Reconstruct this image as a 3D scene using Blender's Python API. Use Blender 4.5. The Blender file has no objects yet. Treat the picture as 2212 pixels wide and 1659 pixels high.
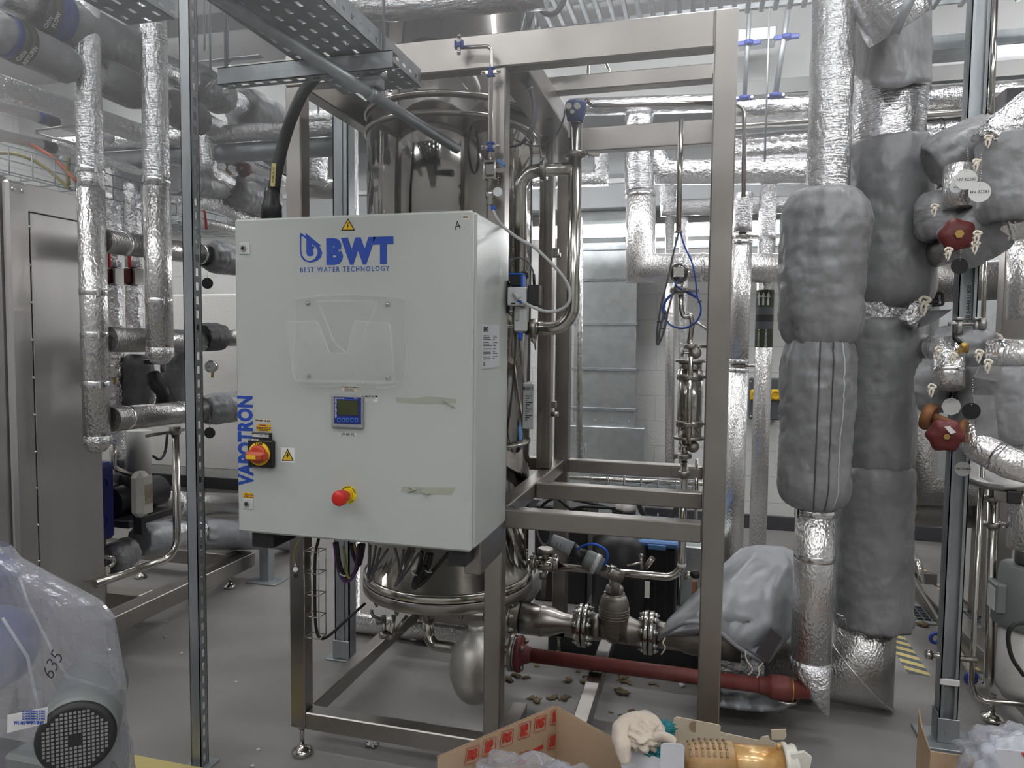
import bpy, math, random
import numpy as np
from mathutils import Vector, Matrix, noise, Euler
random.seed(7)
PI=math.pi
S=bpy.context.scene; C=S.collection
# ------------------------------------------------------------ camera
F,PITCH,ROLL,YAW,CH=1549.47,.0596581,-.0100484,.2627132,1.601
_fw=Vector((-math.sin(YAW)*math.cos(PITCH),math.cos(YAW)*math.cos(PITCH),-math.sin(PITCH)))
_r=Vector((math.cos(YAW),math.sin(YAW),0)); _u=_r.cross(_fw)
_r2=_r*math.cos(ROLL)-_u*math.sin(ROLL); _u2=_u*math.cos(ROLL)+_r*math.sin(ROLL)
cd=bpy.data.cameras.new('camera'); cam=bpy.data.objects.new('camera',cd); C.objects.link(cam)
cd.sensor_width=36; cd.lens=F/2212*36; cd.clip_start=.05; cd.clip_end=60
cam.matrix_world=Matrix(((_r2.x,_u2.x,-_fw.x,0),(_r2.y,_u2.y,-_fw.y,0),(_r2.z,_u2.z,-_fw.z,CH),(0,0,0,1)))
S.camera=cam
EYE=Vector((0,0,CH))
def _ray(px,py): return _fw+_r2*((px-1106)/F)-_u2*((py-829.5)/F)
# measured point of the photograph, at a known world distance -> world point
def A(px,py,Y): d=_ray(px,py); return EYE+d*(Y/d.y)
def AX(px,py,X): d=_ray(px,py); return EYE+d*(X/d.x)
def AZ(px,py,Z=0): d=_ray(px,py); return EYE+d*((Z-CH)/d.z)
def A2(px,py,Y): p=A(px,py,Y); return p.x,p.z
# ------------------------------------------------------------ world, exposure, lamps
W=bpy.data.worlds.new('room_air'); S.world=W; W.use_nodes=True
W.node_tree.nodes['Background'].inputs[0].default_value=(.9,.95,1,1); W.node_tree.nodes['Background'].inputs[1].default_value=.3
S.view_settings.view_transform='Standard'; S.view_settings.look='None'; S.view_settings.gamma=1; S.view_settings.use_curve_mapping=False
S.view_settings.exposure=1.48
LAMP=13.5          # emission of the ceiling batten diffusers
BATTENS=[(-3.6,-1.6),(-1.2,-1.6),(1.4,-1.6),(-3.4,.35),(-1.5,.35),(.6,.35),(2.6,.35),(-4.6,3.3),(-3.2,2.0),(.45,2.75),(2.9,2.6),(-4.2,4.35),(-1.9,4.35),(.2,4.35),(2.5,4.35)]  # out of view; some positions added as fill for the left and back
CEIL=3.9
try:
    S.cycles.use_denoising=True; S.cycles.max_bounces=7; S.cycles.transparent_max_bounces=14
    S.cycles.sample_clamp_indirect=6; S.cycles.caustics_reflective=False; S.cycles.caustics_refractive=False
except Exception: pass
# ------------------------------------------------------------ materials
M={}
def mat(name,col,rough=.5,metal=0,**k):
    m=bpy.data.materials.new(name); m.use_nodes=True; nt=m.node_tree; b=nt.nodes['Principled BSDF']
    b.inputs['Base Color'].default_value=(*col,1); b.inputs['Roughness'].default_value=rough; b.inputs['Metallic'].default_value=metal
    for kk,v in k.items():
        if kk in('var','bump','uvbump','rvar','brick'): continue
        b.inputs[kk].default_value=v
    N=nt.nodes.new; L=nt.links.new
    def coords(uv,scale):
        tc=N('ShaderNodeTexCoord'); mp=N('ShaderNodeMapping'); L(tc.outputs['UV' if uv else 'Object'],mp.inputs[0]); mp.inputs['Scale'].default_value=scale; return mp.outputs[0]
    def noi(vec,sc,det=3,dist=0):
        n=N('ShaderNodeTexNoise'); n.inputs['Scale'].default_value=sc; n.inputs['Detail'].default_value=det; n.inputs['Distortion'].default_value=dist; L(vec,n.inputs['Vector']); return n.outputs[0]
    if 'var' in k:   # (second colour, scale, stretch)
        c2,sc,st=k['var'][:3]; lo,hi=(k['var']+(.35,.65))[3:5]
        n=noi(coords(False,st),sc,5); r=N('ShaderNodeValToRGB'); L(n,r.inputs[0])
        r.color_ramp.elements[0].position=lo; r.color_ramp.elements[1].position=hi
        r.color_ramp.elements[0].color=(*col,1); r.color_ramp.elements[1].color=(*c2,1); L(r.outputs[0],b.inputs['Base Color'])
    if 'rvar' in k:
        lo,hi,sc,st=k['rvar']; n=noi(coords(False,st),sc,4); r=N('ShaderNodeMapRange'); L(n,r.inputs[0]); r.inputs[1].default_value=.3; r.inputs[2].default_value=.7
        r.inputs[3].default_value=lo; r.inputs[4].default_value=hi; L(r.outputs[0],b.inputs['Roughness'])
    last=None
    for (uv,sc,st,strength,dist,det) in k.get('bump',[]):
        n=noi(coords(uv,st),sc,det); bp=N('ShaderNodeBump'); bp.inputs['Strength'].default_value=strength; bp.inputs['Distance'].default_value=dist
        L(n,bp.inputs['Height'])
        if last: L(last,bp.inputs['Normal'])
        last=bp.outputs[0]
    if 'brick' in k:
        c2,=k['brick']; tc=N('ShaderNodeTexCoord'); sp=N('ShaderNodeSeparateXYZ'); cb=N('ShaderNodeCombineXYZ'); L(tc.outputs['Object'],sp.inputs[0])
        ad=N('ShaderNodeMath'); L(sp.outputs[0],ad.inputs[0]); L(sp.outputs[1],ad.inputs[1]); L(ad.outputs[0],cb.inputs[0]); L(sp.outputs[2],cb.inputs[1])
        br=N('ShaderNodeTexBrick'); L(cb.outputs[0],br.inputs['Vector']); br.inputs['Scale'].default_value=1; br.inputs['Brick Width'].default_value=.45; br.inputs['Row Height'].default_value=.225
        br.inputs['Mortar Size'].default_value=.006; br.inputs['Mortar Smooth'].default_value=.3
        br.inputs['Color1'].default_value=(*col,1); br.inputs['Color2'].default_value=(*[c*.96 for c in col],1); br.inputs['Mortar'].default_value=(*c2,1)
        L(br.outputs[0],b.inputs['Base Color'])
        bp=N('ShaderNodeBump'); bp.invert=True; bp.inputs['Strength'].default_value=.6; bp.inputs['Distance'].default_value=.01; L(br.outputs['Fac'],bp.inputs['Height'])
        if last: L(last,bp.inputs['Normal'])
        last=bp.outputs[0]
    if last: L(last,b.inputs['Normal'])
    M[name]=m; return m
I1=(1,1,1)
mat('steel',(.40,.378,.355),.33,1,var=((.31,.29,.272),3,(1,1,1)),rvar=(.27,.42,5,(1,1,1)),bump=[(False,60,(1,1,.1),.08,.002,2)])
mat('steel_panel',(.58,.56,.545),.44,1,var=((.50,.48,.47),2,(1,1,.3)),rvar=(.36,.5,4,(1,1,.2)))
mat('steel_dull',(.40,.39,.38),.42,1,var=((.31,.30,.29),4,I1),bump=[(False,40,I1,.1,.002,2)])
mat('mirror',(.40,.385,.365),.07,1,bump=[(False,3.0,(1,1,.15),.35,.02,2)])
mat('polished',(.56,.54,.50),.16,1,bump=[(False,9,I1,.1,.003,1)])
mat('cast',(.36,.34,.31),.45,1,bump=[(False,160,I1,.3,.001,2)],var=((.27,.25,.22),8,I1))
mat('galv',(.31,.335,.35),.42,.6,var=((.41,.435,.45),14,(1,1,.25)),bump=[(False,30,I1,.08,.002,2)])
mat('galv_duct',(.50,.53,.53),.36,.8,var=((.58,.61,.61),12,I1))
mat('foil',(.74,.74,.75),.2,1,bump=[(True,1,(120,9,1),.55,.006,2),(True,1,(26,22,1),.75,.012,4)])
mat('foil_crinkle',(.78,.78,.79),.18,1,bump=[(False,34,I1,1.0,.02,5),(False,90,I1,.7,.006,2)])
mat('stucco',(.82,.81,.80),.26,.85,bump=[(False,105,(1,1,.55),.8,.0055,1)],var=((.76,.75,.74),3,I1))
mat('stucco_shaded',(.27,.26,.25),.42,1,bump=[(False,120,(1,1,.7),.8,.005,1)])  # same embossed cladding, darkened to paint in the shade around those pipes
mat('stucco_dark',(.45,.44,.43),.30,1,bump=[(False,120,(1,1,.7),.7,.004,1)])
mat('band',(.80,.80,.80),.12,1,bump=[(True,1,(3,60,1),.25,.004,1)])
mat('jacket',(.255,.257,.262),.40,0,**{'Sheen Weight':.15,'Coat Weight':.12,'Coat Roughness':.4,'bump':[(False,5,(1,1,.7),.8,.07,3),(False,16,(1,.7,.6),.45,.02,3)],'var':((.285,.287,.292),3,I1)})
mat('jacket_light',(.36,.372,.39),.36,0,**{'Coat Weight':.2,'Coat Roughness':.35,'bump':[(False,5,(1,1,.6),.55,.05,2)]})
mat('jacket_dark',(.085,.08,.085),.6,0,bump=[(False,12,I1,.4,.02,3)])
mat('cab_paint',(.50,.527,.50),.33,0,bump=[(False,420,I1,.22,.0012,1)],**{'Coat Weight':.15,'Coat Roughness':.25})
mat('logo_blue',(.022,.075,.42),.35); mat('yellow',(.83,.52,.02),.45); mat('label_orange',(.86,.46,.03),.5)
mat('emergency_yellow',(.85,.68,.02),.4); mat('red',(.62,.02,.015),.35); mat('orange_red',(.52,.07,.025),.45)
mat('black',(.012,.012,.013),.38); mat('ink',(.02,.02,.025),.6); mat('dark_plastic',(.022,.021,.022),.5); mat('rubber',(.018,.018,.018),.55)
mat('white_label',(.78,.78,.76),.5); mat('cream_label',(.75,.70,.56),.5); mat('silver_label',(.62,.63,.64),.4,.2); mat('grey_plastic',(.30,.31,.32),.45)
mat('lcd',(.045,.052,.012),.15,0,**{'Coat Weight':.6}); mat('display_blue',(.014,.026,.20),.35); mat('button_blue',(.05,.17,.62),.4)
mat('blue_plastic',(.02,.035,.20),.42); mat('head_blue',(.035,.07,.22),.4); mat('tube_blue',(.01,.10,.62),.3); mat('clamp_blue',(.03,.06,.30),.45); mat('blue_lid',(.12,.25,.52),.4)
mat('red_pipe',(.155,.033,.028),.55,0,bump=[(False,60,I1,.25,.003,3)],var=((.22,.065,.055),9,(1,1,1),.5,.75)); mat('valve_red',(.13,.02,.018),.45)
mat('rust',(.30,.13,.05),.6,.3,var=((.16,.07,.03),12,I1)); mat('brass',(.55,.36,.12),.35,1)
mat('white_paint',(.74,.74,.73),.5); mat('white_plastic',(.72,.71,.69),.4); mat('offwhite_stained',(.72,.69,.64),.5,0,var=((.62,.56,.48),9,I1,.55,.8)); mat('stain',(.25,.18,.11),.6,0,var=((.50,.42,.33),14,I1))
mat('silver_tank',(.50,.49,.465),.42,.75,bump=[(False,14,I1,.2,.006,3)],var=((.30,.22,.16),5,(1,1,.6),.60,.78))
mat('cardboard',(.46,.34,.22),.75,0,var=((.51,.38,.25),5,I1),bump=[(False,70,(1,1,.2),.12,.002,2)]); mat('card_edge',(.30,.21,.13),.8); mat('card_light',(.58,.50,.38),.7)
mat('rs_red',(.55,.045,.03),.6); mat('cloth_cream',(.62,.53,.44),.8,0,bump=[(False,40,I1,.5,.01,3)],**{'Sheen Weight':.3}); mat('cloth_teal',(.015,.19,.22),.75)
mat('white_card',(.70,.71,.75),.6); mat('coil_amber',(.62,.30,.06),.28,.35,var=((.80,.55,.26),18,(1,1,.4)),**{'Coat Weight':.5}); mat('coil_paper',(.66,.50,.32),.7,0,var=((.45,.26,.1),10,I1))
mat('ivory_plastic',(.72,.70,.62),.35); mat('rope',(.72,.66,.56),.85); mat('tape',(.58,.60,.50),.28,0,Alpha=.7)
mat('motor_grey',(.20,.215,.21),.5,0,bump=[(False,40,I1,.1,.002,2)]); mat('cable_grey',(.10,.10,.11),.5); mat('tube_clear',(.42,.43,.42),.3); mat('cable_purple',(.10,.03,.13),.5); mat('cable_yellow',(.30,.26,.06),.5)
mat('cable_orange',(.62,.14,.06),.5); mat('floor_yellow',(.62,.52,.22),.6); mat('wool',(.22,.175,.10),.9); mat('white_skin',(.60,.59,.565),.6,0,bump=[(False,60,I1,.35,.004,2)])
mat('lens_glass',(.8,.8,.8),.05,0,**{'Transmission Weight':.9}); mat('olive',(.035,.045,.02),.5); mat('tape_grey',(.10,.105,.115),.5); mat('skin_dark',(.03,.03,.03),.6)
mat('floor',(.235,.224,.214),.36,0,var=((.28,.268,.257),1.3,I1),rvar=(.30,.52,3,I1),bump=[(False,35,I1,.06,.002,3)])
mat('skirting',(.055,.055,.062),.5); mat('wall_paint',(.70,.70,.685),.62,0,brick=((.60,.60,.59),),bump=[(False,55,I1,.45,.006,4)])
mat('wall_dim',(.46,.46,.45),.6)
mat('wall_plain',(.50,.50,.49),.6); mat('ceiling_paint',(.40,.395,.39),.7,0,bump=[(False,3,(1,1,1),.1,.01,2)]); mat('beam_paint',(.27,.28,.285),.65)
mat('grate',(.10,.10,.10),.5,.8)
def clear_film(name,tr,tint=(.95,.96,1),rough=.12,bs=10,edge=.45):
    m=bpy.data.materials.new(name); m.use_nodes=True; nt=m.node_tree; N=nt.nodes.new; L=nt.links.new
    out=nt.nodes['Material Output']; p=nt.nodes['Principled BSDF']; p.inputs['Base Color'].default_value=(*[(.62 if edge>.3 else .95)*c for c in tint],1); p.inputs['Roughness'].default_value=rough
    p.inputs['Specular IOR Level'].default_value=.9; p.inputs['Coat Weight'].default_value=.6; p.inputs['Coat Roughness'].default_value=.04
    t=N('ShaderNodeBsdfTransparent'); t.inputs[0].default_value=(*tint,1); mx=N('ShaderNodeMixShader'); fr=N('ShaderNodeLayerWeight'); fr.inputs[0].default_value=.35
    mr=N('ShaderNodeMapRange'); L(fr.outputs['Facing'],mr.inputs[0]); mr.inputs[3].default_value=1-tr; mr.inputs[4].default_value=min(1,1-tr+edge)
    L(mr.outputs[0],mx.inputs[0]); L(t.outputs[0],mx.inputs[1]); L(p.outputs[0],mx.inputs[2]); L(mx.outputs[0],out.inputs[0])
    tc=N('ShaderNodeTexCoord'); n=N('ShaderNodeTexNoise'); n.inputs['Scale'].default_value=bs; n.inputs['Detail'].default_value=4; L(tc.outputs['Object'],n.inputs[0])
    b=N('ShaderNodeBump'); b.inputs['Strength'].default_value=.5; b.inputs['Distance'].default_value=.02; L(n.outputs[0],b.inputs['Height']); L(b.outputs[0],p.inputs['Normal']); L(b.outputs[0],p.inputs['Coat Normal'])
    M[name]=m
clear_film('bag_film',.74,bs=9); clear_film('wrap_film',.78,bs=24); clear_film('clear_acrylic',.965,(1,1,1),.05,2,.22)
m=bpy.data.materials.new('lamp_diffuser'); m.use_nodes=True; b=m.node_tree.nodes['Principled BSDF']; b.inputs['Base Color'].default_value=(.9,.9,.9,1)
b.inputs['Emission Color'].default_value=(.98,.985,1,1); b.inputs['Emission Strength'].default_value=LAMP; M['lamp_diffuser']=m
# ------------------------------------------------------------ mesh builder
def frame_of(t):
    t=t.normalized(); a=Vector((0,0,1)) if abs(t.z)<.9 else Vector((0,1,0)); u=t.cross(a).normalized(); return u,t.cross(u).normalized()
class MB:
    def __init__(s): s.v=[]; s.f=[]; s.sm=[]; s.uv=[]
    def add(s,vs,fs,smooth=False,uvs=None):
        o=len(s.v); s.v+= [tuple(v) for v in vs]
        for i,f in enumerate(fs):
            s.f.append([o+j for j in f]); s.sm.append(smooth); s.uv.append(uvs[i] if uvs else [(0,0)]*len(f))
        return s
    def box(s,a,b,bev=0,mtx=None):
        x0,y0,z0=[min(a[i],b[i]) for i in range(3)]; x1,y1,z1=[max(a[i],b[i]) for i in range(3)]
        e=min(bev,(x1-x0)*.45,(y1-y0)*.45,(z1-z0)*.45)
        if e<=0:
            vs=[Vector((x,y,z)) for z in(z0,z1) for y in(y0,y1) for x in(x0,x1)]
            fs=[(0,2,3,1),(4,5,7,6),(0,1,5,4),(2,6,7,3),(0,4,6,2),(1,3,7,5)]
        else:
            vs=[];fs=[];ix={}
            c=((x0,x1),(y0,y1),(z0,z1))
            for i in(0,1):
                for j in(0,1):
                    for k in(0,1):
                        for ax in range(3):
                            p=[c[0][i],c[1][j],c[2][k]]
                            for q in range(3):
                                if q!=ax: p[q]+= e*(1 if (i,j,k)[q]==0 else -1)
                            ix[(i,j,k,ax)]=len(vs); vs.append(Vector(p))
            for ax in range(3):
                q,r=[n for n in range(3) if n!=ax]
                for sd in(0,1):
                    cs=[]
                    for (a1,b1) in((0,0),(1,0),(1,1),(0,1)):
                        t=[0,0,0]; t[ax]=sd; t[q]=a1; t[r]=b1; cs.append(ix[(*t,ax)])
                    fs.append(cs)
                for a1 in(0,1):
                    for b1 in(0,1):
                        t0=[0,0,0]; t0[q]=a1; t0[r]=b1; t1=list(t0); t1[ax]=1
                        fs.append([ix[(*t0,q)],ix[(*t1,q)],ix[(*t1,r)],ix[(*t0,r)]])
            for i in(0,1):
                for j in(0,1):
                    for k in(0,1): fs.append([ix[(i,j,k,0)],ix[(i,j,k,1)],ix[(i,j,k,2)]])
            cen=Vector(((x0+x1)/2,(y0+y1)/2,(z0+z1)/2))
            for n,f in enumerate(fs):
                nn=(vs[f[1]]-vs[f[0]]).cross(vs[f[2]]-vs[f[0]]); m_=sum((vs[i] for i in f),Vector())/len(f)-cen
                if nn.dot(m_)<0: fs[n]=f[::-1]
        if mtx: vs=[mtx@v for v in vs]
        return s.add(vs,fs)
    def beam(s,p0,p1,w,h,bev=.003,up=None):   # square tube between two points
        p0=Vector(p0);p1=Vector(p1); t=(p1-p0); L=t.length; t.normalize()
        upv=Vector(up) if up else (Vector((0,0,1)) if abs(t.z)<.9 else Vector((0,1,0)))
        x=t.cross(upv).normalized(); z=x.cross(t)
        m=Matrix(((x.x,t.x,z.x,p0.x),(x.y,t.y,z.y,p0.y),(x.z,t.z,z.z,p0.z),(0,0,0,1)))
        return s.box((-w/2,0,-h/2),(w/2,L,h/2),bev,m)
    def sweep(s,pts,r,seg=16,caps=True,closed=False,flat=None,disp=None):
        pts=[Vector(p) for p in pts]; n=len(pts); 
        rr=r if isinstance(r,(list,tuple)) else [r]*n
        ds=[(pts[(i+1)%n]-pts[i]).normalized() if (closed or i<n-1) else None for i in range(n)]
        if not closed: ds[-1]=ds[-2]
        u,w=frame_of(ds[0]); rings=[]; L=0; prev=ds[0]; vs=[]; ls=[]
        for i in range(n):
            din=ds[i-1] if (i>0 or closed) else ds[0]; dout=ds[i]
            if i>0:
                L+=(pts[i]-pts[i-1]).length
                q=prev.rotation_difference(din); u=q@u; w=q@w; prev=din
            ls.append(L); nb=(din+dout); nb=nb.normalized() if nb.length>1e-6 else din
            for k in range(seg):
                a=2*PI*k/seg; rad=rr[i]
                if disp: rad=rad*(1+disp(L,a))
                o=u*(math.cos(a)*rad)+w*(math.sin(a)*rad*(flat or 1))
                dd=din.dot(nb); o=o-din*(o.dot(nb)/dd if abs(dd)>.2 else 0)
                vs.append(pts[i]+o)
        fs=[];uvs=[]; m_=n if closed else n-1
        for i in range(m_):
            j=(i+1)%n
            for k in range(seg):
                k2=(k+1)%seg; fs.append((i*seg+k,i*seg+k2,j*seg+k2,j*seg+k)); a0=k/seg;a1=(k+1)/seg; l0=ls[i]; l1=ls[j] if j else ls[-1]+.01
                uvs.append([(l0,a0),(l0,a1),(l1,a1),(l1,a0)])
        s.add(vs,fs,True,uvs)
        if caps and not closed:
            o=len(s.v)-len(vs)
            s.f.append([o+k for k in range(seg)][::-1]); s.sm.append(False); s.uv.append([(0,0)]*seg)
            s.f.append([o+(n-1)*seg+k for k in range(seg)]); s.sm.append(False); s.uv.append([(0,0)]*seg)
        return s
    def cyl(s,p0,p1,r,seg=20,r1=None): return s.sweep([p0,p1],[r,r if r1 is None else r1],seg)
    def tube(s,pts,r,bend=0,seg=14,caps=True,n=6): return s.sweep(fillet(pts,bend,n) if bend else pts,r,seg,caps)
    def lathe(s,prof,base,axis=(0,0,1),seg=32,disp=None,caps=True):  # prof: (radius, height)
        base=Vector(base); ax=Vector(axis).normalized(); u,w=frame_of(ax); vs=[];n=len(prof)
        for i,(r,h) in enumerate(prof):
            for k in range(seg):
                a=2*PI*k/seg; rr=r*(1+(disp(h,a,i/(n-1)) if disp else 0)); vs.append(base+ax*h+u*(math.cos(a)*rr)+w*(math.sin(a)*rr))
        fs=[(i*seg+k,i*seg+(k+1)%seg,(i+1)*seg+(k+1)%seg,(i+1)*seg+k) for i in range(n-1) for k in range(seg)]
        sm=[]; o=len(s.v); s.v+=[tuple(v) for v in vs]
        for i,f in enumerate(fs):
            s.f.append([o+j for j in f]); s.sm.append(True); row=i//seg; k=i%seg
            s.uv.append([(prof[row][1],k/seg),(prof[row][1],(k+1)/seg),(prof[row+1][1],(k+1)/seg),(prof[row+1][1],k/seg)])
        if caps:
            s.f.append([o+k for k in range(seg)][::-1]); s.sm.append(False); s.uv.append([(0,0)]*seg)
            s.f.append([o+(n-1)*seg+k for k in range(seg)]); s.sm.append(False); s.uv.append([(0,0)]*seg)
        return s
    def ball(s,c,r,seg=20,sz=(1,1,1),rot=None):
        c=Vector(c); vs=[];fs=[];R=seg//2
        for i in range(R+1):
            t=PI*i/R
            for k in range(seg):
                a=2*PI*k/seg; v=Vector((math.sin(t)*math.cos(a)*r*sz[0],math.sin(t)*math.sin(a)*r*sz[1],math.cos(t)*r*sz[2]))
                vs.append(c+(rot@v if rot else v))
        for i in range(R):
            for k in range(seg): fs.append((i*seg+k,(i+1)*seg+k,(i+1)*seg+(k+1)%seg,i*seg+(k+1)%seg))
        return s.add(vs,fs,True)
    def torus(s,c,axis,R,r,seg=32,rs=10):
        u,w=frame_of(Vector(axis)); c=Vector(c)
        return s.sweep([c+u*(math.cos(2*PI*k/seg)*R)+w*(math.sin(2*PI*k/seg)*R) for k in range(seg)],r,rs,False,True)
    def prism(s,poly,off,caps=True):    # polygon (list of points) pushed along off
        p=[Vector(q) for q in poly]; n=len(p); off=Vector(off)
        nn=Vector()
        for i in range(n): nn+=p[i].cross(p[(i+1)%n])
        if nn.dot(off)>0: p=p[::-1]
        vs=p+[q+off for q in p]
        fs=[tuple(range(n)),tuple(range(2*n-1,n-1,-1))]+[(i,i+n,(i+1)%n+n,(i+1)%n) for i in range(n)]
        return s.add(vs,fs)
    def grid(s,fn,nu,nv,smooth=True):
        vs=[fn(i/nu,j/nv) for j in range(nv+1) for i in range(nu+1)]; w=nu+1
        return s.add(vs,[(j*w+i,j*w+i+1,(j+1)*w+i+1,(j+1)*w+i) for j in range(nv) for i in range(nu)],smooth)
    def build(s,name,material,loc=(0,0,0),parent=None,solid=0):
        loc=Vector(loc); me=bpy.data.meshes.new(name); me.from_pydata([tuple(Vector(v)-loc) for v in s.v],[],s.f)
        me.polygons.foreach_set('use_smooth',s.sm)
        uvl=me.uv_layers.new(name='UVMap'); flat=[c for f in s.uv for q in f for c in q]
        if len(flat)==2*len(me.loops): uvl.data.foreach_set('uv',flat)
        me.materials.append(M[material] if isinstance(material,str) else material); me.update()
        o=bpy.data.objects.new(name,me); C.objects.link(o)
        if parent: o.parent=parent
        if solid:
            md=o.modifiers.new('thickness','SOLIDIFY'); md.thickness=solid; md.offset=0
        return o
def fillet(pts,R,n=6):
    pts=[Vector(p) for p in pts]; out=[pts[0]]
    for i in range(1,len(pts)-1):
        a,b,c=pts[i-1],pts[i],pts[i+1]; d0=(a-b);d1=(c-b); l=min(d0.length,d1.length)*.49
        d0.normalize();d1.normalize(); ang=d0.angle(d1)
        if ang>3.05: out.append(b); continue
        t=min(R/math.tan(ang/2),l); p0=b+d0*t;p1=b+d1*t; bis=(d0+d1).normalized(); rad=t*math.tan(ang/2); cen=b+bis*(t/math.cos(ang/2))
        v0=(p0-cen);v1=(p1-cen); tot=v0.angle(v1)
        for k in range(n+1):
            q=k/n; s0=math.sin((1-q)*tot)/math.sin(tot);s1=math.sin(q*tot)/math.sin(tot); out.append(cen+v0*s0+v1*s1)
    out.append(pts[-1]); return out
def smooth_path(pts,n=8):
    P=[Vector(p) for p in pts]; P=[P[0]*2-P[1]]+P+[P[-1]*2-P[-2]]; out=[]
    for i in range(1,len(P)-2):
        for k in range(n):
            t=k/n; a,b,c,d=P[i-1],P[i],P[i+1],P[i+2]
            out.append(.5*((2*b)+(c-a)*t+(2*a-5*b+4*c-d)*t*t+(3*b-a-3*c+d)*t**3))
    out.append(P[-2]); return out
# ------------------------------------------------------------ things and parts
class T:
    """a thing: an Empty at its base that parents its parts"""
    def __init__(s,name,label,cat,loc,group=None):
        s.loc=Vector(loc); o=bpy.data.objects.new(name,None); o.empty_display_size=.05; C.objects.link(o); o.location=s.loc; s.o=o
        o['label']=label; o['category']=cat
        if group: o['group']=group
    def p(s,name,mb,material,parent=None,label=None,solid=0):
        o=mb.build(name,material,s.loc,parent or s.o,solid)
        if label: o['label']=label
        return o
def one(name,label,cat,mb,material,loc=None,group=None,solid=0):
    loc=Vector(loc) if loc is not None else Vector(mb.v[0]); o=mb.build(name,material,loc,None,solid); o.location=loc
    o['label']=label; o['category']=cat
    if group: o['group']=group
    return o
def struct(name,mb,material): o=mb.build(name,material); o['kind']='structure'; return o
def copy_thing(root,delta,label=None,rot=None):
    r=root.copy(); C.objects.link(r); r.location=root.location+Vector(delta)
    if rot is not None: r.rotation_euler=rot
    if label: r['label']=label
    for ch in list(root.children):
        c=ch.copy(); C.objects.link(c); c.parent=r
        for g in ch.children:
            d=g.copy(); C.objects.link(d); d.parent=c
    return r
def text_mesh(s,size,loc,mtx,material,name,parent=None,origin=(0,0,0),bold=0,ext=.0004,align='CENTER',spacing=1,sx=1,label=None):
    cu=bpy.data.curves.new('lettering','FONT'); cu.body=s; cu.size=size; cu.offset=bold; cu.extrude=ext; cu.align_x=align; cu.align_y='CENTER'; cu.space_character=spacing; cu.resolution_u=3
    ob=bpy.data.objects.new('lettering_source',cu); C.objects.link(ob); bpy.context.view_layer.update()
    me=bpy.data.meshes.new_from_object(ob.evaluated_get(bpy.context.evaluated_depsgraph_get())); bpy.data.objects.remove(ob)
    me.name=name; m4=Matrix.Translation(Vector(loc)-Vector(origin))@mtx.to_4x4()@Matrix.Diagonal((sx,1,1,1)); me.transform(m4)
    me.materials.clear(); me.materials.append(M[material]); o=bpy.data.objects.new(name,me); C.objects.link(o)
    if parent: o.parent=parent
    if label: o['label']=label
    return o
FRONT=Matrix.Rotation(PI/2,3,'X')                                   # text upright on a face looking towards -Y
FRONT_UP=FRONT@Matrix.Rotation(PI/2,3,'Z')                          # reading upwards
SIDE=Matrix.Rotation(PI/2,3,'Z')@FRONT                              # on a face looking towards +X
def wr(L,a,s=1,k=0): return noise.noise(Vector((math.cos(a)*1.5*s,math.sin(a)*1.5*s,L*6*s+k*7.3)))
# ============================================================ the room
XL,XR,YF,YB=-6.2,5.2,-3.2,6.5
struct('floor',MB().box((XL,YF,-.1),(XR,YB,0)),'floor')
struct('ceiling',MB().box((XL,YF,CEIL),(XR,YB,CEIL+.1)),'ceiling_paint')
struct('wall_back',MB().box((XL,YB,0),(XR,YB+.2,CEIL)),'wall_paint')
struct('wall_left',MB().box((XL-.2,YF,0),(XL,YB,CEIL)),'wall_paint')
struct('wall_right',MB().box((XR,YF,0),(XR+.2,YB,CEIL)),'wall_paint')
struct('wall_front',MB().box((XL,YF-.2,0),(XR,YF,CEIL)),'wall_dim')
struct('baseboard_back',MB().box((XL,YB-.03,0),(XR,YB,.12),.004),'skirting')
struct('trim_1',MB().box((XL,5.35,3.42),(XR,5.65,CEIL),.004),'wall_plain')      # down-stand beams under the ceiling
struct('trim_2',MB().box((XL,3.95,3.62),(XR,4.2,CEIL),.004),'beam_paint')
struct('trim_3',MB().box((XL,YB-.35,2.74),(XR,YB,CEIL),.004),'beam_paint')
struct('trim_4',MB().box((XL,YB-.37,2.94),(XR,YB-.352,2.975)),'wall_plain')
for i,(x,y) in enumerate(BATTENS):                                             # unseen ceiling lamps, several added to brighten dark areas
    t=T('unseen_batten','unseen batten lamp placed under the ceiling to light the plant room','lamp',(x,y,CEIL-.0),'unseen ceiling battens, some added as fill')
    hi=CEIL
    hb=MB().box((x-.75,y-.07,hi-.07),(x+.75,y+.07,hi-.02),.01)
    for s in(-.5,.5): hb.cyl((x+s,y,hi-.03),(x+s,y,CEIL),.01,8)
    t.p('housing',hb,'white_paint')
    t.p('diffuser',MB().box((x-.74,y-.06,hi-.12),(x+.74,y+.06,hi-.071),.02),'lamp_diffuser')
def wall_batten(x0,x1,y,z,label,h=.1):
    t=T('wall_batten',label,'lamp',((x0+x1)/2,y,z-.05),'battens low on the back wall')
    t.p('housing',MB().box((x0,y+.0,z-.05),(x1,y+.07,z+.06),.01),'white_paint')
    f=t.p('diffuser',MB().box((x0+.02,y-.05,z-.05),(x1-.02,y-.001,z+.045),.02),'lamp_diffuser')
    for xx in(x0,x1-.03): t.p('end_cap',MB().box((xx-.01,y-.06,z-.06),(xx+.04,y+.08,z+.065),.015),'white_plastic')
wall_batten(-2.0,-.62,5.95,2.51,'glowing white batten lamp on back wall left of the galvanised duct')
wall_batten(-.58,.66,5.95,2.5,'glowing white batten lamp on back wall behind the right frame post')
wall_batten(1.75,2.95,5.9,2.55,'glowing white batten lamp on back wall at the right edge')
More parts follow.
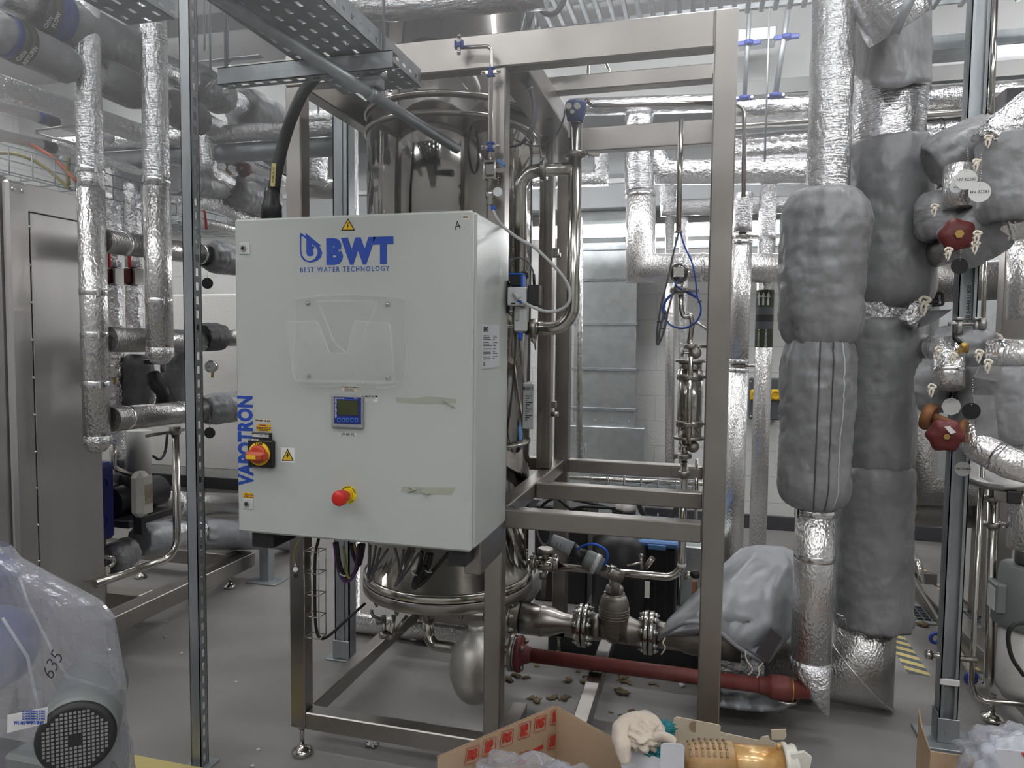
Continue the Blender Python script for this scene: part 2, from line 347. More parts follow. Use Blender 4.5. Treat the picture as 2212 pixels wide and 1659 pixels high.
# galvanised ducts on the wall
def wall_duct(x0,x1,y0,z0,z1,joints,label,foot=None):
    t=T('wall_duct',label,'duct',((x0+x1)/2,y0+.2,z0))
    t.p('casing',MB().box((x0,y0,z0),(x1,YB,z1),.004),'galv_duct')
    for z in joints: t.p('joint_flange',MB().box((x0-.012,y0-.012,z-.012),(x1+.012,YB,z+.012),.002),'galv')
    if foot:
        t.p('plinth_box',MB().box((foot[0],y0-.06,foot[2]),(foot[1],YB,foot[3]),.004),'galv_duct')
        r=MB()
        for i in range(4): r.ball((x0+.05+i*(x1-x0-.1)/3,y0-.013,foot[3]+.05),.009,8)
        t.p('rivet_row',r,'galv')
wall_duct(-1.13,-.585,6.3,.2,2.74,[2.142,1.761,1.361,1.012],'pale galvanised duct running up the white block wall behind the frame',(-1.2,-.49,0,.86))
wall_duct(1.745,2.19,6.25,.55,2.74,[2.1,1.7,1.3,.95],'pale galvanised duct on the back wall seen between the right-hand pipes')
wall_duct(2.35,3.2,6.25,0.2,2.74,[1.5],'pale galvanised duct on the back wall beside the right edge')
# dark cable strut rail under the wall lamp
r=MB().box((-1.15,5.98,2.36),(.62,6.02,2.42),.002)
one('strut_rail','slotted galvanised strut rail under the glowing wall lamp','rail',r,'galv')
# ============================================================ stainless equipment frame
fr=T('support_skid','tall stainless square tube frame that carries the grey control cabinet','frame',(-.7,2.9,0))
def post(x0,x1,y0,y1,z0,z1,nm='post'): return fr.p(nm,MB().box((x0,y0,z0),(x1,y1,z1),.004),'steel')
post(-1.498,-1.436,2.355,2.417,.117,2.514); post(-.728,-.666,2.355,2.417,.117,2.514); 
post(.003,.073,2.355,2.417,.117,2.628)
post(-1.498,-1.436,3.47,3.532,.117,2.514); post(-.715,-.645,3.47,3.54,.117,2.514); post(.003,.073,3.47,3.532,.117,2.514)
bm=lambda a,b,bev=.004,nm='crossbar': fr.p(nm,MB().box(a,b,bev),'steel')
bm((-1.498,2.355,2.515),(.002,2.417,2.627)); bm((-1.498,3.47,2.515),(.073,3.532,2.627))
bm((-1.498,2.418,2.515),(-1.436,3.469,2.627)); bm((-.728,2.418,2.515),(-.60,3.469,2.60)); bm((.003,2.418,2.515),(.073,3.469,2.627))
bm((-.72,2.88,2.60),(.002,2.94,2.66))
bm((-1.435,2.355,.117),(-.729,2.417,.184)); bm((-.665,2.355,.117),(.002,2.417,.184))
bm((-1.498,2.418,.117),(-1.436,3.469,.184)); bm((.003,2.418,.117),(.073,3.469,.184)); bm((-1.435,3.47,.117),(.002,3.532,.184))
bm((-.45,2.418,.117),(-.39,3.469,.184)); bm((-.70,2.418,.117),(-.64,2.66,.184))
bm((-.665,2.355,.957),(.002,2.417,1.02)); bm((-.722,2.418,.957),(-.66,3.469,1.02)); bm((-.659,2.84,.957),(.002,2.90,1.02)); bm((-1.435,3.47,.957),(-.716,3.53,1.02)); bm((-.644,3.47,.957),(.002,3.53,1.02))
bm((.003,2.418,.957),(.073,3.469,1.02))
def foot(x,y,z1,T_,r=.04):
    g=MB().lathe([(r*.96,0),(r,.008),(r*.98,.016),(r*.6,.026),(.014,.032),(.012,.04)],(x,y,0),seg=24); g.cyl((x,y,.03),(x,y,z1),.0085,10); g.cyl((x,y,z1-.018),(x,y,z1-.002),.014,6)
    return T_.p('levelling_foot',g,'polished')
for x,y in((-1.467,2.386),(-.697,2.386),(.038,2.386),(-1.467,3.5),(-.68,3.5),(.038,3.5)): foot(x,y,.118,fr)
# bracket upright standing on the side rail
t=T('channel_upright','narrow grooved stainless upright just left of the polished bent pipe','post',(-.70,3.2,1.02))
g=MB().box((-.735,3.17,1.021),(-.672,3.23,2.514),.004); g.box((-.72,3.155,1.03),(-.708,3.17,2.5)); g.box((-.697,3.155,1.03),(-.685,3.17,2.5)); t.p('channel',g,'steel')
t.p('clamp_arm',MB().cyl((-.672,3.2,1.27),(-.64,3.2,1.27),.012,10).box((-.675,3.185,1.30),(-.65,3.215,1.33),.002),'steel_dull')
t.p('clamp_arm',MB().box((-.675,3.185,1.98),(-.65,3.215,2.02),.002).cyl((-.672,3.2,1.99),(-.64,3.2,1.99),.01,10),'steel_dull')
# ============================================================ control cabinet
CX0,CX1,CZ0,CZ1,CF,CB=-1.448,-.648,.976,1.976,1.982,2.353
cab=T('control_cabinet','pale grey control cabinet with blue lettering, red knobs and clear holder','cabinet',(-1.05,2.17,CZ0)); CL=cab.loc
cab.p('body',MB().box((CX0+.006,CF+.024,CZ0+.004),(CX1-.002,CB,CZ1-.002),.006),'cab_paint')
cab.p('door',MB().box((CX0,CF,CZ0),(CX1-.006,CF+.020,CZ1),.007),'cab_paint')
cab.p('door_seal',MB().box((CX0+.012,CF+.0195,CZ0+.012),(CX1-.016,CF+.0245,CZ1-.012)),'black')
for q0,q1 in((CX0+.03,CX0+.11),(CX1-.09,CX1-.03)): cab.p('underside_bracket',MB().box((q0,CF+.03,CZ0-.055),(q1,CB-.01,CZ0+.003),.003),'dark_plastic')
cab.p('rail',MB().box((CX1-.06,CF+.1,CZ0-.10),(CX1-.008,CB,CZ0+.003),.003),'steel')
def cp(px,py,dy=0): v=A(px,py,CF-dy); return v
def plate(a,b,dy,nm,m_,par=None,bev=.0008,lab=None):   # flat label between two photo corners on the door
    p=cp(*a);q=cp(*b); return cab.p(nm,MB().box((p.x,CF-dy,p.z),(q.x,CF+.0003,q.z),bev),m_,par,lab)
def ctext(s,size,px,py,m_,par,mt=FRONT,dy=.0006,nm='lettering',**k): return text_mesh(s,size,(cp(px,py).x,CF-dy,cp(px,py).z),mt,m_,nm,par,CL,**k)
# lettering
ctext('BWT',.098,775,545,'logo_blue',cab.o,nm='brand_lettering',bold=.0070,sx=.93,spacing=1.17,label='large blue brand lettering')
ctext('BEST WATER TECHNOLOGY',.0215,743,582,'logo_blue',cab.o,nm='slogan_lettering',spacing=1.32,sx=.865,label='small blue slogan lettering')
def cpoly(pts,nm,m_,dy=.0006,par=None): return cab.p(nm,MB().prism([(cp(x,y).x,CF-dy,cp(x,y).z) for x,y in pts],(0,dy,0)),m_,par)
# drop emblem: outline ring with a b inside
em=MB()
def drop(px,py,r):   # photo px outline of the drop
    P=[(648,502)]+[(px+r*math.cos(a),py+r*math.sin(a)) for a in [(-1.0+i*(1.0+PI)/14) for i in range(15)]]; return P
outer=[(648,502),(672,517),(690,532),(696.5,545),(694,556),(685,564),(671,567.5),(657,564),(650,554),(648,540)]
inner=[(651,508),(651,540),(653,552),(660,561),(671,564),(679,560),(685,552),(687,543),(683,535),(675,529),(673,529),(673,520),(661,513)]
inner=[(651,508),(651,540),(653,552),(660,561),(670,564),(679,560),(685,551),(686.5,542),(682,533),(672,526),(661,516)]
n=40
def resamp(P,n,start):
    c=(668,543); out=[]
    for i in range(n):
        a=2*PI*i/n; d=Vector((math.cos(a),math.sin(a))); best=0
        for j in range(len(P)):
            p=Vector(P[j])-Vector(c); q=Vector(P[(j+1)%len(P)])-Vector(c); e=q-p; den=d.x*e.y-d.y*e.x
            if abs(den)<1e-9: continue
            tt=(p.x*e.y-p.y*e.x)/den; uu=(p.x*d.y-p.y*d.x)/den
            if -1e-6<=uu<=1+1e-6 and tt>best: best=tt
        out.append((c[0]+d.x*best,c[1]+d.y*best))
    return out
oo=resamp(outer,72,0); ii=resamp(inner,72,0)
vs=[(cp(x,y).x,CF-.0006,cp(x,y).z) for x,y in oo]+[(cp(x,y).x,CF-.0006,cp(x,y).z) for x,y in ii]
em.add(vs,[(i,(i+1)%72,72+(i+1)%72,72+i) for i in range(72)])
for dz_,P in zip((.0010,.0013),([(660,503),(662,512),(674,521),(674,531),(680,533),(676,541),(678,547),(676,552),(670,554),(664,552),(662,546),(662,513)],[(660,503),(693,530),(686,533),(674,524),(662,514)])):
    em.prism([(cp(x,y).x,CF-dz_,cp(x,y).z) for x,y in P],(0,dz_,0))
cab.p('logo_emblem',em,'logo_blue',label='blue drop emblem')
ctext('VAPOTRON',.072,532,951,'logo_blue',cab.o,FRONT_UP,nm='side_lettering',bold=.0034,sx=.70,spacing=1.08,label='tall blue upright lettering')
# warning triangles
def tri(cx,cy,w,par=None,white=False):
    h=w*.88; o=[(cx,cy-h*.62),(cx+w/2,cy+h*.38),(cx-w/2,cy+h*.38)]; k=.78; ccy=cy+h*.05; i_=[(cx+(x-cx)*k,ccy+(y-ccy)*k) for x,y in o]
    base=cpoly(o,'warning_sign','black',.0009,par); cpoly(i_,'yellow_field','yellow',.0013,base)
    b=[(cx+w*.03,cy-h*.32),(cx-w*.07,cy+h*.04),(cx-w*.01,cy+h*.04),(cx-w*.03,cy+h*.27),(cx+w*.07,cy-h*.04),(cx+w*.01,cy-h*.04),(cx+w*.06,cy-h*.30)]
    cpoly(b,'flash_symbol','black',.0016,base); return base
tri(752,488,30)
w=plate((607,966),(637,1000),.0007,'warning_label','white_label',bev=0); 
o_=[(621.5,969),(635,995.5),(608.5,995.5)]
cpoly(o_,'triangle_border','black',.0009,w); cpoly([(621.5,973),(632,993.5),(611.5,993.5)],'yellow_field','yellow',.0013,w); cpoly([(623,976),(618,985),(621,985),(620,991),(625,983),(622,983),(625,977)],'flash_symbol','black',.0016,w)
# locks
for (x,y) in((529,537),(536.5,1088)):
    l=plate((x-11,y-12),(x+11,y+12),.003,'lock_plate','silver_label',bev=.001)
    c=cp(x-2,y); cab.p('key_barrel',MB().cyl((c.x,CF-.007,c.z),(c.x,CF-.002,c.z),.009,18),'polished',l); cab.p('keyhole',MB().cyl((c.x,CF-.0074,c.z),(c.x,CF-.006,c.z),.0055,14),'black',l)
l=plate((525,1063.5),(547,1077),.0008,'hazard_label','label_orange',bev=0); cpoly([(530,1065),(533.5,1074),(526.5,1074)],'symbol','black',.0012,l); cpoly([(530,1067.5),(532,1073),(528,1073)],'symbol_field','label_orange',.0014,l)
for k,yy in enumerate((1067,1070,1073.5)): ctext('Before opening','1' and .0042,540,yy,'ink',l,dy=.0011)
# plates and small labels
l=plate((552,904.5),(585,913.5),.0008,'circuit_label','cream_label',bev=0); ctext('PW600 14L123',.0085,568.5,909,'ink',l,dy=.0012,bold=.0002)
l=plate((555,916),(585,932),.0008,'danger_label','label_orange',bev=0); ctext('! DANGER !',.006,569,919,'ink',l,dy=.0012)
for k,s in enumerate(('Main parts marked separately','are still under voltage when','main switch is off')): ctext(s,.0045,570,923.3+k*3.2,'ink',l,dy=.0012)
l=plate((738.5,833.5),(772,845.5),.0008,'function_label','cream_label',bev=0)
for k,s in enumerate(('C/TX08.A 1/TTX08.A','conductivity /','temperature')): ctext(s,.0062,755,836.3+k*3.6,'ink',l,dy=.0012)
l=plate((789.5,854.5),(815.5,868.5),.0008,'calibration_label','white_label',bev=0); cpoly([(789.5,854.5),(815.5,854.5),(815.5,858.3),(789.5,858.3)],'header','black',.0011,l); ctext('CALIBRATED',.005,802.5,856.4,'white_label',l,dy=.0014)
for k in range(3): cpoly([(792,860.5+k*2.6),(813-k*3,860.5+k*2.6),(813-k*3,861.3+k*2.6),(792,861.3+k*2.6)],'text_line','ink',.0011,l)
l=plate((733.5,934),(769,942.5),.0008,'asset_label','white_label',bev=0); ctext('UR48192',.0125,751,938.3,'ink',l,dy=.0012)
l=plate((998,465.5),(1014.5,473),.0008,'socket_label','cream_label',bev=0); ctext('DS9A1',.006,1006,469.3,'ink',l,dy=.0012,bold=.0002)
g=MB()
for a,b in(((983,497),(988,478)),((988,478),(994,494)),((984,490),(994,487))): g.cyl(cp(*a,.0006),cp(*b,.0006),.0012,6)
cab.p('pencilled_letter',g,'ink')
# adhesive tape remains
for P in ([(854,858),(900,860),(922,856),(955,858),(986,862),(986,871),(955,872.5),(900,872),(857,869)],[(868,1051),(905,1052),(984,1053),(976,1069),(905,1067),(866,1062)]): cpoly(P,'tape_remnant','tape',.0008)
cab.p('tape_curl',MB().sweep([cp(958,866,.002),cp(970,872,.006),cp(983,881,.002)],.0028,6,flat=.3),'tape'); cab.p('tape_curl',MB().sweep([cp(912,1060,.001),cp(922,1066,.007),cp(929,1066,.002)],.004,6,flat=.4),'tape')
cab.p('tape_curl',MB().sweep([cp(884,1052,.001),cp(896,1058,.007),cp(880,1063,.002)],.004,6,flat=.4),'tape')
# controller
ct=plate((718.5,852),(786.5,926),.012,'controller','grey_plastic',bev=.004,lab='blue faced controller with dark display')
def cplate(a,b,d0,d1,nm,m_,par,bev=.0006):
    p=A(*a,CF-d0);q=A(*b,CF-d0); return cab.p(nm,MB().box((p.x,CF-d1,p.z),(q.x,CF-d0+.0005,q.z),bev),m_,par)
cplate((722,857),(780,917),.012,.0135,'face_plate','display_blue',ct); cplate((729,864),(774,898),.0135,.0155,'display','lcd',ct,.001)
for k in range(5):
    cplate((728.6+k*9.4,902.5),(736+k*9.4,911.5),.0135,.0150,'button','button_blue',ct,.001)
    x=732.3+k*9.4; y=907; q=[(x,y-3),(x+2.5,y+2),(x-2.5,y+2)] if k!=3 else [(x-2.5,y-2),(x+2.5,y-2),(x,y+3)]
    cab.p('button_symbol',MB().prism([tuple(A(a,b,CF-.0154)) for a,b in q],(0,.0004,0)),'black',ct)
cab.p('header_line',MB().box(A(727,862.3,CF-.0138),A(774,863,CF-.0136)),'button_blue',ct)
text_mesh('METTLER TOLEDO',.0075,A(725.5,881,CF-.014),FRONT_UP,'white_label','maker_lettering',ct,CL,bold=.0001)
text_mesh('THORNTON',.0052,A(734,860.3,CF-.014),FRONT,'white_label','series_lettering',ct,CL); text_mesh('M300',.0052,A(768,860.3,CF-.014),FRONT,'white_label','model_lettering',ct,CL)
# main switch
sw=plate((541,948),(596,1010),.018,'main_switch','black',bev=.004,lab='black main switch with red handle')
cs=cp(570,979,.018)
c=Vector((A(562,980,CF-.018).x,CF-.018,A(562,980,CF-.018).z))
cab.p('yellow_ring',MB().lathe([(.037,0),(.037,.008),(.030,.010)],c,(0,-1,0),36),'yellow',sw); cab.p('rotor',MB().lathe([(.0295,.008),(.0295,.016),(.027,.020),(.022,.022)],c,(0,-1,0),32),'orange_red',sw)
hc=A(556,985,CF-.045); cab.p('handle',MB().box((hc.x-.036,CF-.062,hc.z-.014),(hc.x+.036,CF-.034,hc.z+.014),.006).box((hc.x-.026,CF-.072,hc.z-.011),(hc.x+.030,CF-.060,hc.z+.011),.005),'orange_red',sw)
cab.p('handle_mark',MB().box((hc.x-.022,CF-.0735,hc.z-.006),(hc.x+.012,CF-.0715,hc.z+.006)),'yellow',sw)
text_mesh('I ON',.012,(c.x+.003,CF-.0285,c.z+.033),FRONT,'black','switch_lettering',sw,CL,bold=.0003); text_mesh('EATON',.008,(c.x-.016,CF-.0187,c.z+.043),FRONT,'white_label','maker_lettering',sw,CL,bold=.0003)
cab.p('label_clip',MB().box((cp(549,941).x,CF-.014,cp(549,948).z-.004),(cp(588,941).x,CF+.0003,cp(549,933).z),.002),'black',sw); plate((551,936),(586.5,944),.0155,'rating_plate','silver_label',sw,0)
text_mesh('HAUPTSCHALTER   MAIN SWITCH',.0042,A(568.5,938,CF-.016),FRONT,'ink','plate_lettering',sw,CL); text_mesh('3~ 400 V      50 Hz',.0042,A(568.5,941.5,CF-.016),FRONT,'ink','plate_lettering',sw,CL)
# emergency stop
ec=cp(753,1068); es=cab.p('emergency_stop',MB().lathe([(.0278,0),(.0278,.002)],(ec.x,CF,ec.z),(0,-1,0),36),'emergency_yellow',label='red mushroom button on yellow disc')
cab.p('collar',MB().lathe([(.016,.002),(.016,.012),(.0145,.016)],(ec.x,CF,ec.z),(0,-1,0),28),'yellow',es)
cab.p('mushroom_button',MB().lathe([(.0145,.014),(.018,.024),(.0205,.040),(.0235,.050),(.0235,.062),(.021,.067),(.012,.070),(.001,.0708)],(ec.x,CF,ec.z),(0,-1,0),36),'red',es)
for s,r0 in(('EMERGENCY STOP',1.0),('NOT AUS',-1.0)):
    for k,ch in enumerate(s):
        a=(PI/2-(k-(len(s)-1)/2)*.2) if r0>0 else (-PI/2+(k-(len(s)-1)/2)*.24)
        if ch!=' ': text_mesh(ch,.006,(ec.x+math.cos(a)*.0238,CF-.0025,ec.z+math.sin(a)*.0238),FRONT@Matrix.Rotation(a-PI/2*r0,3,'Z'),'ink','ring_lettering',es,CL,bold=.0002)
# clear document holder
def cc(x,y,d): return A(x,y,CF-d)
hd=MB().prism([cc(*p,.003) for p in((634,644),(690,637),(752,634),(815,637),(872,645),(876,700),(868,828),(752,834),(641,826),(636,700))],(0,.002,0))
dh=cab.p('document_holder',hd,'clear_acrylic',label='clear plastic document holder')
rim=MB().sweep(smooth_path([cc(*p,.006) for p in((636,646),(690,639),(752,636),(815,639),(872,647),(874,700),(868,826),(752,832),(641,824),(638,700),(636,646))],5),.0035,8); cab.p('rim',rim,'clear_acrylic',dh)
pk=[(616,700),(620,696),(680,693),(687,698),(712,762),(749,763),(764,698),(770,693),(838,698),(843,705),(852,820),(845,828),(640,824),(634,818)]
cab.p('pocket',MB().prism([cc(x,y,.05 if y<800 else .03) for x,y in pk],(0,.0025,0)),'clear_acrylic',dh)
cab.p('pocket_rim',MB().sweep([cc(x,y,.052 if y<800 else .032) for x,y in pk+[pk[0]]],.0022,8),'clear_acrylic',dh)
v_=MB()
for a,b in(((686,650),(722,740)),((816,650),(779,740)),((722,740),(749,763)),((642,822),(872,824)),((686,650),(816,650))): v_.cyl(cc(*a,.012),cc(*b,.03),.0022,8)
cab.p('fold',v_,'clear_acrylic',dh)
for q in((666,655),(838,657),(668,812),(839,816)): cab.p('screw',MB().lathe([(.006,.003),(.006,.006),(.002,.008)],(cp(*q).x,CF,cp(*q).z),(0,-1,0),12),'polished',dh)
# rating plate on the cabinet side
pz0,pz1=AX(1042,797,CX1).z,AX(1042,700,CX1).z; py0,py1=AX(1041,750,CX1).y,AX(1078,750,CX1).y
rp=cab.p('side_plate',MB().box((CX1-.003,py0,pz0),(CX1+.0008,py1,pz1)),'silver_label')
text_mesh('BWT',.02,(CX1+.0012,py0+.035,pz1-.016),SIDE,'ink','plate_logo',rp,CL,bold=.001)
g=MB(); random.seed(3)
for i in range(15):
    z=pz1-.036-i*(pz1-pz0-.06)/15
    if i in(3,7,9,12): continue
    g.box((CX1-.001,py0+.01,z),(CX1+.0011,py0+(py1-py0)*random.uniform(.35,.55),z+.0022)); g.box((CX1-.001,py0+(py1-py0)*.62,z),(CX1+.0011,py0+(py1-py0)*random.uniform(.7,.93),z+.0022))
cab.p('plate_text',g,'ink',rp); text_mesh('CE',.016,(CX1+.0012,py0+.022,pz0+.014),SIDE,'ink','plate_mark',rp,CL)
# side sensor bracket and small marks
# ============================================================ still column
VX,VY,VR=-1.076,2.95,.365
z_=lambda y,Yp=2.60: A(960,y,Yp).z
col=T('still_column','large mirror polished steel column standing behind the control cabinet','tank',(VX,VY,.5))
zf0,zf1,zf2=z_(1330),z_(1307),z_(1288)
body=[(VR-.012,zf2),(VR-.012,3.3),(.2,3.42),(.02,3.45)]
col.p('shell',MB().lathe(body,(VX,VY,0),seg=72),'mirror')
col.p('lower_flange',MB().lathe([(VR+.006,zf0),(VR+.008,zf0+.003),(VR+.008,zf1-.004),(VR+.004,zf1)],(VX,VY,0),seg=72),'steel'); col.p('upper_flange',MB().lathe([(VR+.002,zf1+.002),(VR+.005,zf1+.004),(VR+.005,zf2-.003),(VR-.008,zf2)],(VX,VY,0),seg=72),'polished')
for y in(240,198): z=z_(y); col.p('hoop',MB().torus((VX,VY,z),(0,0,1),VR-.004,.009,72,10),'polished')
for z in(1.66,1.17,): col.p('seam_band',MB().lathe([(VR-.014,z-.008),(VR-.008,z-.006),(VR-.008,z+.006),(VR-.014,z+.008)],(VX,VY,0),seg=72,caps=False),'polished')
for i in range(16):
    a=2*PI*i/16+.1; p=(VX+(VR-.018)*math.cos(a),VY+(VR-.018)*math.sin(a)); col.p('flange_bolt',MB().cyl((*p,zf0-.02),(*p,zf0),.011,6).cyl((*p,zf0-.03),(*p,zf0-.02),.006,8),'steel_dull')
for k in range(3):
    a=[-2.2,-.9,1.6][k]; p=(VX+(VR-.1)*math.cos(a),VY+(VR-.1)*math.sin(a))
# data plate bracket on the column's right flank
p=A(1145,875,2.75); t=T('data_plate','bent steel data plate bracket on right flank of the polished column','plate',p)
q0=A(1131,925,2.72);q1=A(1156,828,2.72); t.p('plate',MB().box((q0.x,2.70,q0.z),(q1.x,2.712,q1.z),.002),'silver_label')
g=MB()
for i in range(12): g.box((q0.x+.012,2.6985,q1.z-.05-i*.0085),(q1.x-.006-.01*(i%3),2.7,q1.z-.047-i*.0085))
t.p('engraved_text',g,'ink'); text_mesh('BWT',.02,((q0.x+q1.x)/2,2.6985,q1.z-.02),FRONT,'ink','plate_logo',t.o,t.loc); t.p('bracket',MB().box((q0.x-.006,2.712,q0.z),(q0.x+.006,2.83,q1.z),.002),'steel')
# drip pot under the column
c=A(1030,1436,2.62); one('condensate_pot','rust-flecked silver bulbous pot hanging beneath the polished column','tank',MB().ball(c,.1,36,(1.02,1.35,1.5)).cyl(c+Vector((0,0,.13)),c+Vector((0,0,.165)),.035,20).ball(c-Vector((0,0,.148)),.012,8),'silver_tank',c)
one('drain_pipe','bent steel pipe curving from column base into the silver pot','pipe',MB().tube([A(925,1333,2.75),A(925,1392,2.75),A(985,1400,2.70),c+Vector((-.06,0,.03))],.025,.06,16),'polished')
# ============================================================ pipe helpers
def path_sub(pts,step=.035):
    out=[Vector(pts[0])]
    for a,b in zip(pts[:-1],pts[1:]):
        a=Vector(a);b=Vector(b);n=max(1,int((b-a).length/step))
        out+= [a.lerp(b,k/n) for k in range(1,n+1)]
    return out
def ipipe(label,pts,r,m='stucco',bands=(),group=None,bend=0,name='insulated_pipe',cap=None,wrk=None,seg=22,cat='pipe',bw=.022):
    pts=[Vector(p) for p in pts]; path=fillet(pts,bend,7) if bend else pts
    w=wrk if wrk is not None else (.05 if m.startswith('foil') else 0)
    g=MB(); k=random.random()*9
    if w: g.sweep(path_sub(path),r,seg,disp=lambda L,a:w*wr(L,a,1.3,k)+w*.5*wr(L*3,a,2.5,k+3))
    else: g.sweep(path,r,seg)
    if not bands and not cap: return one(name,label,cat,g,m,pts[-1],group)
    t=T(name,label,cat,pts[-1],group); t.p('cladding',g,m)
    for (i,f,*q) in bands:
        a,b=pts[i],pts[i+1]; c=a.lerp(b,f); d=(b-a).normalized()*bw/2; t.p('metal_band' if not q else q[1],MB().lathe([(r*.99,0),(r*1.03,.001),(r*1.03,bw-.001),(r*.99,bw)],c-d,d,seg,caps=False),q[0] if q else 'band')
    if cap:
        d=(pts[-1]-pts[-2]).normalized(); t.p('end_cap',MB().lathe([(r*1.04,-.045),(r*1.07,-.04),(r*1.07,0),(r*.95,.012),(r*.55,.03),(r*.3,.034)],pts[-1],d,12),cap)
    return t.o
JACK=[]
def jk(sub): return [t for l,t in JACK if sub in l][0]
def jacket(label,p0,p1,r,m='jacket',ends=(.62,.62),round_=.18,wk=.05,seams=(),cord=(),group=None,loc=None,seg=60,sq=0,bulge=0,parts=None,name='insulation_jacket'):
    p0=Vector(p0);p1=Vector(p1);L=(p1-p0).length; n=60; k=random.random()*20
    prof=[]
    rd=min(round_,L*.4)
    for i in range(n+1):
        h=i/n*L; e=min(h,L-h); f=1.0; en=ends[0] if h<L/2 else ends[1]
        if e<rd: q=1-e/rd; f=en+(1-en)*math.sqrt(max(0,1-q*q))
        prof.append((r*f*(1+bulge*math.sin(PI*i/n)),h))
    prof=[(prof[0][0]*.8,.015)]+prof+[(prof[-1][0]*.8,L-.015)]
    def dsp(h,a,t):
        e=min(h,L-h); puck=max(0,1-e/(rd*1.3)); 
        rg=(1-abs(wr(h*1.0/r*.16,a,1.4,k+9)))**8; rg2=(1-abs(wr(h*2.2/r*.16,a,2.4,k+3)))**10
        return wk*(wr(h*.7/r*.16,a,1.0,k)+.35*wr(h*1.6/r*.16,a,2.2,k+5)-.42*rg-.22*rg2)+puck*(.055*math.sin(a*11+3*noise.noise(Vector((math.cos(a),math.sin(a),k))))*min(1,wk*14)+wk*.6*noise.noise(Vector((math.cos(a)*5,math.sin(a)*5,k))))
    g=MB().lathe(prof,p0,p1-p0,seg,dsp)
    t=T(name,label,'jacket',loc or p0,group); j=t.p('fabric_shell',g,m); JACK.append((label,t))
    u,w=frame_of(p1-p0); ax=(p1-p0).normalized()
    for (ang,mm) in seams:
        pts=[]
        for rr_,h in prof[2:-2]: R=rr_*(1+dsp(h,ang,0))+.001; pts.append(p0+ax*h+u*(math.cos(ang)*R)+w*(math.sin(ang)*R))
        t.p('seam',MB().sweep(pts,.0028,6),mm)
    for (h,ang) in cord:
        R=r*.86; c=p0+ax*(h*L)+u*(math.cos(ang)*R)+w*(math.sin(ang)*R); t.p('tie_cord',knot(c,.02),'rope')
    return t
def knot(c,s):
    g=MB(); c=Vector(c)
    P=[c+Vector((math.sin(k*1.9)*s,math.cos(k*2.7)*s*.8,math.cos(k*1.3)*s-.2*s)) for k in range(9)]
    g.sweep(smooth_path(P,5),s*.28,7)
    g.sweep(smooth_path([c,c+Vector((.3*s,-.6*s,-1.4*s)),c+Vector((-.2*s,-.7*s,-3*s))],5),s*.25,7); g.sweep(smooth_path([c,c+Vector((-.6*s,-.5*s,-1.2*s)),c+Vector((-.5*s,-.5*s,-2.4*s))],5),s*.25,7)
    return g
def tag_disc(label,c,r,m='white_label',ax=(0,-1,0),chain=.12,txt=None,oct_=False,group='hanging valve tags'):
    c=Vector(c); t=T('valve_tag',label,'tag',c,group); ax=Vector(ax)
    t.p('disc',MB().lathe([(r,-.001),(r,.001)],c,ax,8 if oct_ else 28),m)
    g=MB(); n=max(4,int(chain/.008))
    for k in range(n): g.ball(c+Vector((math.sin(k*.35)*.002,0,r*.8+k*chain/n)),.0022,6)
    t.p('bead_chain',g,'polished')
    if txt: text_mesh(txt,r*.42,c+ax*.0015,FRONT@Matrix.Rotation(PI,3,'Z') if 'UP' in label else FRONT,'ink','tag_lettering',t.o,t.loc)
    return t
# ============================================================ LEFT SIDE
# stainless air handling cabinet on the far left
t=T('steel_housing','brushed stainless steel housing with riveted corner strip on the far left','cabinet',(-2.7,2.3,0))
xa=-2.70; y0,y1=2.35,2.705
t.p('side_panel',MB().box((-4.4,y0+.02,.02),(xa,y1,2.11),.002),'steel_panel')
t.p('top_fascia',MB().box((-4.4,y0,2.112),(xa+.004,y1,2.225),.003),'steel_panel')
t.p('corner_strip',MB().box((xa-.03,y0-.085,.0),(xa+.006,y0+.018,2.225),.012),'steel_panel')
t.p('front_panel',MB().box((-4.4,y0-.09,0),(xa-.032,y0-.05,2.24),.004),'steel_dull')
for k in range(13): z=2.05-k*.155; t.p('rivet',MB().ball((xa+.008,y0+.006,z),.006,8),'band')
for dy in(-.06,-.02): t.p('rivet',MB().ball((xa+.008,y0+dy,2.19),.009,10),'band')
# two tall stucco risers with foil tops
P1=Vector((-2.52,2.5,0)); P2=Vector((-2.32,2.65,0))
def riser(P,ztop,zfoil,zb,r,label,bz):
    t=T('pipe_riser',label,'pipe',(P.x,P.y,zb),'capped risers in front of the steel housing')
    k=P.x; t.p('foil_sleeve',MB().sweep(path_sub([(P.x,P.y,zfoil),(P.x,P.y,ztop)]),r*.96,28,disp=lambda L,a:.03*wr(L,a,1.5,k)),'foil')
    t.p('cladding',MB().cyl((P.x,P.y,zb),(P.x,P.y,zfoil),r,36),'stucco')
    for z in bz:
        b=t.p('metal_band',MB().lathe([(r,-.014),(r*1.03,-.012),(r*1.03,.012),(r,.014)],(P.x,P.y,z),seg=36,caps=False),'band')
        t.p('buckle',MB().box((P.x+r*.95,P.y-.035,z-.018),(P.x+r*1.12,P.y-.02,z+.016),.002),'band',b)
    t.p('end_cap',MB().lathe([(r*.2,-.028),(r*.62,-.02),(r*.9,.0),(r*1.06,.012),(r*1.05,.045),(r*1.0,.05)],(P.x,P.y,zb-.01),seg=14),'foil_crinkle')
riser(P1,CEIL,2.22,1.14,.0535,'left capped shiny pipe riser in front of the steel housing',[2.3,1.79,1.61,1.40])
riser(P2,3.62,2.25,1.52,.056,'right capped shiny pipe riser, the shorter one beside the slotted strut',[2.28,1.76])
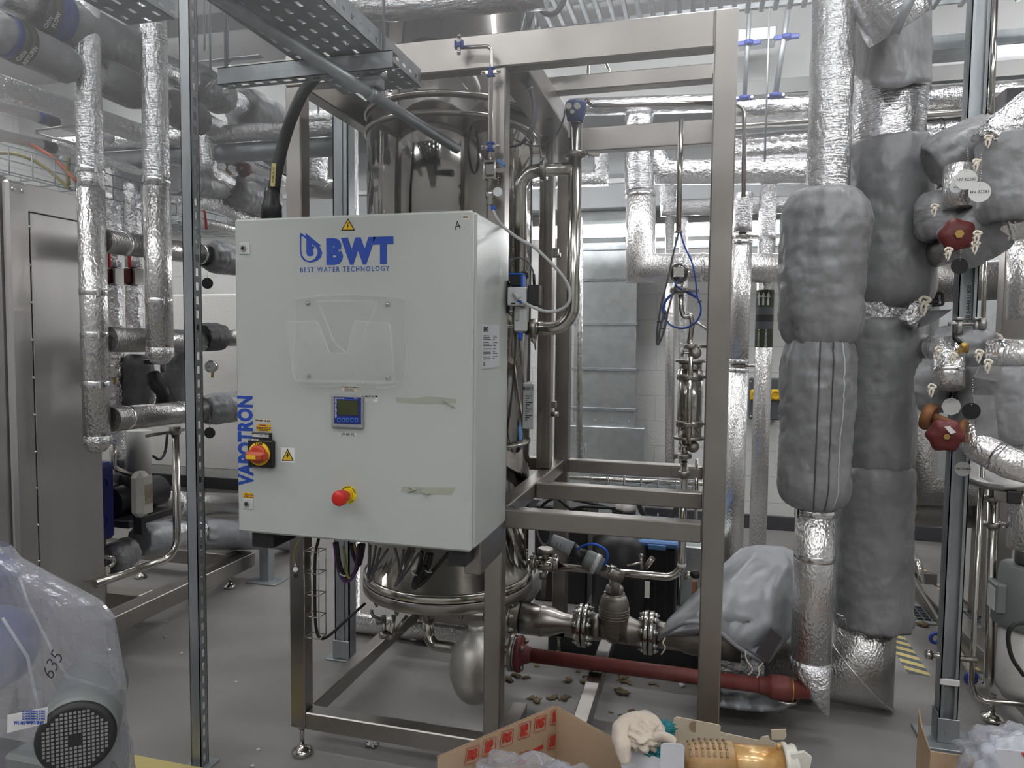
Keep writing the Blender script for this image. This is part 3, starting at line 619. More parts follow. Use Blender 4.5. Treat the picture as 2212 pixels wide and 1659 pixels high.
# branches leaving the risers towards the back
zz=lambda px,py,X:AX(px,py,X)
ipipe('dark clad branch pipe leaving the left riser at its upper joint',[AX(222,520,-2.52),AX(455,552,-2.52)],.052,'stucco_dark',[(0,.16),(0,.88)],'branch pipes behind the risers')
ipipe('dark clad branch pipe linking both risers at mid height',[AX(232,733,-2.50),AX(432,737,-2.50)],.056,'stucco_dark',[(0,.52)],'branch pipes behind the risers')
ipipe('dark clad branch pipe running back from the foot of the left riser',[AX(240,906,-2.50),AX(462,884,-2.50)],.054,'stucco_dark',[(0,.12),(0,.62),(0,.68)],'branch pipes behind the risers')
jacket('grey jacket behind the slotted strut at cabinet lock height',AX(448,553,-2.5),AX(530,562,-2.5),.088,cord=((.1,3.5),),round_=.1)
jacket('grey jacket behind the slotted strut level with the clear holder',AX(432,728,-2.5),AX(480,728,-2.5),.075,'jacket_dark',ends=(.9,.75),round_=.08)
ipipe('short clad pipe between dark jacket and control cabinet',[AX(478,730,-2.5),AX(540,730,-2.5)],.045,'stucco_dark')
jacket('grey jacket beside the blue upright lettering of the cabinet',AX(440,886,-2.5),AX(535,876,-2.5),.085,cord=((.08,4.2),),round_=.1)
# slotted strut in the foreground
t=T('slotted_strut','tall slotted galvanised strut standing left of the control cabinet','post',(-1.785,2.2,0))
hx=.0215; b=Vector((-1.79,2.21,0))
g=MB().box((b.x-hx,b.y-hx,0),(b.x+hx,b.y-hx+.003,CEIL)).box((b.x-hx,b.y-hx,0),(b.x-hx+.003,b.y+hx,CEIL)).box((b.x-hx,b.y+hx-.003,0),(b.x-.011,b.y+hx,CEIL)).box((b.x+.011,b.y+hx-.003,0),(b.x+hx,b.y+hx,CEIL))
g.box((b.x+hx-.003,b.y-hx,0),(b.x+hx,b.y-.008,CEIL)).box((b.x+hx-.003,b.y+.008,0),(b.x+hx,b.y+hx,CEIL))
z=0.0
while z<CEIL: g.box((b.x+hx-.003,b.y-.0081,z),(b.x+hx,b.y+.0081,z+.022)); z+=.05
t.p('channel',g,'galv'); t.p('base_plate',MB().box((b.x-.05,b.y-.05,0),(b.x+.05,b.y+.05,.006),.001),'galv')
# --- overhead pipes running towards the back, upper left
G='overhead pipes running to the back, upper left'
ipipe('crinkled foil overhead pipe, lowest wide one at the left edge',[AX(-60,166,-2.9),AX(152,238,-2.9),AX(430,330,-2.9),AX(620,400,-2.9)],.05,'foil_crinkle',[],G)
B0,B1=AX(-70,40,-2.54),AX(650,363,-2.54)
t=ipipe('overhead foil pipe with dark labelled band at its front end',[B0,AX(435,262,-2.54),B1],.052,'foil',[(1,.45)],G)
jacket('long matt grey jacket on the overhead pipe at top left edge',AX(-30,58,-2.54),AX(157,148,-2.54),.075,group='jackets on the overhead pipes',round_=.06)
jacket('matt grey jacket on overhead pipe between the two risers',AX(212,160,-2.54),AX(306,205,-2.54),.085,group='jackets on the overhead pipes')
jacket('matt grey jacket on overhead pipe behind the slotted strut top',AX(352,222,-2.54),AX(437,265,-2.54),.085,group='jackets on the overhead pipes')
jacket('matt grey jacket on overhead pipe left of the black cable',AX(573,324,-2.54),AX(650,363,-2.54),.08,group='jackets on the overhead pipes')
C0=AX(-20,-32,-2.56)
ipipe('highest overhead foil pipe passing above the slotted strut',[C0,AX(515,228,-2.56),AX(690,320,-2.56)],.070,'foil',[],G)
jacket('upper grey jacket nearest the camera with black and white mark',AX(125,38,-2.56),AX(330,135,-2.56),.098,group='jackets on the overhead pipes',round_=.08)
jacket('upper grey jacket just right of the slotted strut',AX(405,168,-2.56),AX(490,216,-2.56),.10,group='jackets on the overhead pipes',round_=.1)
jacket('bulky grey jacket with cinched ends above the black cable',AX(520,232,-2.56),AX(612,285,-2.56),.135,group='jackets on the overhead pipes',ends=(.75,.6),round_=.14)
def pband(label,p0,p1,r,cols,txt=None):
    p0=Vector(p0);p1=Vector(p1);t=T('pipe_marker',label,'label',p0,'pipe identification bands'); n=len(cols)
    for i,cn in enumerate(cols): a=p0.lerp(p1,i/n);b=p0.lerp(p1,(i+1)/n); t.p('colour_band',MB().sweep([a,b],r,28,caps=False),cn,solid=.001)
    if txt:
        ax=(p1-p0).normalized(); toc=(EYE-(p0+p1)/2); toc=(toc-ax*toc.dot(ax)).normalized(); 
        for k,(s,f,off) in enumerate(txt):
            c=p0.lerp(p1,f); q=Matrix.Rotation(off,3,ax)@toc; ydir=q.cross(ax) ; m3=Matrix((ax.cross(q)*1,ax*1,q)).transposed() if False else Matrix((-(ax.cross(q)),ax*-1,q)).transposed()
            m3=Matrix(((ax.cross(q)*-1),ax*-1,q)).transposed()
            x=q.cross(ax)*1; y=q.cross(x); m3=Matrix((x,y,q)).transposed()
            text_mesh(s,.022,c+q*(r+.002),m3,'white_label','band_lettering',t.o,t.loc,bold=.0006)
    return t
pband('blue and olive pipe band on the topmost left pipe',AX(62,8,-2.56),AX(128,40,-2.56),.1005,['olive','olive','blue_plastic','blue_plastic'],[('CHW',.12,.3),('FLOW',.3,.1)])
pband('olive pipe band with white lettering at the left edge',AX(5,74,-2.54),AX(50,97,-2.54),.0785,['blue_plastic','olive','olive'],[('CHW',.5,.5),('RETURN',.78,.3)])
ipipe('slim foil pipe with a black arrow band under the wide foil pipe',[AX(-60,212,-3.1),AX(78,252,-3.1),AX(240,300,-3.1)],.026,'foil',[],G)
pband('small blue band on the slim foil pipe near left edge',AX(80,252,-3.1),AX(122,265,-3.1),.0275,['blue_plastic','skin_dark'])
ipipe('slim foil pipe with black band above the wire basket tray',[AX(-60,276,-3.1),AX(108,318,-3.1),AX(300,368,-3.1)],.026,'foil',[],G)
pband('black band on slim foil pipe above the basket tray',AX(88,313,-3.1),AX(116,320,-3.1),.0275,['skin_dark'])
ipipe('small foil pipe sloping under the overhead jackets to the cabinet top',[AX(470,335,-2.6),AX(690,415,-2.6)],.035,'foil',[],G)
# foil drop from the overhead pipe and the valve group beneath it
t=ipipe('foil drop pipe hanging behind the slotted strut',[AX(450,272,-2.6),AX(450,372,-2.6),AX(500,398,-2.6)],.048,'foil',[],None,.05)
jacket('dark grey jacket ending in the valve behind the slotted strut',AX(372,388,-2.65),AX(484,402,-2.65),.078,ends=(.95,.7),round_=.07)
jacket('folded grey jacket above the cabinet left corner',AX(505,410,-2.6),AX(590,440,-2.6),.10,cord=((.05,3.9),),round_=.08)
ipipe('bright crinkled foil pipe running into the cabinet left corner',[AX(395,428,-2.7),AX(470,440,-2.7),AX(560,486,-2.7)],.05,'foil_crinkle')
ipipe('clad pipe passing behind the red tagged valve',[AX(430,480,-2.75),AX(560,505,-2.75)],.032,'stucco')
def hand_valve(label,c,s=1.0,m='valve_red',ax=(0,-1,0)):
    c=Vector(c); ax=Vector(ax).normalized(); t=T('valve_handwheel',label,'valve',c,'red valve handwheels'); R=.042*s
    t.p('handwheel',MB().lathe([(R*.5,-.016*s),(R*.95,-.010*s),(R,0),(R*.95,.012*s),(R*.5,.017*s),(R*.2,.018*s)],c,ax,48,lambda h,a,q:.08*math.cos(a*5)),m)
    t.p('spindle',MB().cyl(c-ax*.07*s,c+ax*.022*s,.008*s,12),'brass'); t.p('hub_nut',MB().cyl(c+ax*.017*s,c+ax*.024*s,.011*s,6),'brass'); return t
hand_valve('dark red handwheel in shade left of the black cable',AX(527,366,-2.55),1.05); 
t=T('globe_valve','tarnished valve body beside the foil drop pipe','valve',AX(492,385,-2.6)); t.p('body',MB().cyl(AX(492,372,-2.6),AX(492,415,-2.6),.022,14).cyl(AX(484,392,-2.6),AX(512,398,-2.6),.03,14),'rust'); t.p('bonnet',MB().cyl(AX(491,356,-2.6),AX(492,376,-2.6),.014,6),'steel_dull')
# pipes crossing between the risers
ipipe('crinkled foil cross pipe between the two risers, upper',[(-3.6,3.35,A(215,308,3.35).z),(-1.75,3.35,A(300,305,3.35).z)],.045,'foil_crinkle',[],'cross pipes between the risers')
ipipe('clear taped cross pipe between the two risers, lower',[(-3.6,3.4,A(215,348,3.4).z),(-1.8,3.4,A(300,345,3.4).z)],.05,'galv',[],'cross pipes between the risers')
# foil drops with ball valves between risers
for (px,lab) in((243,'left'),(286,'right')):
    x=A(px,450,3.05).x
    t=T('foil_drop','%s crinkled foil drop pipe with red valve between the risers'%lab,'pipe',(x,3.05,1.2),'valved foil drops between the risers')
    z1,z2,z3,z4=[A(px,q,3.05).z for q in(365 if lab=='left' else 398,578,618,990 if lab=='left' else 760)]; k=px
    for a,b in((z2,z1),(z4,z3)): t.p('foil_cladding',MB().sweep(path_sub([(x,3.05,a),(x,3.05,b)],.03),.04,24,disp=lambda L,a_:.13*wr(L*1.5,a_,1.3,k)+.08*wr(L*5,a_,3,k)),'foil_crinkle')
    v=t.p('ball_valve',MB().box((x-.035,3.02,z3+.005),(x-.018,3.08,z2-.005),.002).box((x+.018,3.02,z3+.005),(x+.035,3.08,z2-.005),.002).cyl((x,3.05,z3-.01),(x,3.05,z2+.01),.017,14),'steel_dull')
    t.p('valve_block',MB().box((x-.016,3.0,z3+.012),(x+.016,3.03,z2-.012),.003),'valve_red',v); t.p('lever',MB().box((x+.028,2.98,z2-.01),(x+.038,2.995,z2+.1),.003),'red',v)
# jackets, gauges and handle lower down
jacket('grey vertical jacket behind the lower part of left riser',A(300,885,3.1),A(300,765,3.1),.075,round_=.08,group='vertical jackets behind the risers')
jacket('grey vertical jacket between lower riser cap and slotted strut',A(378,872,3.15),A(378,755,3.15),.07,round_=.06,group='vertical jackets behind the risers')
t=T('lever_valve','black lever handle valve under the shorter riser cap','valve',A(335,780,2.95)); t.p('lever',MB().box(A(309,787,2.93),A(356,776,2.95),.004),'black'); t.p('stem',MB().cyl(A(352,782,2.96),A(352,800,2.99),.013,10),'steel_dull')
one('flexible_boot','black ribbed rubber boot under the lever valve','boot',MB().sweep(smooth_path([A(330,805,2.98),A(336,830,2.97),A(352,850,2.97),A(350,880,2.99)],6),[.03+.004*(k%2) for k in range(19)],16),'rubber')
def gauge(label,c,r,ax=(.3,-1,0)):
    c=Vector(c); ax=Vector(ax).normalized(); t=T('pressure_gauge',label,'gauge',c,'round pressure gauges')
    t.p('case',MB().lathe([(r*.6,-.03),(r,-.028),(r*1.04,0),(r*.9,.004)],c,ax,28),'polished'); d=t.p('dial',MB().lathe([(r*.88,.003),(r*.88,.005)],c,ax,28),'white_label')
    u,w=frame_of(ax); g=MB()
    for k in range(10): a=-.7+k*.5; g.cyl(c+ax*.0055+(u*math.cos(a)+w*math.sin(a))*r*.62,c+ax*.0055+(u*math.cos(a)+w*math.sin(a))*r*.78,.0007,4)
    g.cyl(c+ax*.006,c+ax*.006+(u*.6+w*.3)*r*.8,.0012,4); t.p('scale_marks',g,'ink',d); t.p('stem',MB().cyl(c-ax*.03,c-ax*.02-Vector((0,0,r*1.9)),.007,8),'brass'); return t
gauge('round pressure gauge right of the slotted strut at holder foot height',AX(455,792,-2.45),.03)
gauge('round pressure gauge half hidden behind the left riser',AX(242,803,-2.6),.03)
tag_disc('black round tag hanging right of the slotted strut, upper',AX(448,612,-2.42),.028,'skin_dark',(.3,-1,0),.06)
tag_disc('black round tag hanging right of the slotted strut beside blue lettering',AX(453,935,-2.4),.028,'skin_dark',(.3,-1,0),.08)
t=one('lever_grip','red plastic lever grip hanging right of the slotted strut','handle',MB().sweep([AX(440,452,-2.45),AX(443,460,-2.45),AX(446,496,-2.45)],[.003,.006,.007],10),'red')
t=T('thermometer','white strip thermometer hanging right of the slotted strut','thermometer',AX(431,690,-2.5)); t.p('scale_plate',MB().box(AX(427,698,-2.5),AX(434,620,-2.5)+Vector((0,-.03,0)),.003),'white_plastic'); t.p('upper_clip',MB().box(AX(424,528,-2.5),AX(432,508,-2.5)+Vector((0,-.03,0)),.004),'white_plastic')
# black power cable into the cabinet top
pc=[A(683,165,2.25),A(655,200,2.22),A(630,255,2.2),A(612,310,2.19),A(600,360,2.18),A(592,410,2.17),A(588,468,2.16)]
t=T('power_cable','thick black power cable curving down into the cabinet top','cable',A(588,468,2.16)); t.p('sheath',MB().sweep(smooth_path(pc,6),.0195,18),'rubber')
c=A(587,464,2.16); t.p('gland',MB().lathe([(.034,-.02),(.034,.03),(.028,.04),(.024,.07),(.021,.09)],c,(0,0,1),18),'black')
g=MB().prism([A(587,352,2.148),A(596,353,2.148),A(593,403,2.146),A(584,402,2.146)],(0,.003,0)); y=t.p('yellow_marker',g,'floor_yellow'); text_mesh('PW600 14L123',.008,A(590,378,2.144),FRONT_UP@Matrix.Rotation(-.08,3,'Z'),'ink','marker_lettering',y,t.loc)
# ---------------------------------------------- lower left plant skid
sk=T('pump_skid','low stainless base frame on levelling feet behind the slotted strut','frame',(-3,3.6,0))
z1=AX(552,1190,-2.80).z
zt=.33; 
p0=AZ(255,1330,zt); 
X0=-2.86
ya,yb=2.76,AX(552,1195,X0).y
zt=AX(552,1192,X0).z; zb=AX(552,1222,X0).z
sk.p('side_rail',MB().box((X0-.11,ya,zb),(X0,yb,zt),.004),'steel'); sk.p('end_rail',MB().box((-5.0,yb-.11,zb),(X0-.112,yb,zt),.004),'steel'); sk.p('cross_rail',MB().box((-5.0,3.2,zb),(X0-.112,3.31,zt),.004),'steel')
for y in(2.9,yb-.2): foot(X0-.05,y,zb+.01,sk)
foot(-3.6,3.9,zb+.01,sk)
P=AX(292,1240,-3.05)
sk.p('upright',MB().box((-3.16,3.0,zt),(-3.10,3.12,.75),.003).box((-3.3,2.98,.72),(-3.02,3.2,.75),.003),'steel_dull')
# polished tube coming down and turning to the left
Xq=-2.62
ipipe('polished steel tube dropping behind the strut and bending left near the floor',[AX(379,925,-2.62),AX(383,1200,-2.62),A(205,1262,2.62)],.0195,'polished',[],None,.10,'steel_tube')
t=T('tube_clamp','pipe clamp on steel bracket holding the polished drop tube','clamp',AX(378,930,-2.62)); t.p('collar',MB().lathe([(.02,-.02),(.028,-.018),(.028,.018),(.02,.02)],AX(378,930,-2.62),seg=18),'steel'); t.p('bracket_rail',MB().box(AX(320,945,-2.66),AX(400,925,-2.66)+Vector((-.02,0,0)),.003),'steel')
# white wall box and pale tank behind
one('wall_enclosure','large white textured enclosure hanging behind the left risers','enclosure',MB().box((-6.0,4.9,.55),(-3.34,5.4,1.95),.01),'white_skin')
one('wall_enclosure','white enclosure panel on the wall left of control cabinet','enclosure',MB().box((-3.0,5.9,.5),(-2.6,6.3,2.3),.01),'white_paint')
# blue moulded case
p=AX(232,1165,-3.0)
t=T('equipment_case','dark blue moulded plastic case standing behind the steel housing','case',(-3.0,2.85,.55))
za,zb2=AX(232,1168,-2.85).z,AX(232,1000,-2.85).z; yy=AX(252,1080,-2.85).y
t.p('case_shell',MB().box((-3.25,max(2.74,yy-.42),za),(-2.85,yy,zb2),.02),'blue_plastic')
for z in(za+.1,zb2-.1): t.p('corner_groove',MB().torus((-2.849,yy-.09,z),(1,0,0),.035,.004,24,6),'display_blue')
# white stained pump controller
pc_=AX(310,1120,-2.72); za,zb2=AX(305,1122,-2.72).z,AX(305,1022,-2.72).z; ya_,yb_=AX(304,1070,-2.72).y,AX(333,1070,-2.72).y
t=T('pump_controller','off-white rounded pump control box with brown stained front','controller',(-2.75,(ya_+yb_)/2,za)); t.p('housing',MB().box((-2.805,ya_,za),(-2.72,yb_,zb2),.028),'offwhite_stained')
g=MB().box((-2.722,ya_+.012,za+.02),(-2.716,yb_-.012,zb2-.02),.01); t.p('front_label',g,'offwhite_stained'); t.p('mount',MB().box((-2.80,ya_+.03,za-.09),(-2.745,yb_-.03,za+.02),.003),'dark_plastic'); t.p('stained_patch',MB().box((-2.717,ya_+.022,za+.07),(-2.7145,yb_-.014,za+.17),.004),'stain')
t=T('pump_motor','dark pump motor under the off-white control box','motor',(-2.9,3.1,.75)); c=Vector((-2.98,(ya_+yb_)/2+.02,za+.05)); t.p('motor_body',MB().cyl(c,c+Vector((0,.35,0)),.085,24),'black'); t.p('fan_cover',MB().ball(c+Vector((0,.16,.08)),.09,20),'dark_plastic'); t.p('base',MB().box(c+Vector((-.12,-.02,-.12)),c+Vector((.14,.3,-.08)),.004),'dark_plastic')
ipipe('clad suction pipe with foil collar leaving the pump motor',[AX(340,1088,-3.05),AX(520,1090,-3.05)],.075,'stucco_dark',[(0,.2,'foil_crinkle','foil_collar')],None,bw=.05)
# floor level jacketed pipe
jacket('light grey jacket on floor pipe behind the pump upright',AX(300,1168,-3.0),AX(365,1155,-3.0),.088,'jacket_light',cord=((.95,3.4),),round_=.04,ends=(.9,.85))
ipipe('foil covered stretch of floor pipe behind the polished tube',[AX(362,1152,-3.0),AX(436,1152,-3.0)],.085,'foil',wrk=.03)
jacket('long light grey jacket on floor pipe ending behind the control cabinet',AX(425,1152,-3.0),AX(640,1160,-3.0),.098,'jacket_light',round_=.08,ends=(.9,.7),wk=.07)
jacket('short grey jacket at the steel housing foot',AX(232,1215,-3.0),AX(285,1185,-3.0),.085,'jacket',round_=.05)
ipipe('white clad vertical pipe rising from the stained pump box',[AX(300,1030,-2.95),AX(300,930,-2.95)],.062,'white_skin')
g=MB().tube([AX(245,960,-2.9),AX(245,1010,-2.9),AX(300,1030,-2.9)],.014,.03); one('steel_tube','thin bent steel tube between blue case and stained box','pipe',g,'polished')
g=MB().tube([AX(222,1203,-2.8),AX(245,1205,-2.8),AX(245,1218,-2.8),AX(218,1232,-2.8)],.011,.02); one('bent_tube','bent tube handle at the foot of the steel housing','handle',g,'polished')
for z,l in((1030,'upper'),(1100,'lower')): one('support_rail','%s horizontal steel rail behind the stained pump box'%l,'rail',MB().beam(AX(222,z,-3.0),AX(300,z+6,-3.0),.03,.04),'steel_dull')
t=T('vertical_pump','small dark vertical pump behind the blue case','pump',AX(262,1090,-3.1)); c=AX(264,1085,-3.1); t.p('casing',MB().lathe([(.03,0),(.035,.1),(.025,.14),(.04,.17),(.04,.26),(.03,.3)],c,seg=20),'steel_dull'); t.p('round_flange',MB().lathe([(.07,-.02),(.08,0),(.07,.03)],c+Vector((0,-.02,-.03)),(0,-1,0),24),'steel_dull')
g=MB().sweep(smooth_path([AX(330,985,-3.1),AX(345,992,-3.1),AX(357,975,-3.1),AX(362,935,-3.1)],6),.008,8); one('hose','thin black hose looping under the branch pipe','hose',g,'rubber')
tag_disc('pale round tag hanging low beside the steel housing',AX(230,1232,-2.7),.018,'cream_label',(.3,-1,0),.07)
# galvanised post with foot plate behind cabinet left
p=AZ(577,1255,0); t=T('support_post','short galvanised post with foot plate left behind the control cabinet','post',p); t.p('post',MB().box((p.x-.035,p.y-.035,.006),(p.x+.035,p.y+.035,2.9),.003),'galv'); t.p('foot_plate',MB().box((p.x-.11,p.y-.08,0),(p.x+.11,p.y+.08,.01),.002),'galv')
p=Vector((-1.72,3.2,0)); t=T('support_post','galvanised channel post standing left behind the polished column','post',p); t.p('channel',MB().box((p.x-.04,p.y-.03,.006),(p.x+.04,p.y-.022,3.3)).box((p.x-.04,p.y-.03,.006),(p.x-.034,p.y+.04,3.3)).box((p.x+.034,p.y-.03,.006),(p.x+.04,p.y+.04,3.3)).box((p.x-.014,p.y-.036,.03),(p.x+.014,p.y-.03,3.3)),'galv')
t.p('foot_plate',MB().box((p.x-.08,p.y-.06,0),(p.x+.08,p.y+.06,.008),.002),'galv'); t.p('foot_bracket',MB().box((p.x-.045,p.y-.045,.008),(p.x+.045,p.y-.037,.10),.003),'galv')
# foil riser beside it, mitred at floor into a horizontal run
xx=A(755,300,3.5).x
t=T('pipe_riser','ribbed foil riser left of the polished column, turning right near the floor','pipe',(xx,3.5,.12)); zc=A(770,1345,3.5).z
t.p('foil_sleeve',MB().sweep(path_sub([(xx,3.5,1.9),(xx,3.5,3.5)]),.046,26,disp=lambda L,a:.06*wr(L,a,1.5,4)),'foil'); t.p('cladding',MB().sweep([(xx,3.5,1.9),(xx,3.5,zc),(-.95,3.5,zc)],.052,30),'stucco')
# wall-side pipes seen between post and column
ipipe('foil elbow pipe seen between cabinet frame post and galvanised post',[A(560,245,3.9),A(665,285,3.9),A(683,300,3.9),A(683,395,3.9)],.07,'foil_crinkle')
ipipe('clad cross pipe seen above the cabinet left of the column',[A(650,410,4.1),A(740,408,4.1)],.06,'stucco_dark'); ipipe('foil cross pipe high between the two posts above cabinet',[A(640,253,4.4),A(760,250,4.4)],.045,'foil_crinkle')
one('cross_rod','hooked threaded rod hanging between the posts above the cabinet','rod',MB().tube([(A(687,200,4.0).x,4.0,CEIL),A(687,245,4.0)],.006,0,8).box(A(678,203,4.0),A(697,200,4.01)),'galv')
# ============================================================ OVERHEAD, CENTRE
def slotted_tray(label,x0,x1,y0,y1,z,h,rows,group=None):
    t=T('cable_tray',label,'cable tray',((x0+x1)/2,y0,z),group); g=MB(); w=(x1-x0)/rows; th=.002
    for i in range(rows+1): xx=x0+i*w; g.box((max(x0,xx-w*.38),y0,z),(min(x1,xx+w*.38),y1,z+th))
    y=y0; k=0
    while y<y1:
        for i in range(rows):
            o=.03 if i%2 else 0; g.box((x0+i*w+w*.36,y+o,z),(x0+(i+1)*w-w*.36,min(y1,y+o+.034),z+th))
        y+=.062
    t.p('perforated_base',g,'galv'); s=MB()
    for xx in(x0,x1-.002): s.box((xx,y0,z),(xx+.002,y1,z+h*.3)); s.box((xx,y0,z+h*.5),(xx+.002,y1,z+h))
    for xx in(x0,x1-.002):
        y=y0
        while y<y1: s.box((xx,y,z+h*.3),(xx+.002,y+.03,z+h*.5)); y+=.05
    t.p('side_flange',s,'galv'); return t
a=AZ(622,121,2.46); b=AZ(788,109,2.46)
slotted_tray('perforated galvanised cable tray sloping over the control cabinet',a.x,a.x+.29,.4,2.33,2.46,.06,6,'perforated overhead trays')
slotted_tray('second perforated tray edge at top left above the slotted strut',a.x-.60,a.x-.42,.6,2.0,2.62,.05,3,'perforated overhead trays')
t=T('support_channel','galvanised slotted channel crossing in front of the frame top','channel',(-1.2,2.0,2.42))
c0=A(470,170,2.0);c1=A(848,145,2.0); zc=c1.z
g=MB().box((c0.x,2.0,zc-.002),(c1.x,2.003,zc+.05)).box((c0.x,2.0,zc+.047),(c1.x,2.041,zc+.05)); g.box((c0.x,2.0,zc-.002),(c1.x,2.012,zc)).box((c0.x,2.03,zc-.002),(c1.x,2.045,zc))
x=c0.x
while x<c1.x: g.box((x,2.011,zc-.002),(x+.022,2.031,zc)); x+=.05
t.p('channel',g,'galv'); t.p('hanger_rod',MB().cyl((A(829,60,2.02).x,2.02,zc+.03),(A(829,60,2.02).x,2.02,CEIL),.005,8),'galv'); t.p('hanger_rod',MB().cyl((A(487,60,2.02).x,2.02,zc+.03),(A(487,60,2.02).x,2.02,CEIL),.005,8),'galv')
for px in(829,487): q=A(px,160,2.02); t.p('nut',MB().cyl((q.x,2.02,zc-.02),(q.x,2.02,zc),.011,6),'band')
S0=A(378,-66,1.45);E0=A(988,322,2.44)
t=T('conduit','galvanised steel conduit running down across the trays to the column','conduit',E0); t.p('tube',MB().cyl(S0,E0,.0175,20),'galv'); t.p('open_end',MB().cyl(E0-(E0-S0).normalized()*.02,E0+(E0-S0).normalized()*.0004,.017,20),'galv')
q=S0.lerp(E0,.60); t.p('saddle_clamp',MB().lathe([(.016,-.015),(.021,-.014),(.021,.014),(.016,.015)],q,E0-S0,20).box(q+Vector((-.025,-.02,.018)),q+Vector((.03,.03,.05)),.003),'galv')
one('threaded_rod','thin threaded rod hanging over the right end of the support channel','rod',MB().cyl(A(1162,-30,2.7),A(1162,60,2.7),.006,8),'galv')
# large foil duct at the very top and wire mesh trays
ipipe('wide wrinkled foil pipe crossing the top edge above the column',[A(640,6,2.47),A(850,12,2.47),A(1180,-14,2.47)],.052,'foil',wrk=.07)
def mesh_tray(label,x0,x1,y0,y1,z,h,pitch=.1,group='wire mesh cable trays',long=.05,r=.0025):
    t=T('mesh_tray',label,'cable tray',((x0+x1)/2,(y0+y1)/2,z),group); g=MB(); y=y0
    while y<=y1+1e-4: g.cyl((x0,y,z),(x1,y,z),r,6); y+=long
    for yy in(y0,y1): g.cyl((x0,yy,z+h),(x1,yy,z+h),r,6)
    t.p('long_wires',g,'galv'); g=MB(); x=x0
    while x<=x1: g.tube([(x,y0,z+h),(x,y0,z-.004),(x,y1,z-.004),(x,y1,z+h)],r,0,6); x+=pitch
    t.p('cross_wires',g,'galv'); return t
def ladder(label,x0,x1,y0,y1,z,n,group='ladder grilles under the ceiling'):
    t=T('ladder_grille',label,'grille',((x0+x1)/2,(y0+y1)/2,z),group); g=MB()
    for k in range(n): x=x0+(x1-x0)*k/(n-1); g.box((x-.012,y0,z-.01),(x+.012,y1,z+.01),.003)
    t.p('slats',g,'galv'); 
    for y in(y0,(y0+y1)/2,y1): t.p('rail',MB().box((x0-.02,y-.006,z+.011),(x1+.02,y+.006,z+.04),.002),'galv')
    return t
ladder('white lit ladder grille above the frame top beam',-.95,.55,3.35,3.85,3.25,24)
ladder('ladder grille high at the upper right corner',1.05,2.9,3.6,4.1,3.28,16)
one('looping_cable','thick grey cable sagging under the ladder grille','cable',MB().sweep(smooth_path([A(1148,-10,3.2),A(1160,12,3.2),A(1180,30,3.2),A(1200,28,3.2),A(1215,8,3.2),A(1222,-12,3.2)],6),.012,10),'cable_grey')
t=T('bent_tube','thin stainless tube loop under the ceiling behind frame top','pipe',A(1270,180,4.2)); t.p('tube',MB().tube([A(1210,180,4.2),A(1308,174,4.2),A(1318,160,4.2),A(1305,128,4.2)],.012,.03),'polished'); t.p('vertical_tube',MB().cyl(A(1270,130,4.0),A(1270,198,4.0),.012,10),'polished')
# cable glands under the side beam and their coil
for px,py,l in((1169,215,'front'),(1188,243,'rear')): q=A(px,py,2.95); one('cable_gland','%s dark cable gland under the frame side beam'%l,'gland',MB().lathe([(.012,-.03),(.02,-.025),(.022,0),(.016,.005),(.016,.02),(.02,.022),(.02,.035)],q,seg=10),'dark_plastic',group='glands under the side beam')
t=T('cable_coil','grey signal cable coiled against the upper column flank','cable',A(1128,245,2.50)); g=MB()
for k in range(4):
    c=A(1110,243,2.50+k*.006); g.sweep([c+Vector((math.cos(a)*(.072+k*.003),.006*math.sin(3*a+k),math.sin(a)*(.115+k*.002))) for a in [2*PI*i/40 for i in range(40)]],.0042,8,False,True)
t.p('coil',g,'cable_grey')
for a in(.7,-.9): t.p('cable_tie',MB().torus(A(1110,243,2.505)+Vector((math.cos(a)*.077,0,math.sin(a)*.118)),(-math.sin(a),0,math.cos(a)),.011,.0015,14,6),'white_plastic')
# ============================================================ instrument tube on the middle post
YI=2.31
t=T('impulse_tube','thin stainless tube clipped down the middle post with a ball valve','pipe',A(1062,440,YI))
zt_=[A(1062,q,YI) for q in(100,150,318,350,395,440)]; xi=zt_[0].x
t.p('tube',MB().tube([(A(992,103,YI).x,YI,A(992,103,YI).z),(xi,YI,zt_[0].z),(xi,YI,zt_[5].z)],.0062,.02,12),'polished')
def pclamp(par,c,ax,T_,r=.01,m='clamp_blue'):
    c=Vector(c);u,w=frame_of(Vector(ax)); u=Vector((1,0,0)) if abs(Vector(ax).z)>.5 else Vector((0,0,1))
    a=Vector(ax).normalized(); j=T_.p('tube_clip',MB().beam(c-u*.014-a*.012,c+u*.014-a*.012,.016,.006,.002,up=a).beam(c-u*.014+a*.012,c+u*.014+a*.012,.016,.006,.002,up=a).beam(c-u*.008,c+u*.008,.014,.02,.003,up=a),m)
    T_.p('clip_strap',MB().beam(c-u*.034,c+u*.034,.004,.014,.004,up=a).ball(c-u*.026+Vector((0,-.006,0)),.006,10).ball(c+u*.026+Vector((0,-.006,0)),.006,10),'polished',j)
for q in(157,318): pclamp(None,(xi,YI-.006,A(1062,q,YI).z),(0,0,1),t)
q=A(993,98,YI); pclamp(None,(q.x,YI-.006,q.z),(1,0,0),t)
zv=A(1062,368,YI).z
v=t.p('ball_valve',MB().box((xi-.016,YI-.016,zv-.02),(xi+.016,YI+.016,zv+.02),.004),'polished')
for dz in(-.03,.024): t.p('flange',MB().box((xi-.021,YI-.018,zv+dz),(xi+.021,YI+.018,zv+dz+.007),.002),'polished',v)
for dx in(-.019,.019): t.p('bolt',MB().cyl((xi+dx,YI-.014,zv-.034),(xi+dx,YI-.014,zv+.036),.003,8),'band',v)
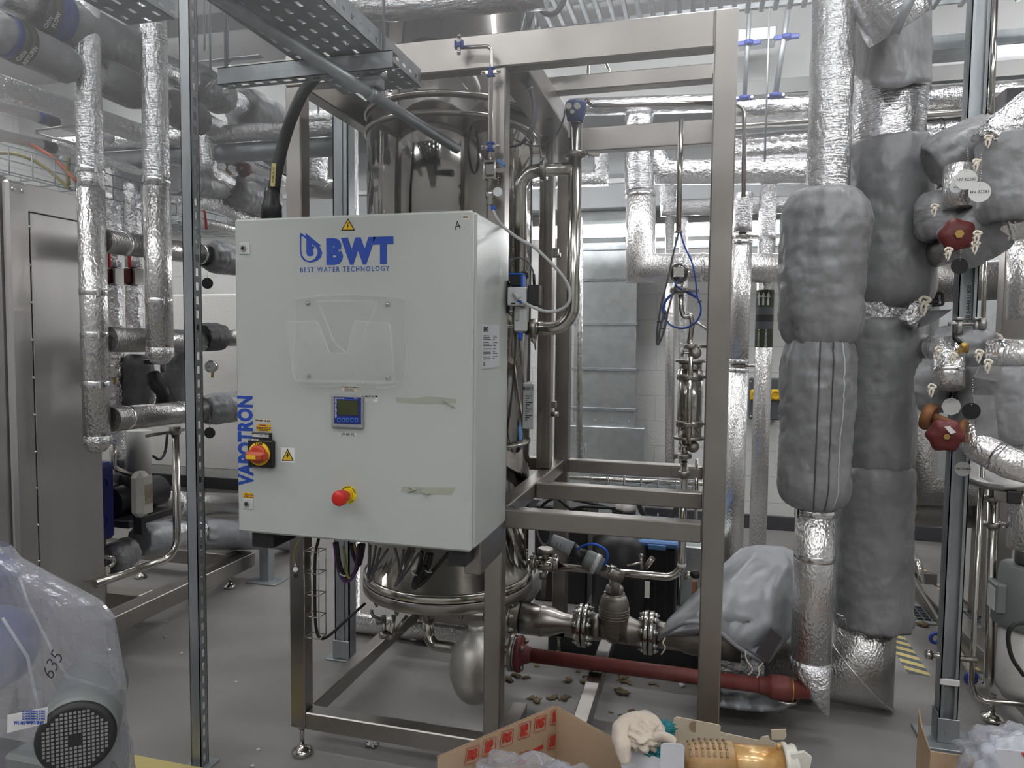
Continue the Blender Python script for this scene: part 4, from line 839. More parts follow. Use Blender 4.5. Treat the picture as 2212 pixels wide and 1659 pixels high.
t.p('stem_block',MB().box((xi+.016,YI-.012,zv-.012),(xi+.042,YI+.010,zv+.006),.003),'polished',v); t.p('blue_lever',MB().beam((xi+.03,YI-.014,zv+.028),(xi+.056,YI-.026,zv+.004),.014,.012,.003),'blue_lid',v)
zf=A(1062,420,YI).z; t.p('fitting',MB().lathe([(.008,-.035),(.012,-.03),(.012,-.012),(.018,-.01),(.018,.008),(.009,.012)],(xi,YI,zf),seg=16),'polished')
tag_disc('round steel tag hanging beside the ball valve on the post',(xi+.034,YI-.03,A(1085,418,YI).z),.015,'silver_label',(.3,-1,0),.05)
# clear air hose looping to the regulator
hp=[(1064,447,2.31),(1070,466,2.30),(1088,490,2.28),(1120,515,2.27),(1155,535,2.26),(1190,568,2.26),(1218,600,2.27),(1231,632,2.28),(1226,658,2.28),(1205,671,2.28),(1180,673,2.27),(1150,663,2.27),(1126,650,2.285),(1115,642,2.29)]
t=T('air_hose','translucent grey air hose looping from the tube to the regulator','hose',A(1115,642,2.29)); t.p('hose',MB().sweep(smooth_path([A(*p) for p in hp],6),.0052,12),'tube_clear')
for (p,q) in(((1064,446),(1066,455)),((1120,648),(1128,652))): t.p('push_collar',MB().cyl(A(*p,2.29 if p[0]>1100 else 2.31),A(*q,2.285 if p[0]>1100 else 2.308),.0068,12),'tube_blue')
t=T('air_regulator','air filter regulator with blue knob and grey bowl on the middle post','regulator',A(1122,715,2.33)); Yr=2.33
def bx(a,b,y0,y1,nm,m_,bev=.003,par=None): p=A(*a,Yr);q=A(*b,Yr); return t.p(nm,MB().box((p.x,y0,p.z),(q.x,y1,q.z),bev),m_,par)
bx((1091,606),(1100,676),2.335,2.37,'bracket','black'); kb=bx((1106,593),(1132,620),2.30,2.345,'adjusting_knob','black',.005); bx((1129,596),(1134,620),2.302,2.343,'knob_band','tube_blue',.001,kb); bx((1105,592),(1133,595),2.299,2.346,'knob_rim','tube_blue',.001,kb)
bx((1102,622),(1141,661),2.295,2.35,'regulator_body','silver_label'); bx((1143,616),(1166,661),2.31,2.36,'pressure_switch','dark_plastic',.003); bx((1114,661),(1124,694),2.315,2.34,'bowl','tube_clear',.004); bx((1112,665),(1136,716),2.32,2.355,'filter_body','silver_label',.004)
bx((1119,584),(1137,600),2.345,2.375,'rear_cap','black',.006)
p=A(1124,722,2.33); t.p('drain_nipple',MB().lathe([(.004,-.022),(.008,-.008),(.008,.004),(.01,.006)],p,seg=12),'tube_blue'); t.p('elbow_fitting',MB().cyl(A(1112,636,2.29),A(1122,646,2.285),.008,14).ball(A(1112,636,2.294),.009,12),'tube_clear')
for yy in(610,672): q=A(1100,yy,2.325); t.p('screw',MB().cyl(q,q+Vector((.012,0,0)),.0035,8),'band')
t.p('marking',MB().box(A(1104,654,2.2948),A(1113,657,2.2945)),'ink')
t=T('sensor_cable','thin grey sensor cable arching over the regulator','cable',A(1153,615,2.33)); t.p('cable',MB().sweep(smooth_path([A(*p) for p in((1153,602,2.33),(1151,585,2.33),(1140,565,2.33),(1122,557,2.33),(1108,562,2.33),(1101,578,2.34))],6),.003,8),'cable_grey'); t.p('plug',MB().cyl(A(1153,592,2.33),A(1154,616,2.33),.005,10),'black')
# ============================================================ polished process loop with ferrule clamps
YP=2.75; R_=.0258
t=T('process_pipe','polished two inch pipe loop with ferrule clamps right of the column','pipe',A(1240,700,YP))
pt=lambda x,y:A(x,y,YP)
xv=pt(1240,500).x; xl=pt(1124,500).x; zt2=pt(1200,366).z; zb3=pt(1200,710).z
t.p('main_pipe',MB().tube([(xv,YP,pt(1240,268).z),(xv,YP,zb3),(pt(1137,710).x,YP,zb3)],R_,.10,24,n=10),'polished')
t.p('branch_pipe',MB().tube([(xv,YP,zt2),(xl,YP,zt2),(xl,YP,zb3-.02)],R_*.98,.07,22,n=8),'polished')
def clampring(T_,c,ax,r,wing=None,m='steel',nm='ferrule_clamp'):
    c=Vector(c);ax=Vector(ax).normalized(); j=T_.p(nm,MB().lathe([(r,-.012),(r+.013,-.010),(r+.015,-.004),(r+.015,.004),(r+.013,.010),(r,.012)],c,ax,32,caps=False),m)
    u,w=frame_of(ax); wing=Vector(wing).normalized() if wing else u
    p=c+wing*(r+.02); k=ax.cross(wing)
    T_.p('clamp_lug',MB().beam(c+wing*(r+.006)-k*.012,c+wing*(r+.03)-k*.012,.01,.012,.002).beam(c+wing*(r+.006)+k*.012,c+wing*(r+.03)+k*.012,.01,.012,.002),m,j)
    T_.p('clamp_bolt',MB().cyl(p-k*.02,p+k*.045,.0035,8),'band',j)
    T_.p('wing_nut',MB().beam(p+k*.03,p+k*.055+wing*.028,.005,.014,.002).beam(p+k*.03,p+k*.055-wing*.02,.005,.014,.002).ball(p+k*.03,.008,10),m,j)
clampring(t,(xv,YP,pt(1240,335).z),(0,0,1),R_,(1,-.5,0)); clampring(t,(pt(1175,366).x,YP,zt2),(1,0,0),R_,(0,-.2,1)); clampring(t,(pt(1153,710).x,YP,zb3),(1,0,0),R_,(0,-.2,-1))
h=t.p('sensor_neck',MB().lathe([(.0225,0),(.0225,.05),(.018,.052)],(xv,YP,pt(1240,270).z),seg=20),'polished')
hh=T('level_sensor','blue cast sensor head with cream cable glands on the polished pipe','sensor',(xv,YP,pt(1240,268).z)); z0=pt(1240,266).z
hh.p('housing',MB().lathe([(.026,0),(.033,.012),(.038,.04),(.040,.06),(.041,.068),(.038,.076),(.01,.08)],(xv,YP,z0),seg=32),'head_blue')
for dx,dz,r,in((-.02,.052,.0125),(.012,.05,.013),(-.006,.03,.008)): hh.p('cable_entry',MB().cyl((xv+dx,YP-.044,z0+dz),(xv+dx,YP-.03,z0+dz),r,6 if r>.01 else 16),'ivory_plastic')
one('signal_cable','thin grey cable drooping from the blue sensor head to the column','cable',MB().sweep(smooth_path([A(*p) for p in((1221,236,2.70),(1217,258,2.7),(1206,285,2.7),(1188,303,2.7),(1165,315,2.7),(1140,312,2.66),(1112,302,2.6))],6),.0035,8),'cable_grey')
one('name_tag','thin pale strip tag hanging from the blue sensor head','tag',MB().box(A(1228,262,2.70),A(1231,297,2.70)+Vector((0,.004,0))),'silver_label')
# ============================================================ background pipes, centre right
ipipe('foil riser with clad foot and mitred elbow behind the frame',[A(1381,250,5.0),A(1381,412,5.0),A(1381,413,5.0)],.098,'foil')
ipipe('stucco clad riser foot with mitred elbow running right behind frame post',[A(1384,414,5.0),A(1384,580,5.0),A(1475,580,5.0)],.10,'stucco',[(0,.05),(1,.97)]); g=None
ipipe('clad horizontal pipe right of the shiny ball behind the frame post',[A(1488,578,5.0),A(1740,580,5.0)],.096,'stucco',[(0,.12)])
ipipe('foil offset pipe descending from the riser top to the right',[A(1395,300,5.1),A(1432,372,5.1),A(1760,368,5.1)],.085,'foil_crinkle',wrk=.03)
ipipe('horizontal foil pipe low behind the frame post',[A(1440,372,5.3),A(1445,449,5.3),A(1745,440,5.3)],.06,'foil')
ipipe('foil L-shaped pipe at the wall between column and polished pipe',[A(1298,300,5.4),A(1298,385,5.4),A(1150,392,5.4)],.058,'foil_crinkle',wrk=.03)
ipipe('thin foil drop pipe left behind the shiny cylinder',[A(1447,470,5.6),A(1447,1010,5.6)],.035,'stucco',cap=None,group='thin drops behind the shiny cylinder'); ipipe('thin foil drop pipe right behind the shiny cylinder',[A(1476,470,5.6),A(1476,1010,5.6)],.035,'foil',group='thin drops behind the shiny cylinder')
ipipe('upper long horizontal foil pipe behind the right risers',[A(1560,243,5.1),A(2240,205,5.1)],.095,'foil',wrk=.04,group='long foil pipes behind the right risers')
ipipe('lower long horizontal foil pipe behind the right risers',[A(1560,333,5.2),A(2100,293,5.2)],.125,'foil',[(0,.87)],wrk=.03,group='long foil pipes behind the right risers')
ipipe('thin steel pipe running between the two long foil pipes',[A(1560,273,5.0),A(2200,236,5.0)],.022,'polished')
ipipe('foil pipe passing behind the frame cross beams near the ceiling',[A(1230,232,5.0),A(1560,222,5.0)],.06,'foil')
t=ipipe('stainless tube with small clip along the upper frame crossbar',[A(1265,215,3.0),A(1280,228,3.0),A(1555,223,3.0)],.009,'polished',[],None,.03,'steel_tube')
t=ipipe('hooked stainless tube right of the frame post',[A(1560,226,3.0),A(1608,226,3.0),A(1606,425,3.0)],.0085,'polished',[],None,.04,'steel_tube')
# slim risers right of the frame post
Yq=4.6; x1=A(1600,640,Yq).x; zq=lambda y:A(1600,y,Yq).z
t=T('slim_riser','slim clad riser in three lengths joined by clamps beside the frame post','pipe',(x1,Yq,0)); r=.058
t.p('foil_length',MB().sweep(path_sub([(x1,Yq,zq(502)),(x1,Yq,zq(418))]),r*.95,24,disp=lambda L,a:.04*wr(L,a,1.5,2)),'foil')
for a,b in((520,784),(797,1240)): t.p('cladding',MB().cyl((x1,Yq,zq(b) if b<1200 else 0),(x1,Yq,zq(a)),r,30),'stucco')
for y in(524,781,800): t.p('metal_band',MB().lathe([(r,-.012),(r*1.04,-.01),(r*1.04,.01),(r,.012)],(x1,Yq,zq(y)),seg=30,caps=False),'band')
for y in(511,790): t.p('inner_pipe',MB().cyl((x1,Yq,zq(y+8)),(x1,Yq,zq(y-8)),.025,18),'polished'); clampring(t,(x1,Yq,zq(y)),(0,0,1),.03,(1,-.8,0))
t=T('condensate_riser','slim foil and clad riser with olive condensate marker band','pipe',(A(1652,700,5.15).x,5.15,0)); x2=A(1651,700,5.15).x; zq2=lambda y:A(1651,y,5.15).z
t.p('foil_length',MB().sweep(path_sub([(x2,5.15,zq2(520)),(x2,5.15,zq2(385)),(x2,5.15,zq2(376))]),.057,24,disp=lambda L,a:.05*wr(L,a,1.5,2)),'foil'); t.p('cladding',MB().cyl((x2,5.15,0),(x2,5.15,zq2(520)),.057,28),'stucco')
mk=T('pipe_marker','olive condensate band with white arrows and grey stripes on the slim riser','label',(x2,5.15,zq2(750)),'pipe identification bands')
for a,b,c_ in((627,664,'olive'),(664,680,'tape_grey'),(680,695,'skin_dark'),(695,711,'tape_grey'),(711,750,'olive')): mk.p('colour_band',MB().lathe([(.0585,zq2(b)),(.0585,zq2(a))],(x2,5.15,0),seg=30,caps=False),c_)
for ang,nm in((-2.35,1),(-1.83,1),(-1.3,1)):
    d=Vector((math.cos(ang),math.sin(ang),0)); p=Vector((x2,5.15,0))+d*.0592; u=Vector((-d.y,d.x,0))
    mk.p('arrow',MB().prism([p+u*s+Vector((0,0,z)) for s,z in((-.006,zq2(660)),(.006,zq2(660)),(.006,zq2(643)),(.015,zq2(643)),(0,zq2(631)),(-.015,zq2(643)),(-.006,zq2(643)))],d*.001),'white_label')
for ang,s in((-2.25,'CONDENSATE'),(-1.45,'CONDENSATE')):
    d=Vector((math.cos(ang),math.sin(ang),0)); y=Vector((0,0,1)) if ang<-2 else Vector((0,0,-1)); yy=y.cross(d)*-1; m3=Matrix((y,d.cross(y),d)).transposed()
    text_mesh(s,.02,Vector((x2,5.15,zq2(730)))+d*.0592,m3,'white_label','band_lettering',mk.o,mk.loc,bold=.0003,sx=.9)
t=T('socket_box','dark wall box with two yellow sockets behind the slim risers','socket box',A(1650,860,6.4)); p=A(1617,905,6.38);q=A(1688,818,6.38)
t.p('enclosure',MB().box((p.x,6.36,p.z),(q.x,6.5,q.z),.01),'tape_grey')
for px in(1631,1675): c=A(px,853,6.35); t.p('yellow_socket',MB().box((c.x-.04,6.33,c.z-.045),(c.x+.04,6.36,c.z+.045),.012).torus((c.x,6.328,c.z),(0,1,0),.032,.007,24,8),'yellow')
for s in((1622,824),(1683,824),(1622,899),(1683,899)): c=A(*s,6.36); t.p('screw',MB().ball(c,.007,8),'band')
# hangers at the ceiling above the right risers
def hanger(label,px,py0,px1,py1,Y,r=.014,nut=True):
    t=T('drop_rod',label,'rod',A(px1,py1,Y),'suspension rods near the ceiling, right'); t.p('rod',MB().cyl(A(px,py0,Y) if nut else Vector((A(px1,py1,Y).x,Y,CEIL)),A(px1,py1,Y),r,12),'galv'); c=A(px1,py1,Y)
    if nut:
        t.p('split_clip',MB().lathe([(r,-.014),(r*2,-.012),(r*2,.012),(r,.014)],c,seg=16).beam(c-Vector((.055,0,0)),c+Vector((.055,0,0)),.02,.03,.004),'clamp_blue')
        t.p('clip_bolt',MB().cyl(c+Vector((-.045,-.02,0)),c+Vector((-.045,.02,0)),.008,8).cyl(c+Vector((.045,-.02,0)),c+Vector((.045,.02,0)),.008,8),'band')
hanger('left steel drop tube ending in clip on upper foil pipe',1622,-20,1608,212,4.9); hanger('slanting steel drop tube right of the first one',1708,-20,1675,207,4.9,.017); hanger('thin threaded drop rod between the two drop tubes',1664,50,1652,350,4.85,.006,False)
for i,(px,py,pw) in enumerate(((1617,93,18),(1699,80,18))):
    c=A(px,py,4.9); one('split_clip','%s blue rubber split clip halfway up a drop tube'%('left','right')[i],'clip',MB().lathe([(.018,-.016),(.03,-.014),(.03,.014),(.018,.016)],c,seg=16).beam(c-Vector((.075,0,0)),c+Vector((.075,0,0)),.02,.03,.004),'clamp_blue',group='clips halfway up the drop tubes')
one('junction_box','grey ceiling junction box left of the drop rods','box',MB().box(A(1590,92,5.0),A(1678,54,5.0)+Vector((0,.15,0)),.006),'galv')
# tubes, coil and cylinder inside the right bay of the frame
YS=3.12
t=T('drop_conduit','slim stainless conduit hanging in the right bay of the frame','conduit',A(1468,500,YS)); xs=A(1468,400,YS).x
t.p('tube',MB().cyl((xs,YS,A(1468,500,YS).z),(xs,YS,A(1466,285,YS).z+.05),.0115,16),'polished'); t.p('end_flange',MB().cyl((xs,YS,A(1468,500,YS).z-.006),(xs,YS,A(1468,500,YS).z),.018,16),'steel')
t=T('shiny_actuator','polished ball shaped valve head with square face plate','valve',A(1467,590,YS)); c=A(1467,590,YS)
t.p('ball_housing',MB().ball(c,.044,28),'mirror'); t.p('face_plate',MB().box(c+Vector((-.024,-.047,-.022)),c+Vector((.024,-.036,.022)),.003).cyl(c+Vector((0,-.052,0)),c+Vector((0,-.046,0)),.008,12),'polished')
for dx,dz in((-.018,.016),(.018,.016),(-.018,-.016),(.018,-.016)): t.p('screw',MB().cyl(c+Vector((dx,-.0495,dz)),c+Vector((dx,-.046,dz)),.004,8),'band')
t.p('neck',MB().cyl(c-Vector((0,0,.09)),c-Vector((0,0,.03)),.021,18),'polished'); clampring(t,c-Vector((0,0,.072)),(0,0,1),.022,(1,-.3,0))
g=MB().tube([A(1470,622,YS),A(1472,668,YS),A(1478,688,YS),A(1493,678,YS),A(1495,700,YS),A(1489,742,YS)],.0115,.02,14); one('sample_tube','S-bent polished sample tube under the shiny ball','pipe',g,'polished')
one('sample_tube','thin tube running right from the S-bend to the frame post','pipe',MB().tube([A(1490,697,3.14),A(1510,699,3.14),A(1530,712,3.14),A(1532,780,3.14)],.007,.02,12),'polished')
t=T('blue_hose','blue air hose coiled once and tied below the shiny ball','hose',A(1472,668,3.06)); c=A(1472,668,3.06); R=.078
P=[A(1470,502,3.1),A(1478,530,3.08),A(1494,565,3.06),A(1502,600,3.05),A(1506,640,3.06)]+[c+Vector((math.cos(a)*R,.004*k,math.sin(a)*R)) for k,a in enumerate([.35-i*.42 for i in range(30)])]+[A(1462,618,3.06),A(1464,606,3.08)]
t.p('hose',MB().sweep(smooth_path(P,4),.0034,8),'logo_blue')
for a in(.4,-.9,3.9): t.p('cable_tie',MB().torus(c+Vector((math.cos(a)*R,0,math.sin(a)*R)),(-math.sin(a),0,math.cos(a)),.008,.002,12,6),'black')
t=T('grey_hose','grey hose folded into a long narrow loop and tied','hose',A(1421,745,3.05)); P=[A(1466,502,3.1),A(1455,545,3.07),A(1443,600,3.05),A(1428,660,3.04),A(1419,720,3.04),A(1421,744,3.04),A(1432,720,3.05),A(1446,660,3.05),A(1460,612,3.07)]
t.p('hose',MB().sweep(smooth_path(P,5),.0042,8),'cable_grey'); t.p('hose_return',MB().sweep(smooth_path([A(1437,670,3.04),A(1428,700,3.03),A(1423,735,3.03),A(1432,722,3.03),A(1440,690,3.03),A(1438,672,3.03)],5),.0045,8),'cable_grey')
for q in((1425,695),(1433,710)): t.p('cable_tie',MB().torus(A(*q,3.04),(0,0,1),.011,.002,14,6),'black')
# heat exchanger cylinder
t=T('sample_cooler','polished double cylinder sample cooler with bands and clamps','cooler',A(1490,960,YS)); xs=A(1490,860,YS).x; ZS=lambda y:A(1490,y,YS).z; rr=.052
t.p('shell',MB().lathe([(rr,ZS(945)),(rr,ZS(800))],(xs,YS,0),seg=36),'polished'); t.p('upper_shell',MB().lathe([(rr*.92,ZS(800)),(rr*.92,ZS(781))],(xs,YS,0),seg=36),'polished')
t.p('centre_tube',MB().cyl((xs,YS-rr-.004,ZS(955)),(xs,YS-rr-.004,ZS(770)),.012,14),'polished')
for y in(814,915): t.p('strap_band',MB().lathe([(rr,ZS(y+7)),(rr+.004,ZS(y+6)),(rr+.004,ZS(y-6)),(rr,ZS(y-7))],(xs,YS,0),seg=36,caps=False).box((xs-.012,YS-rr-.02,ZS(y)-.008),(xs+.012,YS-rr,ZS(y)+.008),.002).cyl((xs+rr,YS,ZS(y)),(xs+rr+.06,YS,ZS(y)),.006,10),'steel')
for y in(780,946): t.p('end_flange',MB().lathe([(rr+.008,ZS(y+3)),(rr+.012,ZS(y+2)),(rr+.012,ZS(y-3)),(rr+.008,ZS(y-4))],(xs,YS,0),seg=36),'steel')
t.p('upper_neck',MB().cyl((xs,YS,ZS(780)),(xs,YS,ZS(740)),.0135,14),'polished'); t.p('lower_neck',MB().cyl((xs-.016,YS,ZS(1000)),(xs-.016,YS,ZS(948)),.0135,14),'polished')
clampring(t,(xs,YS,ZS(748)),(0,0,1),.016,(1,-.2,0)); clampring(t,(xs-.016,YS,ZS(985)),(0,0,1),.016,(-1,-.3,0))
for y in(762,963): t.p('diaphragm_body',MB().lathe([(.006,-.014),(.022,-.008),(.026,0),(.022,.008),(.006,.014)],(xs+.018,YS-.02,ZS(y)),(0,-1,.2),20),'cast'); t.p('side_valve',MB().cyl((xs-.04,YS-.02,ZS(y)),(xs,YS-.02,ZS(y)),.006,10).cyl((xs-.036,YS-.02,ZS(y+8)),(xs-.036,YS-.02,ZS(y-6)),.006,10),'polished')
YL=3.12
g=MB().tube([(xs-.016,YL,ZS(1001)),(xs-.016,YL,A(1480,1250,YL).z),(A(1166,1218,YL).x,YL,A(1166,1226,YL).z+.012)],.0165,.07,16,n=8); t=T('drain_tube','polished tube dropping from the cooler and running left under the bay','pipe',A(1480,1250,YL)); t.p('tube',g,'polished')
q=A(1480,1023,YL); t.p('pipe_bracket',MB().box(q+Vector((-.06,.02,-.02)),q+Vector((.06,.026,.02)),.002).lathe([(.017,-.012),(.024,-.01),(.024,.01),(.017,.012)],(xs-.016,YL,q.z),seg=16),'steel')
q=A(1481,1222,YL); t.p('white_tape',MB().cyl((xs-.016,YL,q.z-.008),(xs-.016,YL,q.z+.008),.0185,14),'white_label')
ipipe('thin vertical steel tube right of the sample cooler',[A(1505,990,3.25),A(1503,1140,3.25)],.008,'polished')
t=T('sanitary_valve','small valve group with round cap beside the polished column foot','valve',A(1180,1215,YL)); c=A(1178,1218,YL)
t.p('body',MB().cyl(c-Vector((.03,0,0)),c+Vector((.04,0,0)),.032,20),'polished'); t.p('round_cap',MB().lathe([(.03,-.012),(.036,-.01),(.036,.008),(.03,.012)],c+Vector((-.0,0,.062)),seg=24).cyl(c+Vector((0,0,.02)),c+Vector((0,0,.06)),.016,14),'steel'); clampring(t,c+Vector((-.055,0,0)),(1,0,0),.02,(0,-.3,1)); clampring(t,c+Vector((.05,0,0)),(1,0,0),.02,(0,-.5,1)); t.p('inlet',MB().cyl(c-Vector((.16,0,0)),c,.015,14),'polished'); t.p('drop_leg',MB().cyl(c-Vector((.01,0,.16)),c,.011,12).cyl(c-Vector((.01,0,.07)),c-Vector((.01,0,.04)),.017,12),'steel_dull')
ipipe('pale clad tube curving down behind the column foot',[A(1172,1232,3.3),A(1160,1262,3.3),A(1128,1305,3.3)],.028,'white_paint',[],None,.05)
# angled seat valve with actuator
t=T('angle_seat_valve','slanting grey actuator valve with blue air tube','valve',A(1300,1235,2.95)); YA=2.9; a0=A(1190,1165,YA);a1=A(1236,1187,YA);a2=A(1262,1205,YA);a3=A(1300,1225,YA);a4=A(1338,1240,YA)
d=(a3-a0).normalized()
t.p('position_cap',MB().sweep([a0,a0.lerp(a1,.1),a1],[.022,.027,.032],20),'grey_plastic'); t.p('collar',MB().sweep([a1,a1.lerp(a2,.5),a2],[.03,.026,.034],20),'black'); t.p('actuator_body',MB().sweep([a2,a2.lerp(a3,.15),a2.lerp(a3,.7),a3],[.034,.041,.041,.034],24),'motor_grey')
t.p('actuator_ring',MB().lathe([(.041,-.01),(.0435,-.009),(.0435,.009),(.041,.01)],a2.lerp(a3,.65),d,24,caps=False),'silver_label'); t.p('bonnet',MB().sweep([a3,a4],[.016,.020],18).sweep([a3.lerp(a4,.4),a3.lerp(a4,.75)],.026,6),'polished')
for k in range(3): q=a0.lerp(a1,.4+.15*k)-Vector((.004,.03,-.004)); t.p('cap_rib',MB().beam(q-Vector((.0,0,.008)),q+Vector((.004,0,.008)),.003,.003,.0005),'tape_grey')
t.p('air_tube',MB().sweep(smooth_path([A(1248,1187,2.86),A(1262,1178,2.84),A(1285,1176,2.83),A(1306,1186,2.83),A(1313,1203,2.84),A(1304,1222,2.86)],6),.0045,10),'tube_blue')
v=A(1330,1245,YL-.03); t.p('valve_body',MB().cyl(A(1302,1232,YL-.06),A(1345,1248,YL-.04),.026,20).cyl(v-Vector((0,0,.08)),v,.02,16),'cast')
one('control_cable','grey cable hanging in a U left of the actuator','cable',MB().sweep(smooth_path([A(1157,1120,2.8),A(1160,1150,2.8),A(1170,1173,2.8),A(1180,1176,2.8),A(1188,1160,2.8),A(1190,1130,2.8)],6),.005,8),'cable_grey')
for i,(x,y) in enumerate(((1317,1207),(1335,1200))): pass
t=T('small_valve','little chrome T-handled valve on top of the drain tube','valve',A(1335,1222,3.0)); c=A(1335,1212,3.05); c=A(1385,1215,YL-.02); t.p('stem',MB().cyl(c-Vector((0,0,.03)),c+Vector((0,0,.03)),.006,10).ball(c+Vector((0,0,.03)),.01,10),'polished'); t.p('spout',MB().cyl(c+Vector((-.06,0,-.02)),c+Vector((.0,0,.0)),.005,8).cyl(c+Vector((.02,0,-.02)),c+Vector((.05,-.02,.03)),.012,12),'polished')
# coil of cable behind the bay
t=T('cable_coil','grey cable coiled and hung behind the frame shelf','cable',A(1420,1085,3.7)); g=MB()
for k in range(5):
    c=A(1421,1085,3.72+k*.008); g.sweep([c+Vector((math.cos(a)*(.088+.004*k),0,math.sin(a)*(.095+.005*k))) for a in [2*PI*i/36 for i in range(36)]],.005,8,False,True)
t.p('coil',g,'cable_grey'); t.p('cable_tie',MB().torus(A(1421,1118,3.73),(1,0,0),.02,.003,14,6),'white_plastic')
mesh_tray('wire mesh tray with cables below the rear shelf beam',A(1275,1030,3.62).x,A(1510,1040,3.62).x,3.62,3.68,A(1300,1037,3.62).z-.02,.045,.085,long=.03)
ipipe('slim polished tube running behind the mesh tray under the shelf',[A(1150,1028,3.75),A(1530,1046,3.75)],.011,'polished')
ipipe('foil clad strip pipe rising along the rear frame post',[A(1252,470,3.65),A(1252,1010,3.65)],.017,'stucco')
g=MB()
for k,P in enumerate((((1195,1070),(1215,1085),(1235,1100),(1260,1095),(1330,1098)),((1190,1080),(1210,1068),(1240,1080),(1290,1090),(1345,1106)),((1165,1100),(1180,1085),(1205,1075),(1225,1095),(1260,1100)))): g.sweep(smooth_path([A(x,y,3.0+.05*k) for x,y in P],6),.0065,8)
one('cable_bundle','bundle of black cables crossing behind the frame shelf','cable',g,'rubber')
# ============================================================ RIGHT: big risers in jackets
Y3=3.05; x3=A(1764,1200,Y3).x; x3=(x3+A(1790,200,Y3).x)/2; z3=lambda y:A(1780,y,Y3).z; r3=.077
t=T('pipe_riser','big shiny riser with foil top and slanting foil-wrapped foot','pipe',(x3,Y3,z3(1540)))
t.p('foil_sleeve',MB().sweep(path_sub([(x3,Y3,z3(430)),(x3,Y3,z3(200)),(x3,Y3,CEIL)]),r3*1.03,36,disp=lambda L,a:.035*wr(L,a,1.5,6)+.03*wr(L*4,a,3,1)),'foil')
def slant(g,seg,za,zb):     # give the first ring a slanting cut
    for k in range(seg):
        v=g.v[k]; f=(v[0]-(x3-r3))/(2*r3); g.v[k]=(v[0],v[1],za+(zb-za)*f)
    return g
t.p('cladding',MB().cyl((x3,Y3,z3(1425)),(x3,Y3,z3(1080)),r3,40),'stucco')
zc=z3(1425); g=MB().sweep([(x3,Y3,zc-.05),(x3,Y3,zc)],r3*1.005,40); slant(g,40,z3(1448),z3(1545)); t.p('slanting_foot',g,'foil_crinkle')
for y in(1106,1203): t.p('metal_band',MB().lathe([(r3,-.014),(r3*1.025,-.012),(r3*1.025,.012),(r3,.014)],(x3,Y3,z3(y)),seg=40,caps=False),'band')
t.p('buckle',MB().box((x3-r3*1.08,Y3-.04,z3(1106)-.02),(x3-r3*.95,Y3-.015,z3(1106)+.02),.002),'band')
jacket('plump grey jacket, upper of the two on the slanting-foot riser',(x3-.01,Y3,z3(748)),(x3+.0,Y3,z3(408)),.158,ends=(.62,.55),round_=.17,wk=.10,bulge=.04,group='big jackets on the front riser')
jacket('seamed grey jacket, lower of the two on the slanting-foot riser',(x3-.012,Y3,z3(1098)),(x3-.008,Y3,z3(732)),.140,ends=(.55,.8),round_=.13,wk=.09,seams=((1.45,'jacket_dark'),(2.12,'silver_label'),(1.8,'jacket_dark')),group='big jackets on the front riser')
Y4=3.38; r4=.124; x4=A(1866,1400,Y4).x; z4=lambda y:A(1900,y,Y4).z; zc=z4(1420)
ze=.02+r4
t=T('pipe_riser','rear dark clad riser with mitred elbow turning left at the floor','pipe',(x4,Y4,0.02))
t.p('cladding',MB().sweep([(x4,Y4,z4(1340)),(x4,Y4,ze),(x4-.42,Y4,ze+.01)],r4,44),'stucco_dark'); t.p('elbow_seam',MB().sweep([(x4+math.cos(a)*r4*1.01,Y4+math.sin(a)*r4*1.01,ze-math.cos(a)*r4*1.01) for a in [2*PI*k/40 for k in range(40)]],.004,6,False,True),'band')
t.p('foil_edge',MB().sweep(path_sub([(x4,Y4,z4(1352)),(x4,Y4,z4(1325))],.01),r4*1.03,44,disp=lambda L,a:.05*wr(L*6,a,5,1)),'foil_crinkle')
x5=A(1911,250,Y4+.05).x
t.p('foil_sleeve',MB().sweep(path_sub([(x5,Y4,z4(330)),(x5,Y4,z4(60))]),.148,44,disp=lambda L,a:.03*wr(L,a,1.5,8)+.02*wr(L*4,a,3,2)),'foil')
t.p('foil_sleeve',MB().sweep(path_sub([(x5,Y4,z4(700)),(x5,Y4,z4(655))],.01),.12,44,disp=lambda L,a:.10*wr(L*6,a,4,2)),'foil_crinkle')
jacket('tall matt grey jacket, top one on the rear riser',A(1925,672,Y4),A(1921,308,Y4),.172,ends=(.45,.93),round_=.12,wk=.05,group='big jackets on the rear riser')
jacket('grey jacket, middle one on the rear riser',A(1895,1012,Y4),A(1905,686,Y4),.152,ends=(.8,.82),round_=.10,wk=.07,group='big jackets on the rear riser')
jacket('grey jacket with square lower hem, bottom one on the rear riser',A(1884,1345,Y4),A(1893,1000,Y4),.158,ends=(.97,.8),round_=.09,wk=.06,group='big jackets on the rear riser')
# loose flap and foil tuft between the jackets
g=MB(); F0=[A(1960,690,3.3),A(1995,672,3.25),A(2058,668,3.22),A(2020,695,3.2),A(1985,708,3.2),A(1962,716,3.25)]
g.prism(F0,(0,.004,0)); one('fabric_flap','pointed loose fabric flap sticking out between rear jackets','flap',g,'jacket')
one('foil_tuft','crumpled foil tuft poking out beside the pointed flap','foil',MB().sweep(path_sub([A(1958,700,3.18),A(1990,658,3.18)],.012),.035,20,disp=lambda L,a:.3*wr(L*5,a,3,2)),'foil_crinkle')
t=T('strap_buckle','black strap buckle above the pointed flap','buckle',A(2020,655,3.2)); t.p('strap',MB().beam(A(1998,653,3.2),A(2028,650,3.2),.006,.02,.002),'black'); t.p('buckle_loop',MB().tube([A(2022,648,3.2),A(2026,632,3.2),A(2036,634,3.2),A(2037,658,3.2),A(2014,660,3.2)],.006,.006,8),'black')
